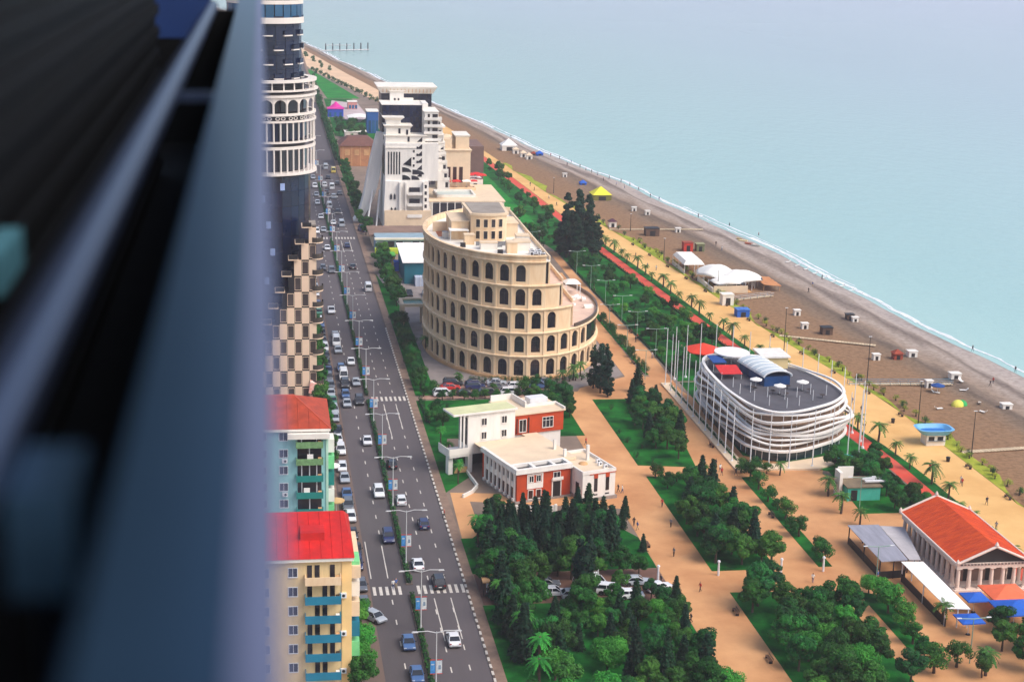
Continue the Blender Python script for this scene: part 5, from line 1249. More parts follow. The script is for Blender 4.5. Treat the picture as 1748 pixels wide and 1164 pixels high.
cabin('changing_cabin', 'white cabin farthest right on the sand', 1717, 697, 2.2, 1.6, 1.1, M_white, M_white, 'cabin')
for px, py, lab in ((1105, 368, 'small white box on the upper beach far from the tents'), (1157, 396, 'white beach box left of the dark posts'), (1082, 360, 'upright white beach booth on the distant sand'), (964, 302, 'tiny white booth near the farther cypress'), (1495, 614, 'low white lifeguard seat in the middle of the sand'), (1360, 538, 'white lifeguard chair on the sand beyond the flagpoles'), (1373, 561, 'pale round table on the sand beyond the flagpoles')):
    cabin('beach_box', lab, px, py, 1.7, 1.4, 1.5, M_white, M_white, 'cabin')
cabin('ice_cream_stand', 'dark purple topped stand beside the promenade near the cypresses', 1045, 388, 2.6, 2.2, 2.0, M_white, mat('purple_roof', srgb(78, 40, 60), .8), roof='pyr')
cabin('beach_cafe', 'bright yellow roofed beach cafe right of the cypress trees', 1025, 340, 7, 7, 2.2, mat('khaki_wall', srgb(120, 116, 50), .8, .2, .6), mat('lemon_yellow', srgb(232, 222, 50), .7, .06, .6), 'cafe', 'pyr')
cabin('shell_pavilion', 'white domed pavilion on the far beach', 868, 256, 7, 7, 2.5, M_offwhite, M_canvas, 'pavilion', 'pyr')
cabin('blue_tent', 'small blue tent on the far beach', 921, 266, 3, 2.4, .9, M_bluecan, M_bluecan, 'tent', 'pyr'); cabin('brown_tent', 'small brown tent beside the far blue tent', 911, 264, 2.2, 2, .8, M_wood, M_rust, 'tent', 'pyr')
cabin('blue_tent', 'blue tent on the sand above the cypress trees', 995, 315, 2.6, 2.4, .9, M_bluecan, M_bluecan, 'tent', 'pyr')
for i, (px, py) in enumerate(((880, 262), (893, 268), (903, 272))): cabin('beach_bar', 'pale conical beach bar hut on the far sand, %s from the left' % nth(i), px, py, 2.6, 2.6, 2.0, M_offwhite, M_cream_lt, 'hut', 'pyr')
# promenade kiosk with blue tray roof
p = G(1592, 757); k = thing('tray_roof_kiosk', 'white promenade kiosk with large blue tray-shaped roof', 'kiosk', (p.x, p.y, .04))
MB().box(-2.0, 2.0, -1.5, 1.5, 0, 2.3).build('wall', M_offwhite, k, local=True)
M_tray = mat('tray_blue', srgb(30, 110, 190), .5, .08, .8)
n = 28; oct_ = lambda s, z: [(s * 3.9 * math.copysign(abs(math.cos(a)) ** .55, math.cos(a)), s * 2.9 * math.copysign(abs(math.sin(a)) ** .55, math.sin(a)), z) for a in np.linspace(0, 2 * math.pi, n, endpoint=False)]
MB().loft([oct_(.72, 2.3), oct_(1.0, 3.4), oct_(.86, 3.45), oct_(.66, 2.6)]).build('tray_roof', mat('tray_rim', srgb(110, 176, 222), .5), k, local=True); MB().poly(oct_(.67, 2.66)).build('tray_floor', M_tray, k, local=True)
for x in (-1.0, .9): MB().box(x - .6, x + .6, -1.56, -1.505, 1.1, 1.9).build('serving_hatch', M_darkmetal, k, local=True)
MB().box(-1.9, 1.9, -1.9, -1.52, .95, 1.05).build('counter', M_steel, k, local=True)
# boardwalks over the sand
for i, (a, b_, lab) in enumerate((((1330, 573), (1495, 590), 'pale wooden boardwalk crossing the sand behind the flagpoles'), ((1448, 656), (1625, 656), 'blue railed boardwalk across the sand right of the restaurant'), ((1640, 772), (1790, 762), 'concrete boardwalk at the far right of the beach'), ((1040, 392), (1200, 392), 'pale boardwalk on the upper beach below the cypress trees'), ((1255, 512), (1318, 505), 'grey boardwalk in front of the tent restaurant'))):
    p, q = G(*a), G(*b_); z = max(bz(p.x + 1, p.y), bz(q.x, q.y)) + .16; t = thing('boardwalk', lab, 'boardwalk', ((p.x + q.x) / 2, (p.y + q.y) / 2, z - .1))
    L_ = (q - p).length; d = (q - p).normalized(); s = d.cross(Vector((0, 0, 1)))
    nn = int(L_ / .7); pk = MB().box(-.31, .31, -.75, .75, -.05, .05).mesh('plank', mat('bleached_plank', srgb(206, 184, 152), .9, .15, 1, rand=.15))
    for j in range(nn):
        c = p + d * (j + .5) * L_ / nn; put('plank', pk, t, (c.x - t.location.x, c.y - t.location.y, .1), math.atan2(d.y, d.x))
    if i in (1, 4):
        for sd in (-.8, .8):
            for hh in (.5, .95): MB().tube([(p + s * sd) + Vector((0, 0, z + hh)), (q + s * sd) + Vector((0, 0, z + hh))], .06, 5).build('rail', mat('blue_grey_rail', srgb(96, 136, 160), .6, .1, .5) if i == 1 else M_steel, t)
            for j in range(0, int(L_ / 2.4) + 1):
                c = p + d * min(L_, j * 2.4) + s * sd; MB().box(c.x - .05, c.x + .05, c.y - .05, c.y + .05, z - .2, z + .95).build('rail_post', M_steel, t)
# umbrellas, rowing boat, loungers
p = G(1600, 668); parasol(p.x, p.y, bz(p.x, p.y), 3.2, 1.7, mat('blue_canvas', srgb(20, 70, 140)), 'dark blue beach umbrella beside the white upright cabin', sides=10)
bt = G(1637, 690); boat = thing('beach_tent', 'green and yellow dome tent pitched on the sand', 'tent', (bt.x, bt.y, bz(bt.x, bt.y) - .05), rz=.5)
MB().dome(-.5, 0, 0, 1.6, 1.3, 1.4, 14, 5).build('yellow_half', mat('tent_yellow', srgb(222, 214, 90), .7, .06, 1), boat, local=True); MB().dome(.75, -.1, 0, 1.45, 1.2, 1.2, 14, 5).build('green_half', mat('tent_green', srgb(30, 160, 80), .7, .06, 1), boat, local=True)
lm = [MB().box(-.32, .32, -.95, .45, .28, .36).mesh('seat', M_canvas), MB().hexa([(-.32, .45, .28), (.32, .45, .28), (.32, .53, .28), (-.32, .53, .28)], [(-.32, .95, .8), (.32, .95, .8), (.32, 1.03, .8), (-.32, 1.03, .8)]).mesh('backrest', M_canvas), MB().box(-.04, .04, -.04, .04, 0, .28).mesh('leg', M_steel)]
def lounger(x, y, rz, label, grp):
    t = thing('sun_lounger', label, 'sun lounger', (x, y, bz(x, y)), grp, rz)
    put('seat', lm[0], t); put('backrest', lm[1], t)
    for sx in (-.26, .26):
        for sy in (-.85, .4): put('leg', lm[2], t, (sx, sy, 0))
for i in range(9):
    p = G(1345 + i * 15.5, 449 + i * 6.3, -.6); lounger(p.x, p.y, -1.2, 'white sun lounger in the waterline row, %s from the far end' % nth(i), 'white loungers lined up along the waterline')
for i, (px, py) in enumerate(((1640, 655), (1597, 672), (1602, 700), (1672, 690), (1678, 705), (1645, 668))): 
    p = G(px, py, -.3); lounger(p.x, p.y, i * .9, 'scattered lounger on the right-hand sand, %s from the left' % nth([1, 0, 2, 4, 5, 3][i]), 'scattered loungers near the blue umbrella')
r = random.Random(5)
for i, (px, py, c) in enumerate(((1262, 410, (220, 200, 150)), (1278, 418, (196, 110, 80)), (1290, 421, (206, 206, 196)), (1268, 413, (230, 214, 170)))):
    p = G(px, py, -.6); t = thing('rowing_boat', 'small beached boat near the foam, %s from the left' % nth([0, 2, 3, 1][i]), 'boat', (p.x, p.y, bz(p.x, p.y)), 'small boats beached at the waterline', r.uniform(0, 3))
    st = [(-1.6, .15), (-1.2, .5), (0, .62), (1.0, .5), (1.7, .05)]
    MB().loft([[(x, -w, .55), (x, -w * .55, .1), (x, w * .55, .1), (x, w, .55), (x, w * .8, .55), (x, w * .4, .2), (x, -w * .4, .2), (x, -w * .8, .55)] for x, w in st]).build('hull', mat('boat_%d' % i, srgb(*c), .6, .1, 1), t, local=True); MB().box(-.2, .1, -.5, .5, .4, .46).build('thwart', M_wood, t, local=True)
# old pier far away
pier = thing('ruined_pier', 'row of old pier posts standing in the sea far up the coast', 'pier', (66, 1328, -1))
for i in range(7):
    p = G(556 + i * 12, 88 - .25 * i, -1); MB().cyl(p.x, p.y, -2, 5.2, .55, .45, 7).build('pile', M_darkmetal, pier)
p, q = G(545, 88, 0), G(630, 86, 0); MB().tube([(p.x, p.y, .4), (q.x, q.y, .4)], .5, 5).build('lower_beam', M_steel, pier)
p, q = G(556, 79, 4), G(600, 79, 4); MB().tube([(p.x, p.y, 4.6), (q.x, q.y, 4.6)], .25, 5).build('upper_beam', M_steel, pier)
# ================================================================ trees and planting
def leaf_mat(name, dark, light, rand=0.22, hue=0.02, scale=0.9, sat_noise=True):
    m = mat(name, srgb(*dark), 0.75, 0.0, scale, col2=srgb(*light), rand=rand, hue=hue, spec=0.25, detail=6)
    return m
M_fir = leaf_mat('fir_needles', (6, 30, 18), (22, 62, 36), rand=.35)
M_broad = leaf_mat('broad_leaves', (11, 52, 20), (52, 116, 38), rand=.45, hue=.03)
M_bright = leaf_mat('bright_leaves', (36, 104, 34), (84, 156, 52))
M_cyp = leaf_mat('cypress_leaves', (8, 34, 24), (22, 62, 40), rand=.2)
M_palm = leaf_mat('palm_fronds', (34, 74, 30), (84, 128, 52))
M_palm_hi = leaf_mat('bright_palm_fronds', (28, 104, 36), (66, 150, 52))
M_hedge = leaf_mat('hedge_leaves', (16, 62, 30), (44, 106, 44))
M_shrub_y = leaf_mat('yellow_shrub_leaves', (110, 134, 40), (176, 178, 70))
M_bark = mat('bark', srgb(78, 62, 50), 0.95, 0.25, 2.0, bump=.4)

def leaf_quads(pts, nrm, size, rs):
    """one bent leaf-spray quad per point"""
    n = len(pts); a = rs.normal(size=(n, 3)); nrm = nrm / np.linalg.norm(nrm, axis=1, keepdims=True)
    t = np.cross(nrm, a); t /= np.linalg.norm(t, axis=1, keepdims=True) + 1e-9; b = np.cross(nrm, t)
    s = size * rs.uniform(.6, 1.4, size=(n, 1)); w = s * rs.uniform(.45, .75, size=(n, 1))
    v = np.stack([pts - t * s - b * w * .3, pts + b * -w, pts + t * s + nrm * s * .15, pts + b * w], 1).reshape(-1, 3)
    f = np.arange(n * 4).reshape(-1, 4)
    return v, f
def np_mesh(name, v, f, m):
    me = bpy.data.meshes.new(name); me.from_pydata(v.tolist(), [], f.tolist()); me.materials.append(m); me.update(); return me
def crown_points(n, clumps, rs, spread=1.0):
    c = np.array([q[:3] for q in clumps]); r = np.array([q[3] for q in clumps]); w = r ** 2 / (r ** 2).sum()
    idx = rs.choice(len(clumps), n, p=w); d = rs.normal(size=(n, 3)); d /= np.linalg.norm(d, axis=1, keepdims=True)
    rad = r[idx, None] * rs.uniform(.55, 1.05, size=(n, 1)) ** .6
    p = c[idx] + d * rad * np.array([1, 1, .8]); nr = d + rs.normal(size=(n, 3)) * .45 + np.array([0, 0, .35])
    return p, nr
def trunk_mesh(name, h, r, limbs, rs):
    b = MB(); b.tube([(0, 0, -.1), (.05 * h * rs.uniform(-1, 1), .04 * h * rs.uniform(-1, 1), h * .5), (0, 0, h)], r, 7, r * .45)
    for _ in range(limbs):
        a = rs.uniform(0, 6.28); z = h * rs.uniform(.55, .9); l = h * rs.uniform(.3, .5)
        b.tube([(0, 0, z), (l * .5 * math.cos(a), l * .5 * math.sin(a), z + l * .35), (l * math.cos(a), l * math.sin(a), z + l * .8)], r * .4, 5, r * .1)
    return b.mesh(name, M_bark)
def broadleaf(seed, h, rad, n, m, squash=.8):
    rs = np.random.RandomState(seed); cl = []
    for i in range(19):
        a = rs.uniform(0, 6.28); u = rs.uniform(0, 1.15) ** .6; z = rs.uniform(-.8, 1.1)
        q = math.sqrt(max(.05, 1 - min(1, z * z) * .85)); cl.append((rad * .78 * u * q * math.cos(a), rad * .78 * u * q * math.sin(a), h * .62 + z * h * .32 * squash, rad * rs.uniform(.18, .46)))
    p, nr = crown_points(n, cl, rs); v, f = leaf_quads(p, nr, rad * .062, rs)
    return (trunk_mesh('trunk', h * .62, .16 + h * .012, 5, rs), np_mesh('crown', v, f, m))
def conifer(seed, h, rad, n, m):
    rs = np.random.RandomState(seed); pts = []; nrs_ = []
    tiers = int(h * 1.5)
    for k in range(tiers):
        t = (k + .3) / tiers; z = h * (.08 + .92 * t); r = rad * (1 - t) ** .85 + .12; nb = max(5, int(11 * (1 - t) + 4)); a0 = rs.uniform(0, 6.28)
        per = max(3, int(n / tiers / nb * (1.6 - 1.2 * t)))
        for j in range(nb):
            a = a0 + 6.28 * j / nb + rs.uniform(-.2, .2); L_ = r * rs.uniform(.75, 1.15)
            u = rs.uniform(.12, 1, per); sag = -.28 * L_ * u ** 1.5 + .12 * L_ * u
            q = np.stack([L_ * u * math.cos(a), L_ * u * math.sin(a), z + sag + rs.uniform(-.1, .1, per)], 1) + rs.normal(size=(per, 3)) * .09
            pts.append(q); nrs_.append(np.stack([np.full(per, .5 * math.cos(a)), np.full(per, .5 * math.sin(a)), np.full(per, .9)], 1) + rs.normal(size=(per, 3)) * .4)
    p, nr = np.concatenate(pts), np.concatenate(nrs_); v, f = leaf_quads(p, nr, .2 + rad * .03, rs)
    b = MB(); b.cyl(0, 0, -.1, h * .92, .17, .03, 7)
    return (b.mesh('trunk', M_bark), np_mesh('crown', v, f, m))
def columnar(seed, h, rad, n, m):
    rs = np.random.RandomState(seed); cl = []
    for k in range(46):
        t = rs.uniform(0.04, 1); env = math.sin(math.pi * min(1, t * .93 + .07) ** .75) ** .55; a = rs.uniform(0, 6.28); u = rs.uniform(.1, .65)
        cl.append((rad * env * u * math.cos(a), rad * env * u * math.sin(a), h * (.05 + .93 * t), rad * rs.uniform(.25, .45) * (.45 + .55 * env)))
    p, nr = crown_points(n, cl, rs); nr[:, 2] += .3; v, f = leaf_quads(p, nr, .2 + rad * .05, rs)
    b = MB(); b.cyl(0, 0, -.1, h * .9, .22, .04, 7)
    return (b.mesh('trunk', M_bark), np_mesh('crown', v, f, m))
def palm(seed, h, m, fan=False, nf=22, L_=2.1):
    rs = np.random.RandomState(seed); b = MB()
    b.tube([(0, 0, -.1), (.1, .05, h * .5), (0, 0, h)], .24, 8, .17); b.cyl(0, 0, h - .5, h + .1, .3, .22, 8)
    fb_ = MB()
    for k in range(nf):
        a = 6.283 * k / nf + rs.uniform(-.15, .15); up = rs.uniform(-.25, 1.0); l = L_ * rs.uniform(.8, 1.1); seg = 5; spine = []
        for s in range(seg + 1):
            u = s / seg; spine.append(Vector((l * u * math.cos(a) * (.9 if up > .7 else 1), l * u * math.sin(a) * (.9 if up > .7 else 1), h + l * (up * .8 * u - (.55 + .35 * (1 - up)) * u * u))))
        side = Vector((-math.sin(a), math.cos(a), 0))
        for s in range(seg):
            p, q = spine[s], spine[s + 1]; w0 = l * .17 * math.sin(math.pi * (.12 + .85 * s / seg)); w1 = l * .17 * math.sin(math.pi * (.12 + .85 * (s + 1) / seg))
            dn = Vector((0, 0, -.45))
            for sg in (-1, 1):
                for e in range(2):          # split into leaflet groups so that gaps show
                    f0, f1 = e / 2 + .05, e / 2 + .40
                    a0, a1 = p.lerp(q, f0), p.lerp(q, f1)
                    fb_.quad(a0, a1, a1 + side * sg * w1 + dn * w1 + (q - p) * .25, a0 + side * sg * w0 + dn * w0 + (q - p) * .25)
    return (b.mesh('trunk', M_bark), fb_.mesh('fronds', m))
PROTO = {
    'broad': [broadleaf(s, 6.5, 3.0, 5200, M_broad) for s in (1, 2, 3, 4)],
    'bright': [broadleaf(s, 5.0, 2.6, 4200, M_bright) for s in (5, 6)],
    'fir': [conifer(s, 8.0, 2.0, 4200, M_fir) for s in (7, 8, 9)],
    'round': [broadleaf(s, 3.2, 1.7, 2600, M_broad, 1.0) for s in (10, 11)],
    'cypress': [columnar(s, 22, 3.0, 9500, M_cyp) for s in (12, 13, 14)],
    'column': [columnar(s, 10, 1.7, 2600, M_cyp) for s in (15, 16)],
    'palm': [palm(s, 3.6, M_palm) for s in (17, 18, 19)],
    'palm_hi': [palm(s, 6.4, M_palm_hi, nf=26, L_=2.0) for s in (20, 21)],
    'shrub': [broadleaf(s, 1.5, 1.0, 700, M_hedge, 1.1) for s in (22, 23)],
    'yshrub': [broadleaf(s, 1.1, .95, 500, M_shrub_y, .9) for s in (24, 25)],
}
NAMES = {'broad': 'broadleaf_tree', 'bright': 'broadleaf_tree', 'fir': 'fir_tree', 'round': 'small_round_tree', 'cypress': 'cypress_tree', 'column': 'cypress_tree', 'palm': 'palm_tree', 'palm_hi': 'palm_tree', 'shrub': 'shrub', 'yshrub': 'shrub'}
TREES = []
def tree(kind, x, y, s=1.0, z=0.05, sz=None): return (kind, x, y, s, z, sz)
def plant(lst, desc, group, order='x'):
    """build a named set of trees; labels count them from the left (or from the front) of the set"""
    cat = 'shrub' if lst[0][0] in ('shrub', 'yshrub') else 'tree'
    srt = sorted(lst, key=(lambda t: t[1] / t[2]) if order == 'x' else (lambda t: t[2]))
    for i, (kind, x, y, s, z, sz) in enumerate(srt):
        tm, cm = PROTO[kind][(i * 7 + int(x * 3)) % len(PROTO[kind])]
        lab = '%s, %s from the %s' % (desc, nth(i), 'left' if order == 'x' else 'front') if len(srt) > 1 else desc
        t = thing(NAMES[kind], lab, cat, (x, y, z), group if len(srt) > 1 else None, rng.uniform(0, 6.28))
        t.scale = (s, s, s * (sz or 1))
        put('trunk', tm, t); put('crown' if not kind.startswith('palm') else 'fronds', cm, t)
def scatter(poly, n, kinds, seed, smin=.8, smax=1.2, mind=2.2, holes=()):
    r = random.Random(seed); out = []; xs = [p[0] for p in poly]; ys_ = [p[1] for p in poly]; tries = 0
    def inside(x, y):
        c = False; j = len(poly) - 1
        for i in range(len(poly)):
            if (poly[i][1] > y) != (poly[j][1] > y) and x < (poly[j][0] - poly[i][0]) * (y - poly[i][1]) / (poly[j][1] - poly[i][1]) + poly[i][0]: c = not c
            j = i
        return c
    while len(out) < n and tries < 6000:
        tries += 1; x, y = r.uniform(min(xs), max(xs)), r.uniform(min(ys_), max(ys_))
        if not inside(x, y) or any(math.hypot(x - o[1], y - o[2]) < mind for o in out): continue
        if any(a <= x <= b and c <= y <= d for a, b, c, d in holes): continue
        out.append((r.choice(kinds), x, y, r.uniform(smin, smax), .05, r.uniform(.9, 1.15)))
    return out
# groves
plant(scatter([(34, 192), (61, 192), (61, 206), (36, 208)], 22, ['broad'] * 4 + ['bright'] * 1 + ['fir'], 31, .65, 1.0, 2.9) + scatter([(34, 208), (41, 208), (41, 226), (34, 226)], 8, ['broad', 'fir'], 71, .8, 1.1, 2.6) + scatter([(41.5, 208), (61, 206), (61, 223), (42, 224)], 36, ['broad', 'broad', 'broad', 'fir', 'bright'], 72, .45, .72, 2.1), 'leafy tree in the bottom grove between road and orange walk', 'trees of the bottom grove')
plant(scatter([(35, 221), (60, 220), (60, 227), (36, 227.5)], 4, ['broad'], 61, .8, 1.0, 2.6, holes=((41.5, 45.5, 200, 240), (49, 62, 200, 240))), 'taller tree along the upper edge of the bottom grove', 'tall trees at the grove edge')
plant(scatter([(34, 229.5), (41, 229.5), (41, 240), (34, 240)], 8, ['broad', 'fir'], 62, .8, 1.1, 2.4), 'tree shading the left half of the lower car park', 'trees in the lower car park')
plant([tree('broad', 47.6, 236.8, 1.1), tree('column', 47.2, 229.2, 1.0), tree('broad', 55.5, 238, .8), tree('column', 48.4, 227.6, 1.1), tree('broad', 51.6, 236.8, .6), tree('broad', 54.4, 232.4, .5), tree('broad', 58.6, 237.4, .55), tree('broad', 58.4, 228.0, .5), tree('broad', 52.4, 227.4, .55), tree('fir', 62.2, 227.6, .5), tree('broad', 45.6, 238.4, .8)], 'tall tree standing amid the lower car park', 'tall trees amid the lower car park')
plant(scatter([(35, 253), (58, 252), (57.5, 260), (39, 264)], 28, ['fir'] * 4 + ['broad'], 32, .6, .86, 2.1), 'dark fir in the thicket in front of the villa', 'firs in front of the villa')
plant(scatter([(34, 241), (55, 241), (58, 253), (35, 254)], 30, ['broad'] * 2 + ['fir'] * 3, 33, .65, .95, 2.2), 'dark tree in the grove behind the lower car park', 'trees behind the lower car park')
plant([tree('fir', 60.4, 258.4, .5), tree('fir', 62.0, 263.4, .52), tree('fir', 61.6, 247.5, .4), tree('fir', 56, 266.2, .72), tree('fir', 54.3, 267.2, .6)], 'small isolated fir beside the orange walk below the villa', 'little firs by the walk')
plant(scatter([(71.5, 239), (81.5, 239), (81.5, 270), (77, 281), (72, 262)], 30, ['broad'] * 4 + ['fir'], 34, .62, .95, 2.2), 'dark tree in the middle garden bed right of the orange walk', 'trees of the middle garden bed')
plant(scatter([(72, 270), (76.5, 283), (71.6, 284)], 4, ['round'], 35, .5, .8, 2.0) + [tree('round', 80.8, 282, 1.0), tree('round', 78.6, 283, .8), tree('round', 72.4, 284, .9)], 'low round tree at the top edge of the middle garden bed', 'round trees at the middle bed')
plant(scatter([(72, 190), (87.5, 190), (87.5, 220), (80, 228), (72.5, 228.5)], 32, ['broad'] * 5 + ['bright'], 36, .7, 1.0, 2.4), 'leafy tree in the lower right garden bed', 'trees of the lower right bed')
plant([tree('bright', 93.6, 224.5, .75), tree('bright', 93.4, 219.5, .95), tree('bright', 93.8, 214, .8), tree('bright', 93.2, 227.2, .62)], 'bright round tree between the paths left of the white canopy', 'bright round trees left of the canopy')
plant([tree('round', 90.0, 240.5, 1.2), tree('round', 90.2, 243.5, 1.0), tree('round', 90.0, 252, 1.15), tree('round', 90.3, 260.5, 1.2), tree('round', 89.9, 269.5, 1.0), tree('round', 90.1, 276, 1.1), tree('round', 90.2, 281.5, 1.2), tree('round', 89.8, 256, .7), tree('round', 90.3, 265, .7)], 'round clipped tree in the narrow bed right of the middle garden', 'round trees in the narrow bed', 'y')
plant([tree('broad', 92.6, 203.5, .55), tree('round', 92.9, 208.5, 1.1), tree('round', 92.2, 199, 1.3), tree('broad', 98.4, 197, .6), tree('round', 96.2, 200.5, 1.2)], 'dark round tree at the bottom edge right of the lower garden', 'round trees at the bottom edge')
plant(scatter([(103, 190), (112, 190), (112, 211), (105, 213)], 10, ['broad'], 37, .6, .9, 2.2), 'dark tree in the bottom right corner below the parasols', 'trees in the bottom right corner')
plant(scatter([(105.5, 275), (117.5, 266), (118, 285), (108, 286.5)], 16, ['broad', 'round'], 38, .55, .85, 1.8), 'dark tree behind the small teal service building', 'trees behind the service building')
plant(scatter([(110.5, 262), (118, 258), (118, 268), (112, 268)], 6, ['broad'], 39, .5, .7, 1.8), 'dark tree between the service building and the temple hall', 'trees behind the temple')
plant([tree('column', 73.6, 341.5, 1.15), tree('column', 75.4, 344.5, 1.05), tree('column', 72.8, 345.5, 1.0), tree('column', 74.6, 338.4, .95)], 'dense dark cypress where the orange walk meets the forecourt', 'cypress clump at the forecourt')
plant([tree('fir', 82.0, 341.5, .85), tree('fir', 78.8, 333, .7), tree('fir', 83.6, 331, .6)], 'dark conical fir right of the forecourt cypresses', 'firs right of the forecourt')
plant(scatter([(77, 296), (81.5, 292), (84.4, 318), (85, 335), (78, 334), (75.5, 312)], 22, ['broad', 'broad', 'round', 'fir'], 40, .6, .95, 2.1), 'tree along the right side of the upper garden lawn', 'trees by the upper garden lawn')
plant(scatter([(71.5, 292), (77, 292), (78, 335), (71.5, 335)], 9, ['shrub', 'round'], 41, .6, .9, 3.0), 'low bush on the upper garden lawn', 'bushes on the upper garden lawn')
plant([tree('cypress', x, y, s, .05, q) for x, y, s, q in ((93.6, 493, .98, .98), (95.2, 496, .95, .85), (97.0, 492, 1.0, 1.0), (98.6, 497, .95, .9), (100.4, 493, .98, .95), (102, 497.5, .95, .85), (94.6, 500, .9, .8), (99.6, 501, .95, .88), (92.2, 497, .8, .6), (103.2, 494, .85, .72), (96.4, 488, .9, .7), (101, 488.5, .9, .72))], 'tall dark cypress in the dense clump beside the cycle path', 'cypress clump beside the cycle path')
plant(scatter([(93.8, 352), (114, 352), (111.4, 399), (108, 450), (92.8, 450)], 46, ['broad'] * 3 + ['round', 'bright'], 42, .5, .85, 2.8), 'garden tree between the yellow path and the cycle path', 'trees between path and cycle path')
plant(scatter([(92.8, 450), (107.6, 450), (105.4, 486), (92.6, 486)], 18, ['broad'] * 3 + ['round'], 43, .5, .8, 2.6), 'tree in front of the tall cypress clump', 'trees in front of the cypress clump')
plant(scatter([(86, 510), (104, 506), (102, 550), (86, 555)], 18, ['broad', 'round'], 44, .6, .9, 2.6), 'tree on the lawn behind the arcaded hotel', 'trees behind the arcaded hotel')
plant(scatter([(94.5, 560), (102, 556), (97.5, 700), (91.5, 712)], 20, ['broad', 'round'], 45, .5, .8, 3.0), 'tree beside the far stretch of the cycle path', 'trees beside the far cycle path')
plant(scatter([(94, 300), (118, 282), (118.6, 292), (117, 305), (119, 340), (116, 349), (95, 349.5)], 22, ['broad', 'round'], 46, .45, .7, 2.2, holes=((89, 121, 285, 352),)) + [tree('broad', 118.6, 292, .5), tree('round', 113.5, 288, 1), tree('broad', 109.5, 287.5, .55), tree('broad', 116.4, 287, .6)], 'dark tree beside the ribbon restaurant', 'trees round the ribbon restaurant')
plant([tree('round', 92.0, 285.4, 1.0), tree('round', 94.4, 284.8, .7), tree('round', 89.6, 285.6, .9)], 'bush at the front corner of the restaurant terrace', 'bushes at the restaurant corner')
# along the boulevard
plant([tree('round', 34.0 + .5 * math.sin(i * 2.1), 346 + i * 3.6, 1.05 + .25 * math.sin(i * 1.3), .05, 1.1) for i in range(19)], 'clipped tree in the hedge row between boulevard and hotel forecourt', 'hedge trees along the hotel forecourt', 'y')
plant([tree('broad', 35.4 + 1.0 * math.sin(i * 1.9), 428 + i * 4.6, .72 + .12 * math.sin(i * 2.3)) for i in range(15)], 'dense street tree between boulevard and teal hall', 'street trees by the teal hall', 'y')
plant([tree('broad', 33.6 + .8 * math.sin(i * 1.7), 532 + i * 7.2, .68 + .12 * math.sin(i * 2.3)) for i in range(24)], 'street tree along the far right side of the boulevard', 'street trees along the far boulevard', 'y')
far_v, far_f, nv = [], [], 0
for i, (x, y, s) in enumerate([(32.4 + .5 * math.sin(i), 716 + i * 11, .6) for i in range(34)] + [(interp(PROM_L, y) - 2.5, y, .6) for y in range(880, 1140, 14)] + [(interp(PROM_L, y) + 9 + 3 * math.sin(y), y, .5) for y in range(1140, 1500, 22)]):
    rs = np.random.RandomState(300 + i); cl = [(x + rs.uniform(-1, 1), y + rs.uniform(-1, 1), rs.uniform(1.4, 3.4), rs.uniform(.7, 1.2)) for _ in range(7)]
    p_, n_ = crown_points(220, cl, rs); v_, f_ = leaf_quads(p_, n_, .34, rs); far_v.append(v_); far_f.append(f_ + nv); nv += len(v_)
tag(put('distant_trees', np_mesh('distant_trees', np.concatenate(far_v), np.concatenate(far_f), M_broad)), 'distant rows of small trees far along the boulevard and shore', 'trees', kind='stuff')
plant(scatter([(37, 765), (50, 765), (50, 795), (37, 795)], 10, ['round', 'broad'], 47, .7, 1.0, 3) + scatter([(36, 810), (50, 815), (48, 842), (36, 850)], 9, ['round'], 48, .9, 1.3, 3), 'tree in the far playground', 'trees in the far playground')
plant([tree('broad', x, y, s) for x, y, s in ((11.9, 345, .7), (12, 351, .8), (11.8, 357, .7), (12.1, 363, .85), (11.9, 370, .75), (12.1, 377, .8), (11.9, 384, .8), (12.0, 391, .75), (12.1, 399, .7), (11.8, 407, .65), (12, 326, .8), (12, 333, .85), (11.9, 319, .8), (12, 312, .7), (12, 303, .65), (12, 296, .6))], 'street tree on the left pavement below the tower', 'street trees on the left pavement', 'y')
plant([tree('bright', 13.0, 223.5, .8), tree('bright', 12.4, 218, .95), tree('bright', 12.6, 212, 1.0), tree('bright', 12.2, 207, .9), tree('bright', 12.8, 252, .6), tree('broad', 12.2, 202, .8), tree('bright', 12.3, 262, .55)], 'bright street tree beside the red-roofed apartment block', 'bright street trees on the left', 'y')
plant([tree('palm_hi', 35.6, 211, .95), tree('palm_hi', 36.8, 203.5, .9), tree('palm_hi', 35.4, 196, .95), tree('palm_hi', 34.4, 226.5, .7), tree('palm_hi', 34.6, 252, .85), tree('palm_hi', 36.4, 255, .6)], 'bright green palm at the roadside edge of the grove', 'bright palms beside the boulevard', 'y')
plant([tree('palm_hi', 35.0, 283.5, .6), tree('palm_hi', 34.6, 296, .62), tree('palm_hi', 34.2, 306, .6), tree('palm_hi', 35.8, 289, .45)], 'bright palm on the lawn beside the villa', 'palms on the villa lawn', 'y')
plant(scatter([(33, 311), (38, 311), (40, 336), (33, 336)], 9, ['round', 'shrub'], 49, .8, 1.1, 2.2), 'bush on the lawn left of the villa', 'bushes left of the villa')
plant(scatter([(56, 322), (64, 322), (64, 338), (58, 338)], 12, ['broad'], 50, .5, .72, 1.9), 'dark tree behind the villa roof', 'trees behind the villa')
plant([tree('round', 38 + i * 2.35, 338.2 + .5 * math.sin(i * 2), .7) for i in range(9)], 'low tree between villa lawn and hotel car park', 'low trees below the hotel car park')
plant([tree('shrub', 46 + i * 1.5, 351.0 + .25 * math.sin(i * 1.7) - .06 * (i - 8) if i < 14 else 351 + (i - 14) * .5, 1.0) for i in range(19)], 'shrub in the bed at the foot of the arcaded hotel', 'shrubs at the hotel foot')
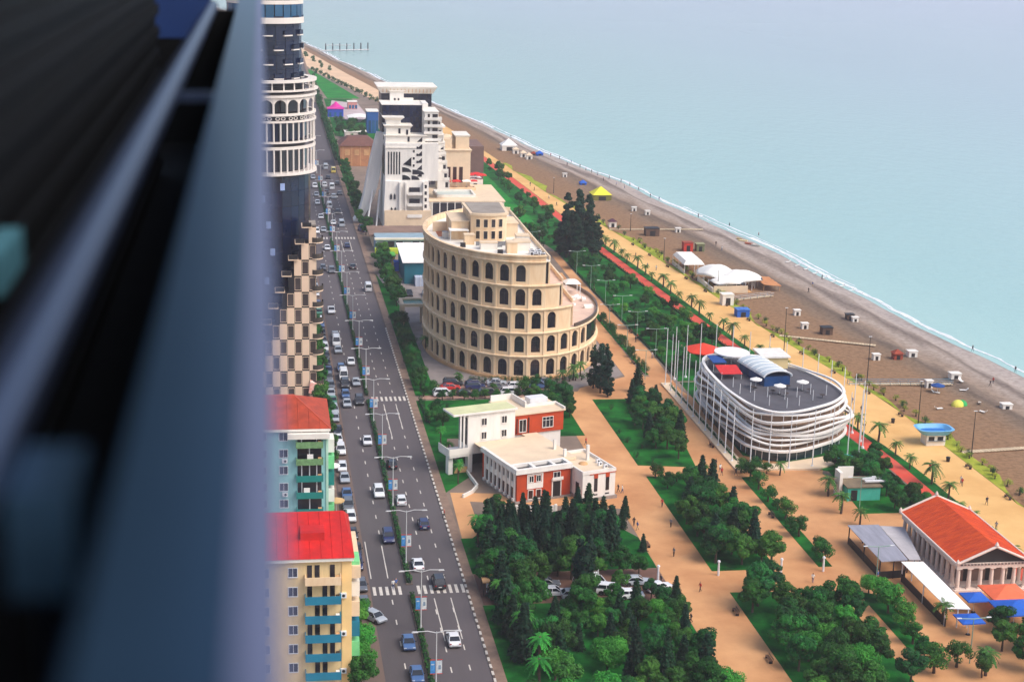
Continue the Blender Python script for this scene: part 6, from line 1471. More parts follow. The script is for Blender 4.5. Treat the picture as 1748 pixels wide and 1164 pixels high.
plant([tree('palm', 66.5, 349.5, .8), tree('palm', 69.5, 352.5, .9), tree('palm', 71.8, 355.6, .85), tree('palm', 43.2, 351.8, .6), tree('palm', 38.6, 381, .9)], 'small palm beside the arcaded hotel wall', 'palms beside the arcaded hotel')
plant([tree('round', 36.4, 343.5, .9), tree('round', 34.2, 341.2, .8), tree('round', 43, 349.8, .7), tree('round', 56.8, 343.2, 1.1), tree('round', 59.8, 346, 1.0), tree('round', 61.8, 341.2, 1.1), tree('round', 50, 344.4, .55)], 'small tree among the cars parked below the arcaded hotel', 'trees in the hotel car park')
plant([tree('shrub', 87.6 + .4 * math.sin(i), 357 + i * 3.0, 1.15) for i in range(18)] + [tree('round', 87.6, 372 + 12 * i, .8) for i in range(5)], 'shrub in the hedge between the two garden paths', 'hedge shrubs between the garden paths', 'y')
plant([tree('palm', interp(RED_L, 268 + i * 8.6) + 4.3 + .5 * math.sin(i * 2.2), 268 + i * 8.6, .85 + .2 * math.sin(i * 1.9)) for i in range(34)], 'palm on the verge between cycle path and promenade', 'palms along the promenade verge', 'y')
plant([tree('palm', 102.0, 271.5, .95), tree('palm', 101.2, 262.4, 1.0), tree('palm', 102.4, 256.2, .8), tree('palm', 96.6, 283.6, .7), tree('palm', 99.2, 197.5, 1.0), tree('palm', 100.2, 215, .9)], 'potted palm on the orange square left of the temple', 'palms on the orange square', 'y')
plant([tree('palm', 120.8, y, .9) for y in (228, 236, 244, 252, 257)], 'palm between the temple hall and the promenade', 'palms behind the temple', 'y')
plant([tree('yshrub', interp(PROM_R, 262 + i * 4.1) + 1.2 + 1.6 * abs(math.sin(i * 2.3)), 262 + i * 4.1, .8 + .5 * abs(math.sin(i * 1.7)), .0) for i in range(64)], 'yellow-green shrub on the sandy edge of the promenade', 'yellow shrubs along the sand', 'y')
plant([tree('shrub', interp(PROM_R, 258 + i * 11.3) + 2.2 + math.sin(i * 3.1), 258 + i * 11.3, 1.0, .0) for i in range(30)], 'dark shrub on the sandy edge of the promenade', 'dark shrubs along the sand', 'y')
# hedges: the clipped planting of the median and garden edges
def hedge(label, pts, w, h, m=M_hedge, dens=34, group=None, seed=0):
    rs = np.random.RandomState(100 + seed); P = []; Nn = []
    for (x0, y0), (x1, y1) in zip(pts[:-1], pts[1:]):
        L_ = math.hypot(x1 - x0, y1 - y0); n = int(L_ * dens * (w + h)); u = rs.uniform(0, 1, n); sx = rs.choice([-1, 0, 0, 1], n)
        lat = np.where(sx == 0, rs.uniform(-.5, .5, n), sx * .5) * w; zz = np.where(sx == 0, h, rs.uniform(.1, 1, n) * h)
        bump = .75 + .25 * np.sin(u * L_ * 1.9) * np.sin(u * L_ * .7 + 1)
        nx, ny = (y1 - y0) / L_, -(x1 - x0) / L_
        P.append(np.stack([x0 + (x1 - x0) * u + nx * lat * bump, y0 + (y1 - y0) * u + ny * lat * bump, .1 + zz * bump + rs.normal(size=n) * .05], 1)); Nn.append(np.stack([nx * sx, ny * sx, .6 + 0 * u], 1) + rs.normal(size=(n, 3)) * .4)
    p, nr = np.concatenate(P), np.concatenate(Nn); c = Vector((pts[0][0], pts[0][1], 0)); v, f = leaf_quads(p - np.array(c), nr, .16, rs)
    t = thing('hedge', label, 'hedge', c, group); put('foliage', np_mesh('foliage', v, f, m), t)
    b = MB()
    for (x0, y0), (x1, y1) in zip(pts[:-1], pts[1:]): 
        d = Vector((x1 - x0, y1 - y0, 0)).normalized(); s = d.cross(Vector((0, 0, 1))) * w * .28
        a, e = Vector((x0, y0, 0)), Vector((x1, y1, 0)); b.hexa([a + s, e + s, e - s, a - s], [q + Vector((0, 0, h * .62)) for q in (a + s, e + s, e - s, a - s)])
    b.build('shade_core', mat('hedge_shade', srgb(20, 44, 26), .95), t)  # solid core below the leaves, coloured as the hedge's inner shade
for i, (a, b_) in enumerate(((186, 232.6), (237.4, 287), (288, 338), (342.4, 400), (401, 460), (461, 523.6), (529.4, 640))): hedge('clipped hedge on the road median, %s stretch from the front' % nth(i), [(21.9, a), (21.9, b_)], .9, .85, dens=16, group='median hedges', seed=i)
hedge('hedge along the left side of the flagpole row', [(90.6, 292), (90.6, 346)], .7, .6, dens=14, seed=11)
hedge('far roadside hedge beyond the brown hall', [(31.6, 705), (31.6, 1080)], 1.6, 1.8, dens=4, seed=12)
hedge('hedge between the hotel car park and the boulevard', [(33.2, 322), (33.2, 338)], 1.0, 1.0, dens=16, seed=13)
hedge('low hedge along the front of the upper beach lawn', [(interp(RED_L, y) - .6, y) for y in (355, 380, 420, 460, 500)], .7, .6, dens=12, seed=14)
hedge('low hedge beside the yellow garden path', [(93.9, 352), (93.8, 377), (92.7, 442), (92.6, 485)], .6, .6, dens=12, seed=15)
# ================================================================ vehicles
M_tyre = mat('tyre_rubber', srgb(24, 24, 26), .9); M_carglass = mat('car_glass', srgb(26, 34, 44), .08, .2, .6, spec=.8); M_rim = mat('alloy_rim', srgb(150, 152, 156), .35, metal=.7)
M_hl = mat('headlight_glass', srgb(214, 220, 226), .15); M_tl = mat('taillight', srgb(150, 18, 16), .3); M_plate = mat('number_plate', srgb(230, 230, 226), .6); M_trim = mat('black_trim', srgb(30, 30, 32), .6)
CARCOL = {'white': (228, 228, 230), 'silver': (172, 178, 186), 'grey': (96, 100, 108), 'black': (28, 28, 32), 'navy': (34, 46, 92), 'blue': (70, 102, 150), 'red': (188, 34, 30), 'dark': (52, 52, 58), 'yellow': (214, 190, 90), 'green': (70, 130, 100)}
def paint(c): return mat('car_paint_' + c, srgb(*CARCOL[c]), .3, .03, 1.2, coat=.6)
CAR_MESH = {}
SPECS = {  # length, width, bonnet height, belt height, roof height, cabin: (front base, front top, rear top, rear base) in fractions from the nose
    'sedan': (4.6, 1.84, .82, .98, 1.45, (.27, .42, .70, .86)), 'hatch': (4.1, 1.78, .88, 1.02, 1.5, (.24, .40, .84, .97)),
    'suv': (4.7, 1.92, 1.02, 1.16, 1.76, (.25, .38, .88, .985)), 'van': (5.3, 2.0, 1.2, 1.35, 2.25, (.10, .24, .97, .995)), 'pickup': (5.2, 1.92, 1.0, 1.14, 1.75, (.24, .37, .56, .60))}
def car_meshes(kind):
    if kind in CAR_MESH: return CAR_MESH[kind]
    L_, W, hb_, hbelt, hr_, (a, b_, c, d) = SPECS[kind]; w = W / 2
    yy = lambda f: L_ / 2 - f * L_            # nose at +Y
    st = [(0.0, .55, .62, .80), (.02, .38, .72, .90), (.07, .26, hb_ - .06, .97), (a - .02, .22, hb_ + .05, 1.0), (.5, .22, hbelt, 1.0), (d, .24, hbelt - .01, .99), (.965, .28, hbelt - (.05 if kind == 'sedan' else 0), .95), (.99, .4, hbelt - .2, .9), (1.0, .52, .72, .84)]
    body = MB(); body.smooth = False
    body.loft([[(-w * k, yy(f), z0 + .12), (-w * k * .92, yy(f), z0), (w * k * .92, yy(f), z0), (w * k, yy(f), z0 + .12), (w * k, yy(f), (z0 + z1) / 2 + .05), (w * k * .93, yy(f), z1 - .05), (w * k * .82, yy(f), z1), (-w * k * .82, yy(f), z1), (-w * k * .93, yy(f), z1 - .05), (-w * k, yy(f), (z0 + z1) / 2 + .05)] for f, z0, z1, k in st])
    if kind == 'pickup': body.box(-w * .9, -w * .8, yy(.985), yy(.62), hbelt - .05, hbelt + .12); body.box(w * .8, w * .9, yy(.985), yy(.62), hbelt - .05, hbelt + .12)
    zb = hbelt - .04; wt = w * .74; wb = w * .9
    def cab(off, zt):
        return ([(-wb + off, yy(a) - off * 2, zb), (wb - off, yy(a) - off * 2, zb), (wb - off, yy(d) + off * 2, zb), (-wb + off, yy(d) + off * 2, zb)], [(-wt + off, yy(b_), zt), (wt - off, yy(b_), zt), (wt - off, yy(c), zt), (-wt + off, yy(c), zt)])
    glass = MB(); bo, tp = cab(0, hr_ - .06); glass.hexa(bo, tp)
    roof = MB(); roof.hexa([(-wt - .02, yy(b_) + .04, hr_ - .09), (wt + .02, yy(b_) + .04, hr_ - .09), (wt + .02, yy(c) - .04, hr_ - .09), (-wt - .02, yy(c) - .04, hr_ - .09)], [(-wt * .9, yy(b_) - .1, hr_), (wt * .9, yy(b_) - .1, hr_), (wt * .9, yy(c) + .1, hr_), (-wt * .9, yy(c) + .1, hr_)])
    pil = MB()
    for i in range(4):
        p, q = Vector(bo[i]), Vector(tp[i]); pil.tube([p * 1.004, q * 1.004 + Vector((0, 0, .0))], .055, 4)
    for sx in (-1, 1):
        for f in ((b_ + c) / 2,) if kind != 'van' else (.4, .62, .8): pil.tube([(sx * wb * 1.005, yy(f), zb), (sx * wt * 1.01, yy(f), hr_ - .05)], .05 if kind != 'van' else .12, 4)
    wheel = MB()
    def disc(bb, r, x0, x1, n=14): bb.loft([[(x, r * math.cos(2 * math.pi * i / n), r * math.sin(2 * math.pi * i / n)) for i in range(n)] for x in (x0, x1)])
    R_ = .33 if kind not in ('suv', 'pickup', 'van') else .37
    disc(wheel, R_, -.11, .11); rim = MB(); disc(rim, R_ * .62, -.125, .125, 10)
    arch = MB()
    for sx in (-1, 1):
        for f in (.185, .8): arch.loft([[(sx * (w + xx), yy(f) + (R_ + .07) * math.cos(t), R_ + (R_ + .07) * math.sin(t)) for t in np.linspace(0, math.pi, 9)] + [(sx * (w + xx), yy(f) - R_ - .07, .22), (sx * (w + xx), yy(f) + R_ + .07, .22)] for xx in (-.2, .008)])
    hl = MB().box(-.17, .17, -.1, .02, -.07, .07); tl = MB().box(-.15, .15, -.02, .05, -.08, .08); mir = MB().box(-.1, .1, -.08, .06, -.07, .07); plate = MB().box(-.26, .26, -.03, .03, -.06, .06)
    CAR_MESH[kind] = dict(body=body.v and body, glass=glass.mesh('windows', M_carglass), roof=roof, pil=pil, wheel=wheel.mesh('wheel', M_tyre), rim=rim.mesh('rim', M_rim), arch=arch.mesh('wheel_arch', M_trim), hl=hl.mesh('headlight', M_hl), tl=tl.mesh('taillight', M_tl), mir=mir.mesh('mirror', M_trim), plate=plate.mesh('number_plate', M_plate), R=R_, cache={})
    return CAR_MESH[kind]
def vehicle(kind, colr, x, y, rz, label, group, z=.03, detail=True):
    K = car_meshes(kind); L_, W, hb_, hbelt, hr_, cabf = SPECS[kind]
    if colr not in K['cache']: K['cache'][colr] = (K['body'].mesh('body', paint(colr)), K['roof'].mesh('roof', paint(colr)), K['pil'].mesh('pillars', paint(colr)))
    b_, r_, p_ = K['cache'][colr]
    t = thing({'van': 'van', 'pickup': 'pickup_truck'}.get(kind, 'car'), label, {'van': 'van', 'pickup': 'pickup'}.get(kind, 'car'), (x, y, z), group, rz)
    put('body', b_, t); put('windows', K['glass'], t); put('roof', r_, t); put('pillars', p_, t); put('wheel_arch', K['arch'], t)
    for sx in (-1, 1):
        for f in (.185, .8):
            wo = put('wheel', K['wheel'], t, (sx * (W / 2 - .12), L_ / 2 - f * L_, K['R'])); put('rim', K['rim'], wo)
        if detail:
            put('headlight', K['hl'], t, (sx * W * .34, L_ / 2 - .06, .66 if kind != 'van' else .9)); put('taillight', K['tl'], t, (sx * W * .36, -L_ / 2 + .02, .78)); put('mirror', K['mir'], t, (sx * (W / 2 + .06), L_ / 2 - cabf[0] * L_ - .35, hbelt + .02))
    if detail: put('number_plate', K['plate'], t, (0, -L_ / 2 - .01, .58))
    return t
IN, OUT = math.pi, 0.0        # towards the camera / away from it
# --- driving: (px, py, kind, colour, heading)
drive = [(773, 1090, 'sedan', 'white', OUT), (712, 1150, 'sedan', 'blue', IN), (689, 1096, 'sedan', 'blue', IN), (751, 992, 'suv', 'dark', OUT), (718, 962, 'sedan', 'white', OUT), (664, 916, 'suv', 'navy', IN), (728, 893, 'hatch', 'navy', OUT), (684, 853, 'hatch', 'white', OUT),
         (647, 840, 'suv', 'white', IN), (624, 752, 'sedan', 'white', IN), (666, 792, 'hatch', 'black', OUT), (613, 684, 'suv', 'dark', IN), (589, 688, 'sedan', 'silver', IN), (588, 673, 'hatch', 'blue', IN), (595, 655, 'suv', 'dark', IN), (592, 642, 'van', 'white', IN), (610, 652, 'sedan', 'silver', IN), (583, 628, 'hatch', 'blue', IN),
         (597, 617, 'sedan', 'white', IN), (579, 597, 'sedan', 'silver', IN), (575, 584, 'van', 'white', IN), (574, 572, 'sedan', 'silver', IN), (570, 530, 'pickup', 'white', IN), (563, 462, 'suv', 'grey', IN), (553, 457, 'hatch', 'grey', IN), (600, 455, 'sedan', 'dark', OUT), (557, 423, 'sedan', 'white', IN), (592, 419, 'hatch', 'navy', OUT),
         (628, 492, 'van', 'white', OUT), (569, 380, 'sedan', 'white', OUT), (583, 383, 'van', 'silver', OUT), (576, 361, 'sedan', 'dark', OUT), (563, 352, 'van', 'white', OUT), (567, 336, 'suv', 'silver', OUT), (577, 330, 'sedan', 'grey', OUT), (561, 328, 'sedan', 'dark', OUT), (569, 320, 'van', 'white', OUT), (556, 316, 'suv', 'white', OUT), (575, 313, 'hatch', 'dark', OUT), (557, 303, 'sedan', 'black', OUT), (553, 286, 'van', 'silver', OUT), (568, 292, 'van', 'yellow', OUT), (538, 318, 'suv', 'white', IN), (536, 303, 'sedan', 'silver', IN), (541, 332, 'sedan', 'silver', IN), (539, 346, 'hatch', 'white', IN), (537, 238, 'sedan', 'navy', IN), (547, 370, 'sedan', 'white', IN), (550, 392, 'sedan', 'silver', IN), (545, 395, 'suv', 'white', IN)]
inb = sorted([d for d in drive if d[4] == IN], key=lambda d: -d[1]); outb = sorted([d for d in drive if d[4] == OUT], key=lambda d: -d[1])
for lst, lanes, side, grp in ((inb, (17.3, 20.0), 'left', 'cars driving towards the camera'), (outb, (23.7, 26.35, 29.0), 'right', 'cars driving away from the camera')):
    done = []
    for i, (px, py, kind, c, hd) in enumerate(lst):
        p = G(px, py, .6); x = min(lanes, key=lambda l: abs(l - p.x)); x = x * .75 + max(lanes[0] - .4, min(lanes[-1] + .3, p.x)) * .25; y = p.y
        while any(abs(y - q[1]) < 5.6 and abs(x - q[0]) < 1.9 for q in done): y += .8
        done.append((x, y))
        vehicle(kind, c, x, y, hd + .02 * math.sin(i * 3), '%s %s on the %s carriageway, %s from the bottom' % ({'dark': 'charcoal'}.get(c, c), {'sedan': 'saloon car', 'hatch': 'hatchback', 'suv': 'tall car'}.get(kind, kind), side, nth(i)), grp, detail=py > 420)
p = G(650, 1053, .5); vehicle('hatch', 'silver', 15.6, p.y, IN + .62, 'silver hatchback turning out of the left parking lane below the zebra crossing', None)
# truck with pale load
# --- left parking row
pc = ['silver', 'dark', 'white', 'grey', 'blue', 'silver', 'dark', 'white', 'grey', 'silver', 'green', 'white', 'black', 'navy', 'white', 'silver', 'grey']
ys_p = [229.5, 236.2, 245, 251.4, 258.5, 266.5, 272.2, 278.4, 287.0, 293.2, 303.5, 310.6, 316.4, 324.8, 330.4, 337.6, 343.4, 349.6, 355.8, 362, 369, 375.5, 382.5, 390]
for i, y in enumerate(ys_p):
    c = pc[(i * 5 + 3) % len(pc)]; k = ['sedan', 'hatch', 'suv', 'sedan'][i % 4]
    vehicle(k, c, 14.25 + .12 * math.sin(i * 2.7), y, IN + .03 * math.sin(i * 1.9), '%s car parked at the left kerb, %s from the bottom' % ({'dark': 'charcoal'}.get(c, c), nth(i)), 'cars parked along the left kerb')
for i in range(30):
    y = 398 + i * 7.2 + 1.5 * math.sin(i * 2.2)
    if i % 6 == 5: continue
    c = pc[(i * 3 + 1) % len(pc)]; vehicle(['sedan', 'suv', 'hatch'][i % 3], c, 14.2, y, IN, '%s car parked at the distant left kerb, %s along' % ({'dark': 'charcoal'}.get(c, c), nth(i)), 'cars parked at the distant left kerb', detail=False)
# --- hotel car park: two rows seen side on
E_ = math.pi / 2
rows = [(341.4, [(38.6, 'suv', 'white'), (43.6, 'sedan', 'black'), (48.6, 'suv', 'dark'), (53.4, 'suv', 'white'), (58.2, 'sedan', 'black')], 'front'), (346.4, [(40.6, 'sedan', 'red'), (46.2, 'suv', 'navy'), (51.2, 'sedan', 'grey'), (55.4, 'hatch', 'white'), (60.6, 'suv', 'blue')], 'middle'), (349.6, [(41.6, 'suv', 'dark'), (46.6, 'sedan', 'black'), (51.4, 'sedan', 'silver'), (62.6, 'sedan', 'grey')], 'back')]
for y, lst, nm in rows:
    for i, (x, k, c) in enumerate(lst): vehicle(k, c, x, y, -E_ + .12 * math.sin(x * 3), '%s car in the %s row of the hotel car park, %s from the left' % ({'dark': 'charcoal'}.get(c, c), nm, nth(i)), 'cars parked below the arcaded hotel', .06)
for i, (x, k, c) in enumerate(((37.6, 'suv', 'white'), (39.9, 'hatch', 'black'), (44.4, 'sedan', 'white'))): vehicle(k, c, x, 441, IN, '%s car on the forecourt behind the arcaded hotel, %s from the left' % (c, nth(i)), 'cars on the rear forecourt', .03)
for i, (x, y, k, c, a) in enumerate(((43.0, 234.4, 'sedan', 'grey', -E_), (43.6, 231, 'sedan', 'white', -E_), (49.9, 233.4, 'van', 'white', -E_ + .25), (46.6, 229.6, 'hatch', 'silver', -E_), (52.6, 230.6, 'suv', 'white', -E_ - .3), (57.4, 234, 'sedan', 'silver', -E_), (60.4, 231.4, 'sedan', 'white', -1.2), (55.4, 228.8, 'hatch', 'white', -E_))):
    vehicle(k, c, x, y, a, '%s vehicle in the lower car park between the groves, %s from the left' % (c, nth([0, 1, 3, 2, 4, 6, 7, 5][i])), 'cars in the lower car park', .04)
vehicle('van', 'navy', 32.9, 538, .3, 'blue van stopped on the right kerb beside the stepped hotel', None); 

# ================================================================ street lamps with banners
M_lamp = mat('lamp_grey', srgb(196, 196, 196), .5, .05, 1); M_bbl = mat('banner_blue', srgb(30, 110, 180), .8, 0, 2.2, col2=srgb(90, 160, 214)); M_bwh = mat('banner_white', srgb(232, 230, 226), .8, 0, 1.6, col2=srgb(180, 190, 196)); M_bred = mat('banner_red', srgb(200, 40, 34), .7)
LP = MB().cyl(0, 0, 0, 9.4, .11, .06, 8).cyl(0, 0, 0, .9, .2, .15, 8).mesh('pole', M_lamp)
LA = {s: MB().tube([(0, 0, 9.2), (s * 1.2, 0, 9.5), (s * 2.6, 0, 9.45)], .06, 6).mesh('arm', M_lamp) for s in (-1, 1)}
LH = MB().hexa([(-.42, -.14, 0), (.42, -.14, 0), (.42, .14, 0), (-.42, .14, 0)], [(-.3, -.1, .14), (.3, -.1, .14), (.3, .1, .14), (-.3, .1, .14)]).mesh('lamp_head', M_lamp)
BN = {1: MB().box(.12, .78, -.015, .015, 0, 1.8).mesh('banner', M_bwh), -1: MB().box(-.78, -.12, -.015, .015, 0, 1.8).mesh('banner', M_bbl)}
BR = MB().box(-.84, .84, -.03, .03, 0, .07).mesh('banner_bar', M_bred)
BPIC = MB().box(.28, .62, -.022, -.016, .55, 1.15).mesh('banner_picture', mat('banner_picture', srgb(120, 140, 160), .8, .3, 3)); BTXT = MB().box(-.66, -.26, -.022, -.016, 1.2, 1.38).mesh('banner_mark', M_bwh)
def road_lamp(x, y, label, banner=True):
    t = thing('street_lamp', label, 'street lamp', (x, y, .15), 'twin-arm street lamps on the median')
    put('pole', LP, t)
    for s in (-1, 1): a = put('arm', LA[s], t); put('lamp_head', LH, a, (s * 2.9, 0, 9.36))
    if banner:
        for s in (-1, 1): bo = put('banner', BN[s], t, (0, 0, 3.4)); put('banner_mark' if s < 0 else 'banner_picture', BTXT if s < 0 else BPIC, bo)
        put('banner_bar', BR, t, (0, 0, 5.32)); put('banner_bar', BR, t, (0, 0, 3.3))
for i, y in enumerate([198.5, 219.5, 244.5, 271.5, 297.5, 322, 347, 373, 400, 428, 457, 487, 519, 552, 588, 626, 668, 714]): road_lamp(22.0, y, 'twin-arm lamp with banners on the road median, %s from the bottom' % nth(i))
# T-shaped lamps along the garden path
TP = MB().cyl(0, 0, 0, 6.8, .09, .06, 7).mesh('pole', mat('pale_green_metal', srgb(126, 158, 142), .5)); TA = MB().tube([(-2.2, 0, 6.95), (0, 0, 6.8), (2.2, 0, 6.95)], .07, 5).mesh('arm', MATS['pale_green_metal']); TH = MB().box(-.35, .35, -.12, .12, 0, .1).mesh('lamp_head', M_whitepaint)
for i, (x, y) in enumerate(((93.4, 372), (92.9, 390), (92.9, 408), (92.4, 427), (92.3, 447), (92.2, 468), (87.4, 398), (87.2, 376), (86.2, 352), (80.6, 520), (84, 500))):
    t = thing('garden_lamp', 'pale green T-shaped lamp beside the garden paths, %s listed from the front' % nth([1, 3, 5, 6, 7, 8, 4, 2, 0, 10, 9][i]), 'street lamp', (x, y, .05), 'T-shaped garden lamps'); put('pole', TP, t); a = put('arm', TA, t)
    for s in (-1, 1): put('lamp_head', TH, a, (s * 2.2, 0, 6.93))
# big promenade floodlight masts
MP = MB().cyl(0, 0, 0, 11, .12, .06, 7).mesh('pole', M_darkmetal)
for i, (px, py, h) in enumerate(((1225, 497, 6), (1338, 600, 11), (1480, 650, 10.5), (1567, 725, 9.5), (1658, 780, 9.5), (1076, 395, 6), (1133, 445, 7), (945, 330, 6))):
    p = G(px, py); t = thing('light_mast', 'slim dark light mast at the sand edge, %s from the left' % nth([3, 4, 5, 6, 7, 1, 2, 0][i]), 'light mast', (p.x, p.y, 0), 'light masts along the sand'); put('pole', MP, t, (0, 0, 0), 0, (1, 1, h / 11)); put('lamp_head', TH, t, (0, 0, h))
# lamps over the orange square
for i, (x, y) in enumerate(((95.2, 229.5), (98.6, 201.5), (104.4, 262))):
    t = thing('square_lamp', 'white twin lamp on the orange square, %s from the left' % nth(i), 'street lamp', (x, y, .03), 'lamps on the orange square'); put('pole', TP, t); a = put('arm', TA, t)
    for s in (-1, 1): put('lamp_head', TH, a, (s * 2.2, 0, 6.93))
# short white bollard lamps
BO = MB().cyl(0, 0, 0, 2.3, .2, .15, 8).mesh('post', M_whitepaint); BC = MB().cyl(0, 0, 2.3, 2.55, .28, .2, 8).mesh('cap', M_whitepaint)
for i, (px, py) in enumerate(((1123, 990), (1226, 982), (1333, 978), (1405, 975), (1020, 988), (832, 1010))):
    p = G(px, py); t = thing('lamp_post', 'short white lamp post at the garden crossing, %s from the left' % nth([2, 3, 4, 5, 1, 0][i]), 'lamp post', (p.x, p.y, .03), 'short white lamp posts'); put('post', BO, t); put('cap', BC, t)

# ================================================================ benches, bins, bus shelter
BS = MB(); 
slat = MB().box(-1.1, 1.1, -.05, .05, -.02, .02).mesh('slat', mat('bench_wood', srgb(110, 78, 58), .8, .2, 2)); bleg = MB().box(-.05, .05, -.25, .25, 0, .43).mesh('leg', M_darkmetal)
def bench(x, y, rz, label, grp='benches along the promenade'):
    t = thing('bench', label, 'bench', (x, y, .05), grp, rz)
    for k in range(4): put('slat', slat, t, (0, -.2 + k * .13, .45))
    for k in range(2): put('backrest_slat', slat, t, (0, .3, .62 + k * .16))
    for s in (-.9, .9): put('leg', bleg, t, (s, 0, 0))
for i in range(16): 
    y = 250 + i * 17.5; bench(interp(PROM_R, y) - .9, y, -E_, 'wooden bench on the sea side of the promenade, %s from the front' % nth(i))
for i, (x, y, a) in enumerate(((70.0, 221.5, E_), (70.1, 205, E_), (63.0, 214, -E_), (63, 250, -E_), (88.2, 262, E_), (88.3, 302, -E_), (86.6, 366, -E_), (92.6, 396, E_), (92.4, 420, E_))): bench(x, y, -a, 'wooden bench beside the orange garden walks, %s listed' % nth(i), 'benches beside the garden walks')
for i, (px, py) in enumerate(((1524, 722), (1618, 788))): 
    p = G(px, py); t = thing('litter_bin', 'dark litter bin beside the promenade, %s from the left' % nth(i), 'bin', (p.x, p.y, .05), 'promenade litter bins'); MB().cyl(0, 0, 0, .9, .35, .42, 10).build('body', M_darkmetal, t, local=True); MB().cyl(0, 0, .9, 1.0, .45, .3, 10).build('lid', M_trim, t, local=True)
for i, (x, y) in enumerate(((12.0, 270), (12.1, 289))): parasol(x, y, .13, 3.0, 2.3, mat('straw_canvas', srgb(196, 160, 110), .9, .12, 1.2) if i == 0 else M_canvas, ['round straw-coloured parasol on the left pavement beside the aqua block', 'white parasol on the left pavement behind the aqua block'][i], sides=10)
sh = thing('bus_shelter', 'small roadside shelter on the orange paving beside the grove', 'shelter', (33.6, 232, 0)); MB().box(32.6, 34.6, 231.0, 234.5, 2.4, 2.55).build('roof', M_tan, sh)
for x in (32.8, 34.4):
    for y in (231.2, 234.3): MB().box(x - .05, x + .05, y - .05, y + .05, 0, 2.4).build('post', M_darkmetal, sh)
MB().box(34.35, 34.4, 231.3, 234.2, .4, 2.3).build('glass_back', M_glass_blue, sh)
for i, (px, py, m, lab) in enumerate(((1200, 595, (222, 60, 34), 'large red round parasol behind the ribbon restaurant'), (1443, 778, (20, 150, 150), 'teal parasol beside the cycle path right of the restaurant'))):
    p = G(px, py, 4.6 if i == 0 else 2.6); parasol(p.x, p.y, 0, 9.5 if i == 0 else 3.6, 4.4 if i == 0 else 2.4, mat('parasol_%d' % i, srgb(*m), .8, .08, 1), lab, sides=12)

# ================================================================ people
def person_mesh(name, stride, arm, shirt, trousers, hair, skin=(196, 150, 124)):
    """one continuous skinned body, coloured by height: shoes, trousers, shirt, skin, hair"""
    V = [(0, 0, .92), (0, 0, 1.15), (0, 0, 1.38), (0, .01, 1.50), (0, .02, 1.60), (0, .03, 1.72),
         (-.09, 0, .88), (-.1, stride * .45, .5), (-.1, stride * .6, .09), (-.1, stride * .6 + .14, .05), (.09, 0, .88), (.1, -stride * .25, .5), (.1, -stride, .12), (.1, -stride + .14, .05),
         (-.2, 0, 1.38), (-.25, -arm * .5, 1.12), (-.24, -arm * .6 + .1, .88), (.2, 0, 1.38), (.25, arm * .4, 1.12), (.24, arm + .1, .9)]
    Rr = [.15, .14, .16, .06, .095, .09, .095, .07, .05, .045, .095, .07, .05, .045, .075, .05, .04, .075, .05, .04]
    E = [(0, 1), (1, 2), (2, 3), (3, 4), (4, 5), (0, 6), (6, 7), (7, 8), (8, 9), (0, 10), (10, 11), (11, 12), (12, 13), (2, 14), (14, 15), (15, 16), (2, 17), (17, 18), (18, 19)]
    me = bpy.data.meshes.new(name + '_rig'); me.from_pydata(V, E, []); o = bpy.data.objects.new(name + '_rig', me); COL.objects.link(o)
    sk = o.modifiers.new('skin', 'SKIN'); o.modifiers.new('sub', 'SUBSURF').levels = 1
    for i, r in enumerate(Rr): me.skin_vertices[0].data[i].radius = (r, r * .8)
    me.skin_vertices[0].data[0].use_root = True
    dg = bpy.context.evaluated_depsgraph_get(); ev = o.evaluated_get(dg); nm = bpy.data.meshes.new_from_object(ev); nm.name = name
    bpy.data.objects.remove(o); bpy.data.meshes.remove(me)
    nm.materials.clear()
    for nme, c in (('shoe', (40, 36, 36)), ('trousers_' + name, trousers), ('shirt_' + name, shirt), ('skin', skin), ('hair_' + name, hair)): nm.materials.append(mat('cloth_' + nme, srgb(*c), .85))
    idx = []
    for p in nm.polygons:
        z = p.center.z; x = abs(p.center.x); idx.append(0 if z < .09 else 1 if z < .93 and x < .19 else 3 if (x > .19 and z < 1.05) else 2 if z < 1.45 else 4 if (z > 1.69 or p.center.y < -.02) else 3)
    nm.polygons.foreach_set('material_index', idx); nm.polygons.foreach_set('use_smooth', [True] * len(idx)); nm.update()
    return nm
PEOPLE = [('white shirt and blue jeans', person_mesh('a', .28, .2, (226, 224, 220), (60, 80, 120), (50, 36, 28))), ('dark clothes', person_mesh('b', .34, .22, (40, 42, 50), (36, 36, 42), (36, 28, 24))), ('red top and dark trousers', person_mesh('c', .24, .18, (176, 50, 44), (46, 44, 48), (60, 40, 28))),
          ('blue top and beige trousers', person_mesh('d', .30, .2, (60, 96, 160), (170, 150, 120), (40, 30, 26))), ('grey top and black trousers', person_mesh('e', .05, .03, (120, 120, 126), (30, 30, 34), (70, 50, 36)))]
def people(lst, where, order=True):
    for i, (px, py, k) in enumerate(sorted(lst)):
        p = G(px, py); x, y = p.x, p.y; z = .04 if x < interp(PROM_R, y) else max(bz(x, y), -1.5)
        if x > interp(PROM_R, y): p = G(px, py, z); x, y = p.x, p.y
        t = put('person', PEOPLE[k % 5][1], None, (x, y, z), rng.uniform(0, 6.28)); tag(t, 'person in %s %s, %s from the left' % (PEOPLE[k % 5][0], where, nth(i)), 'person', 'people ' + where)
people([(1222, 797, 1), (1229, 806, 0), (1232, 812, 2), (1256, 812, 1), (1202, 798, 4)], 'walking beside the restaurant flagpoles')
people([(1128, 997, 1), (1179, 1063, 1), (1130, 866, 2), (1088, 905, 3), (1250, 930, 1), (1082, 898, 1), (1145, 900, 4)], 'on the orange garden walk')
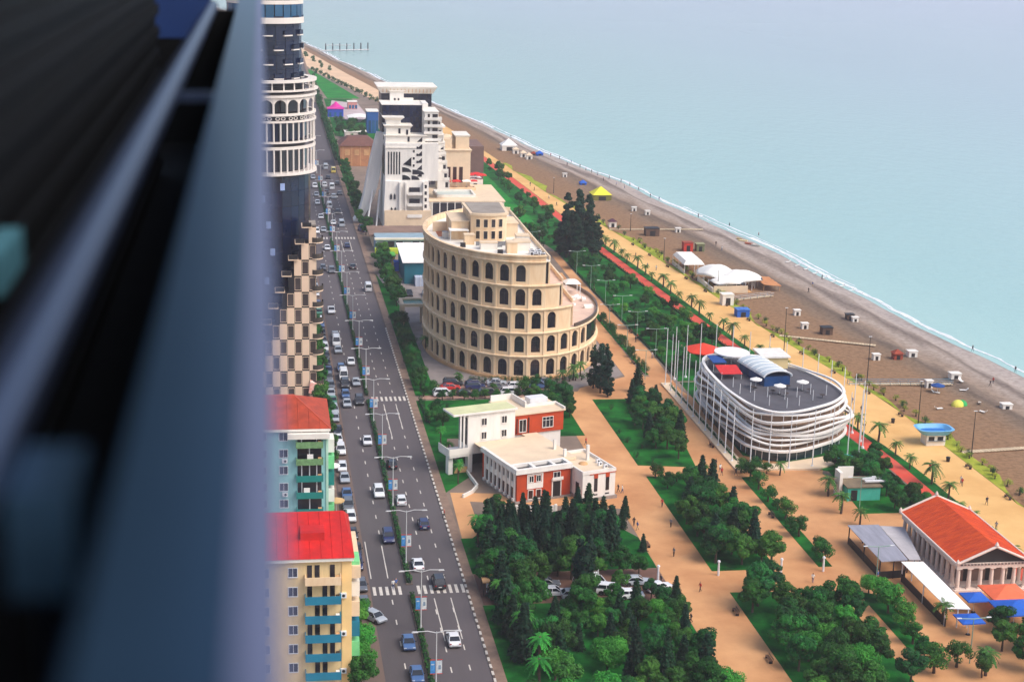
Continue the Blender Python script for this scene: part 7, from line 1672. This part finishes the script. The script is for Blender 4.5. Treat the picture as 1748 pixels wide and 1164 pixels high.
people([(1195, 1010, 2), (1210, 1120, 0), (1300, 1010, 3), (1055, 840, 1), (1062, 842, 0), (1000, 760, 2), (1150, 950, 4)], 'crossing the orange pavement')
people([(1505, 1017, 1), (1498, 990, 3), (1387, 995, 0)], 'beside the white canopy')
people([(1587, 805, 2), (1684, 862, 1), (1640, 826, 0), (1642, 830, 2), (1470, 705, 1), (1465, 718, 2), (1455, 690, 3), (1475, 735, 1), (1700, 905, 4), (1430, 690, 0)], 'on the near promenade')
people([(1088, 580, 2), (1085, 585, 1), (1113, 612, 0), (1112, 575, 4), (1046, 528, 1), (985, 455, 3), (1014, 500, 1)], 'on the yellow garden path')
people([(1380, 500, 1), (1387, 490, 3), (1403, 478, 1), (1222, 420, 1), (1232, 428, 0), (1295, 404, 2), (1245, 388, 1), (1192, 372, 4), (1690, 660, 1), (1733, 636, 1), (1660, 600, 1), (1695, 655, 2)], 'standing on the wet sand')
people([(1090, 326, 1), (1075, 318, 2), (1060, 312, 1), (1052, 318, 3), (1040, 306, 1), (1020, 300, 0), (1010, 296, 1), (1000, 292, 2), (990, 287, 1), (975, 280, 3), (968, 284, 1), (1030, 310, 4), (1066, 322, 0), (955, 272, 1), (940, 268, 2), (1110, 338, 1), (1125, 343, 3), (872, 236, 1)], 'far up the beach')
people([(1163, 600, 0)], 'behind the restaurant')
people([(905, 318, 1), (912, 326, 2), (937, 340, 0), (950, 352, 1), (1060, 432, 3), (1085, 440, 1), (1090, 448, 2), (1120, 462, 0), (1105, 458, 4), (1130, 478, 1)], 'on the distant promenade')
people([(671, 1006, 0), (676, 1004, 3), (832, 1018, 1), (758, 884, 2)], 'crossing at the zebra crossing')
# street props the crowd hides among: moped at the crossing
# ================================================================ the viewing balcony the picture is taken from
M_bal_steel = mat('sky_tinted_steel', srgb(74, 106, 138), 0.3, 0.10, 5.0, metal=.8, stretch=(1, 18, 1))  # blue of the reflected sky put into the steel's base colour
M_bal_edge = mat('pale_rail_edge', srgb(136, 144, 178), 0.4, 0.05, 5.0, metal=.6)
M_bal_dark = mat('black_louvre', srgb(8, 9, 13), 0.75, 0.2, 3.0, spec=.2); M_bal_tube = mat('dark_chrome_tube', srgb(92, 104, 136), 0.32, metal=.9); M_bal_blue = mat('blue_panel', srgb(20, 52, 110), .6, .1, 2)
M_bal_teal = mat('dull_teal', srgb(70, 120, 136), .6)
Z = CAMH
bal_t = thing('viewing_balcony', 'blurred dark balcony with flat blue steel rail very near the camera', 'balcony', (-.3, 3, Z - 1.36))
def bq(name, m, *boxes):
    b = MB()
    for q in boxes: b.box(q[0], q[1], q[2], q[3], Z + q[4], Z + q[5])
    return b.build(name, m, bal_t)
bq('top_rail', M_bal_steel, (-.122, .0, -.6, 14, -.475, -.45))
bq('rail_edge', M_bal_edge, (-.022, .012, -.6, 14, -.4495, -.446))
bq('outer_panel', M_bal_steel, (-.02, .008, -.6, 14, -1.35, -.482))
bq('inner_panel', M_bal_dark, (-.12, -.07, -.6, 14, -1.35, -.478))
MB().tube([(-.26, -.6, Z - .47), (-.26, 9.3, Z - .47)], .034, 12).build('handrail', M_bal_tube, bal_t)
for y in (4.9,): bq('bracket', M_bal_tube, (-.27, -.085, y - .03, y + .03, -.52, -.495))
bq('clamp_box', M_bal_steel, (-.232, -.172, 1.42, 1.56, -.60, -.50)); MB().cyl(-.2, 1.47, Z - .72, Z - .6, .012, n=8).build('clamp_bolt', M_bal_tube, bal_t)
bq('floor', M_bal_dark, (-2.4, -.03, -1.0, 14, -1.45, -1.36)); bq('added_shade_ceiling', M_bal_dark, (-2.4, -.05, -1.0, 14, 1.3, 1.4))  # unseen overhead slab added to shade the wall and rails
bq('rear_wall', M_bal_dark, (-.75, -.55, -1.0, 9.0, -1.36, 1.3))
for i in range(22): bq('louvre', M_bal_dark, (-.548, -.53, -1.0, 9.0, -1.3 + i * .115, -1.25 + i * .115))
bq('end_panel', M_bal_blue, (-.9, -.3, 10.4, 10.5, -.72, .6)); bq('end_screen', M_bal_dark, (-.9, -.3, 10.4, 10.5, -1.36, -.725)); bq('end_screen', M_bal_dark, (-.30, -.09, 9.5, 9.6, -1.35, -.5))
bq('teal_patch', M_bal_teal, (-.56, -.50, 3.2, 3.5, -.72, -.64))  # plain teal block of unknown purpose on the wall
# ================================================================ sea haze
hm = bpy.data.materials.new('haze'); hm.use_nodes = True
hn = hm.node_tree.nodes; hn.remove(hn['Principled BSDF'])
pv = hn.new('ShaderNodeVolumePrincipled'); pv.inputs['Color'].default_value = (0.90, 0.89, 1.0, 1)
pv.inputs['Density'].default_value = 0.00015; pv.inputs['Anisotropy'].default_value = 0.2
hm.node_tree.links.new(pv.outputs[0], hn['Material Output'].inputs['Volume'])
hz = MB().box(-25000, 30000, -1900, 40000, -2.2, 125.0).build('haze', hm)
tag(hz, 'thin pale sea haze over the whole bay', 'haze', kind='stuff')
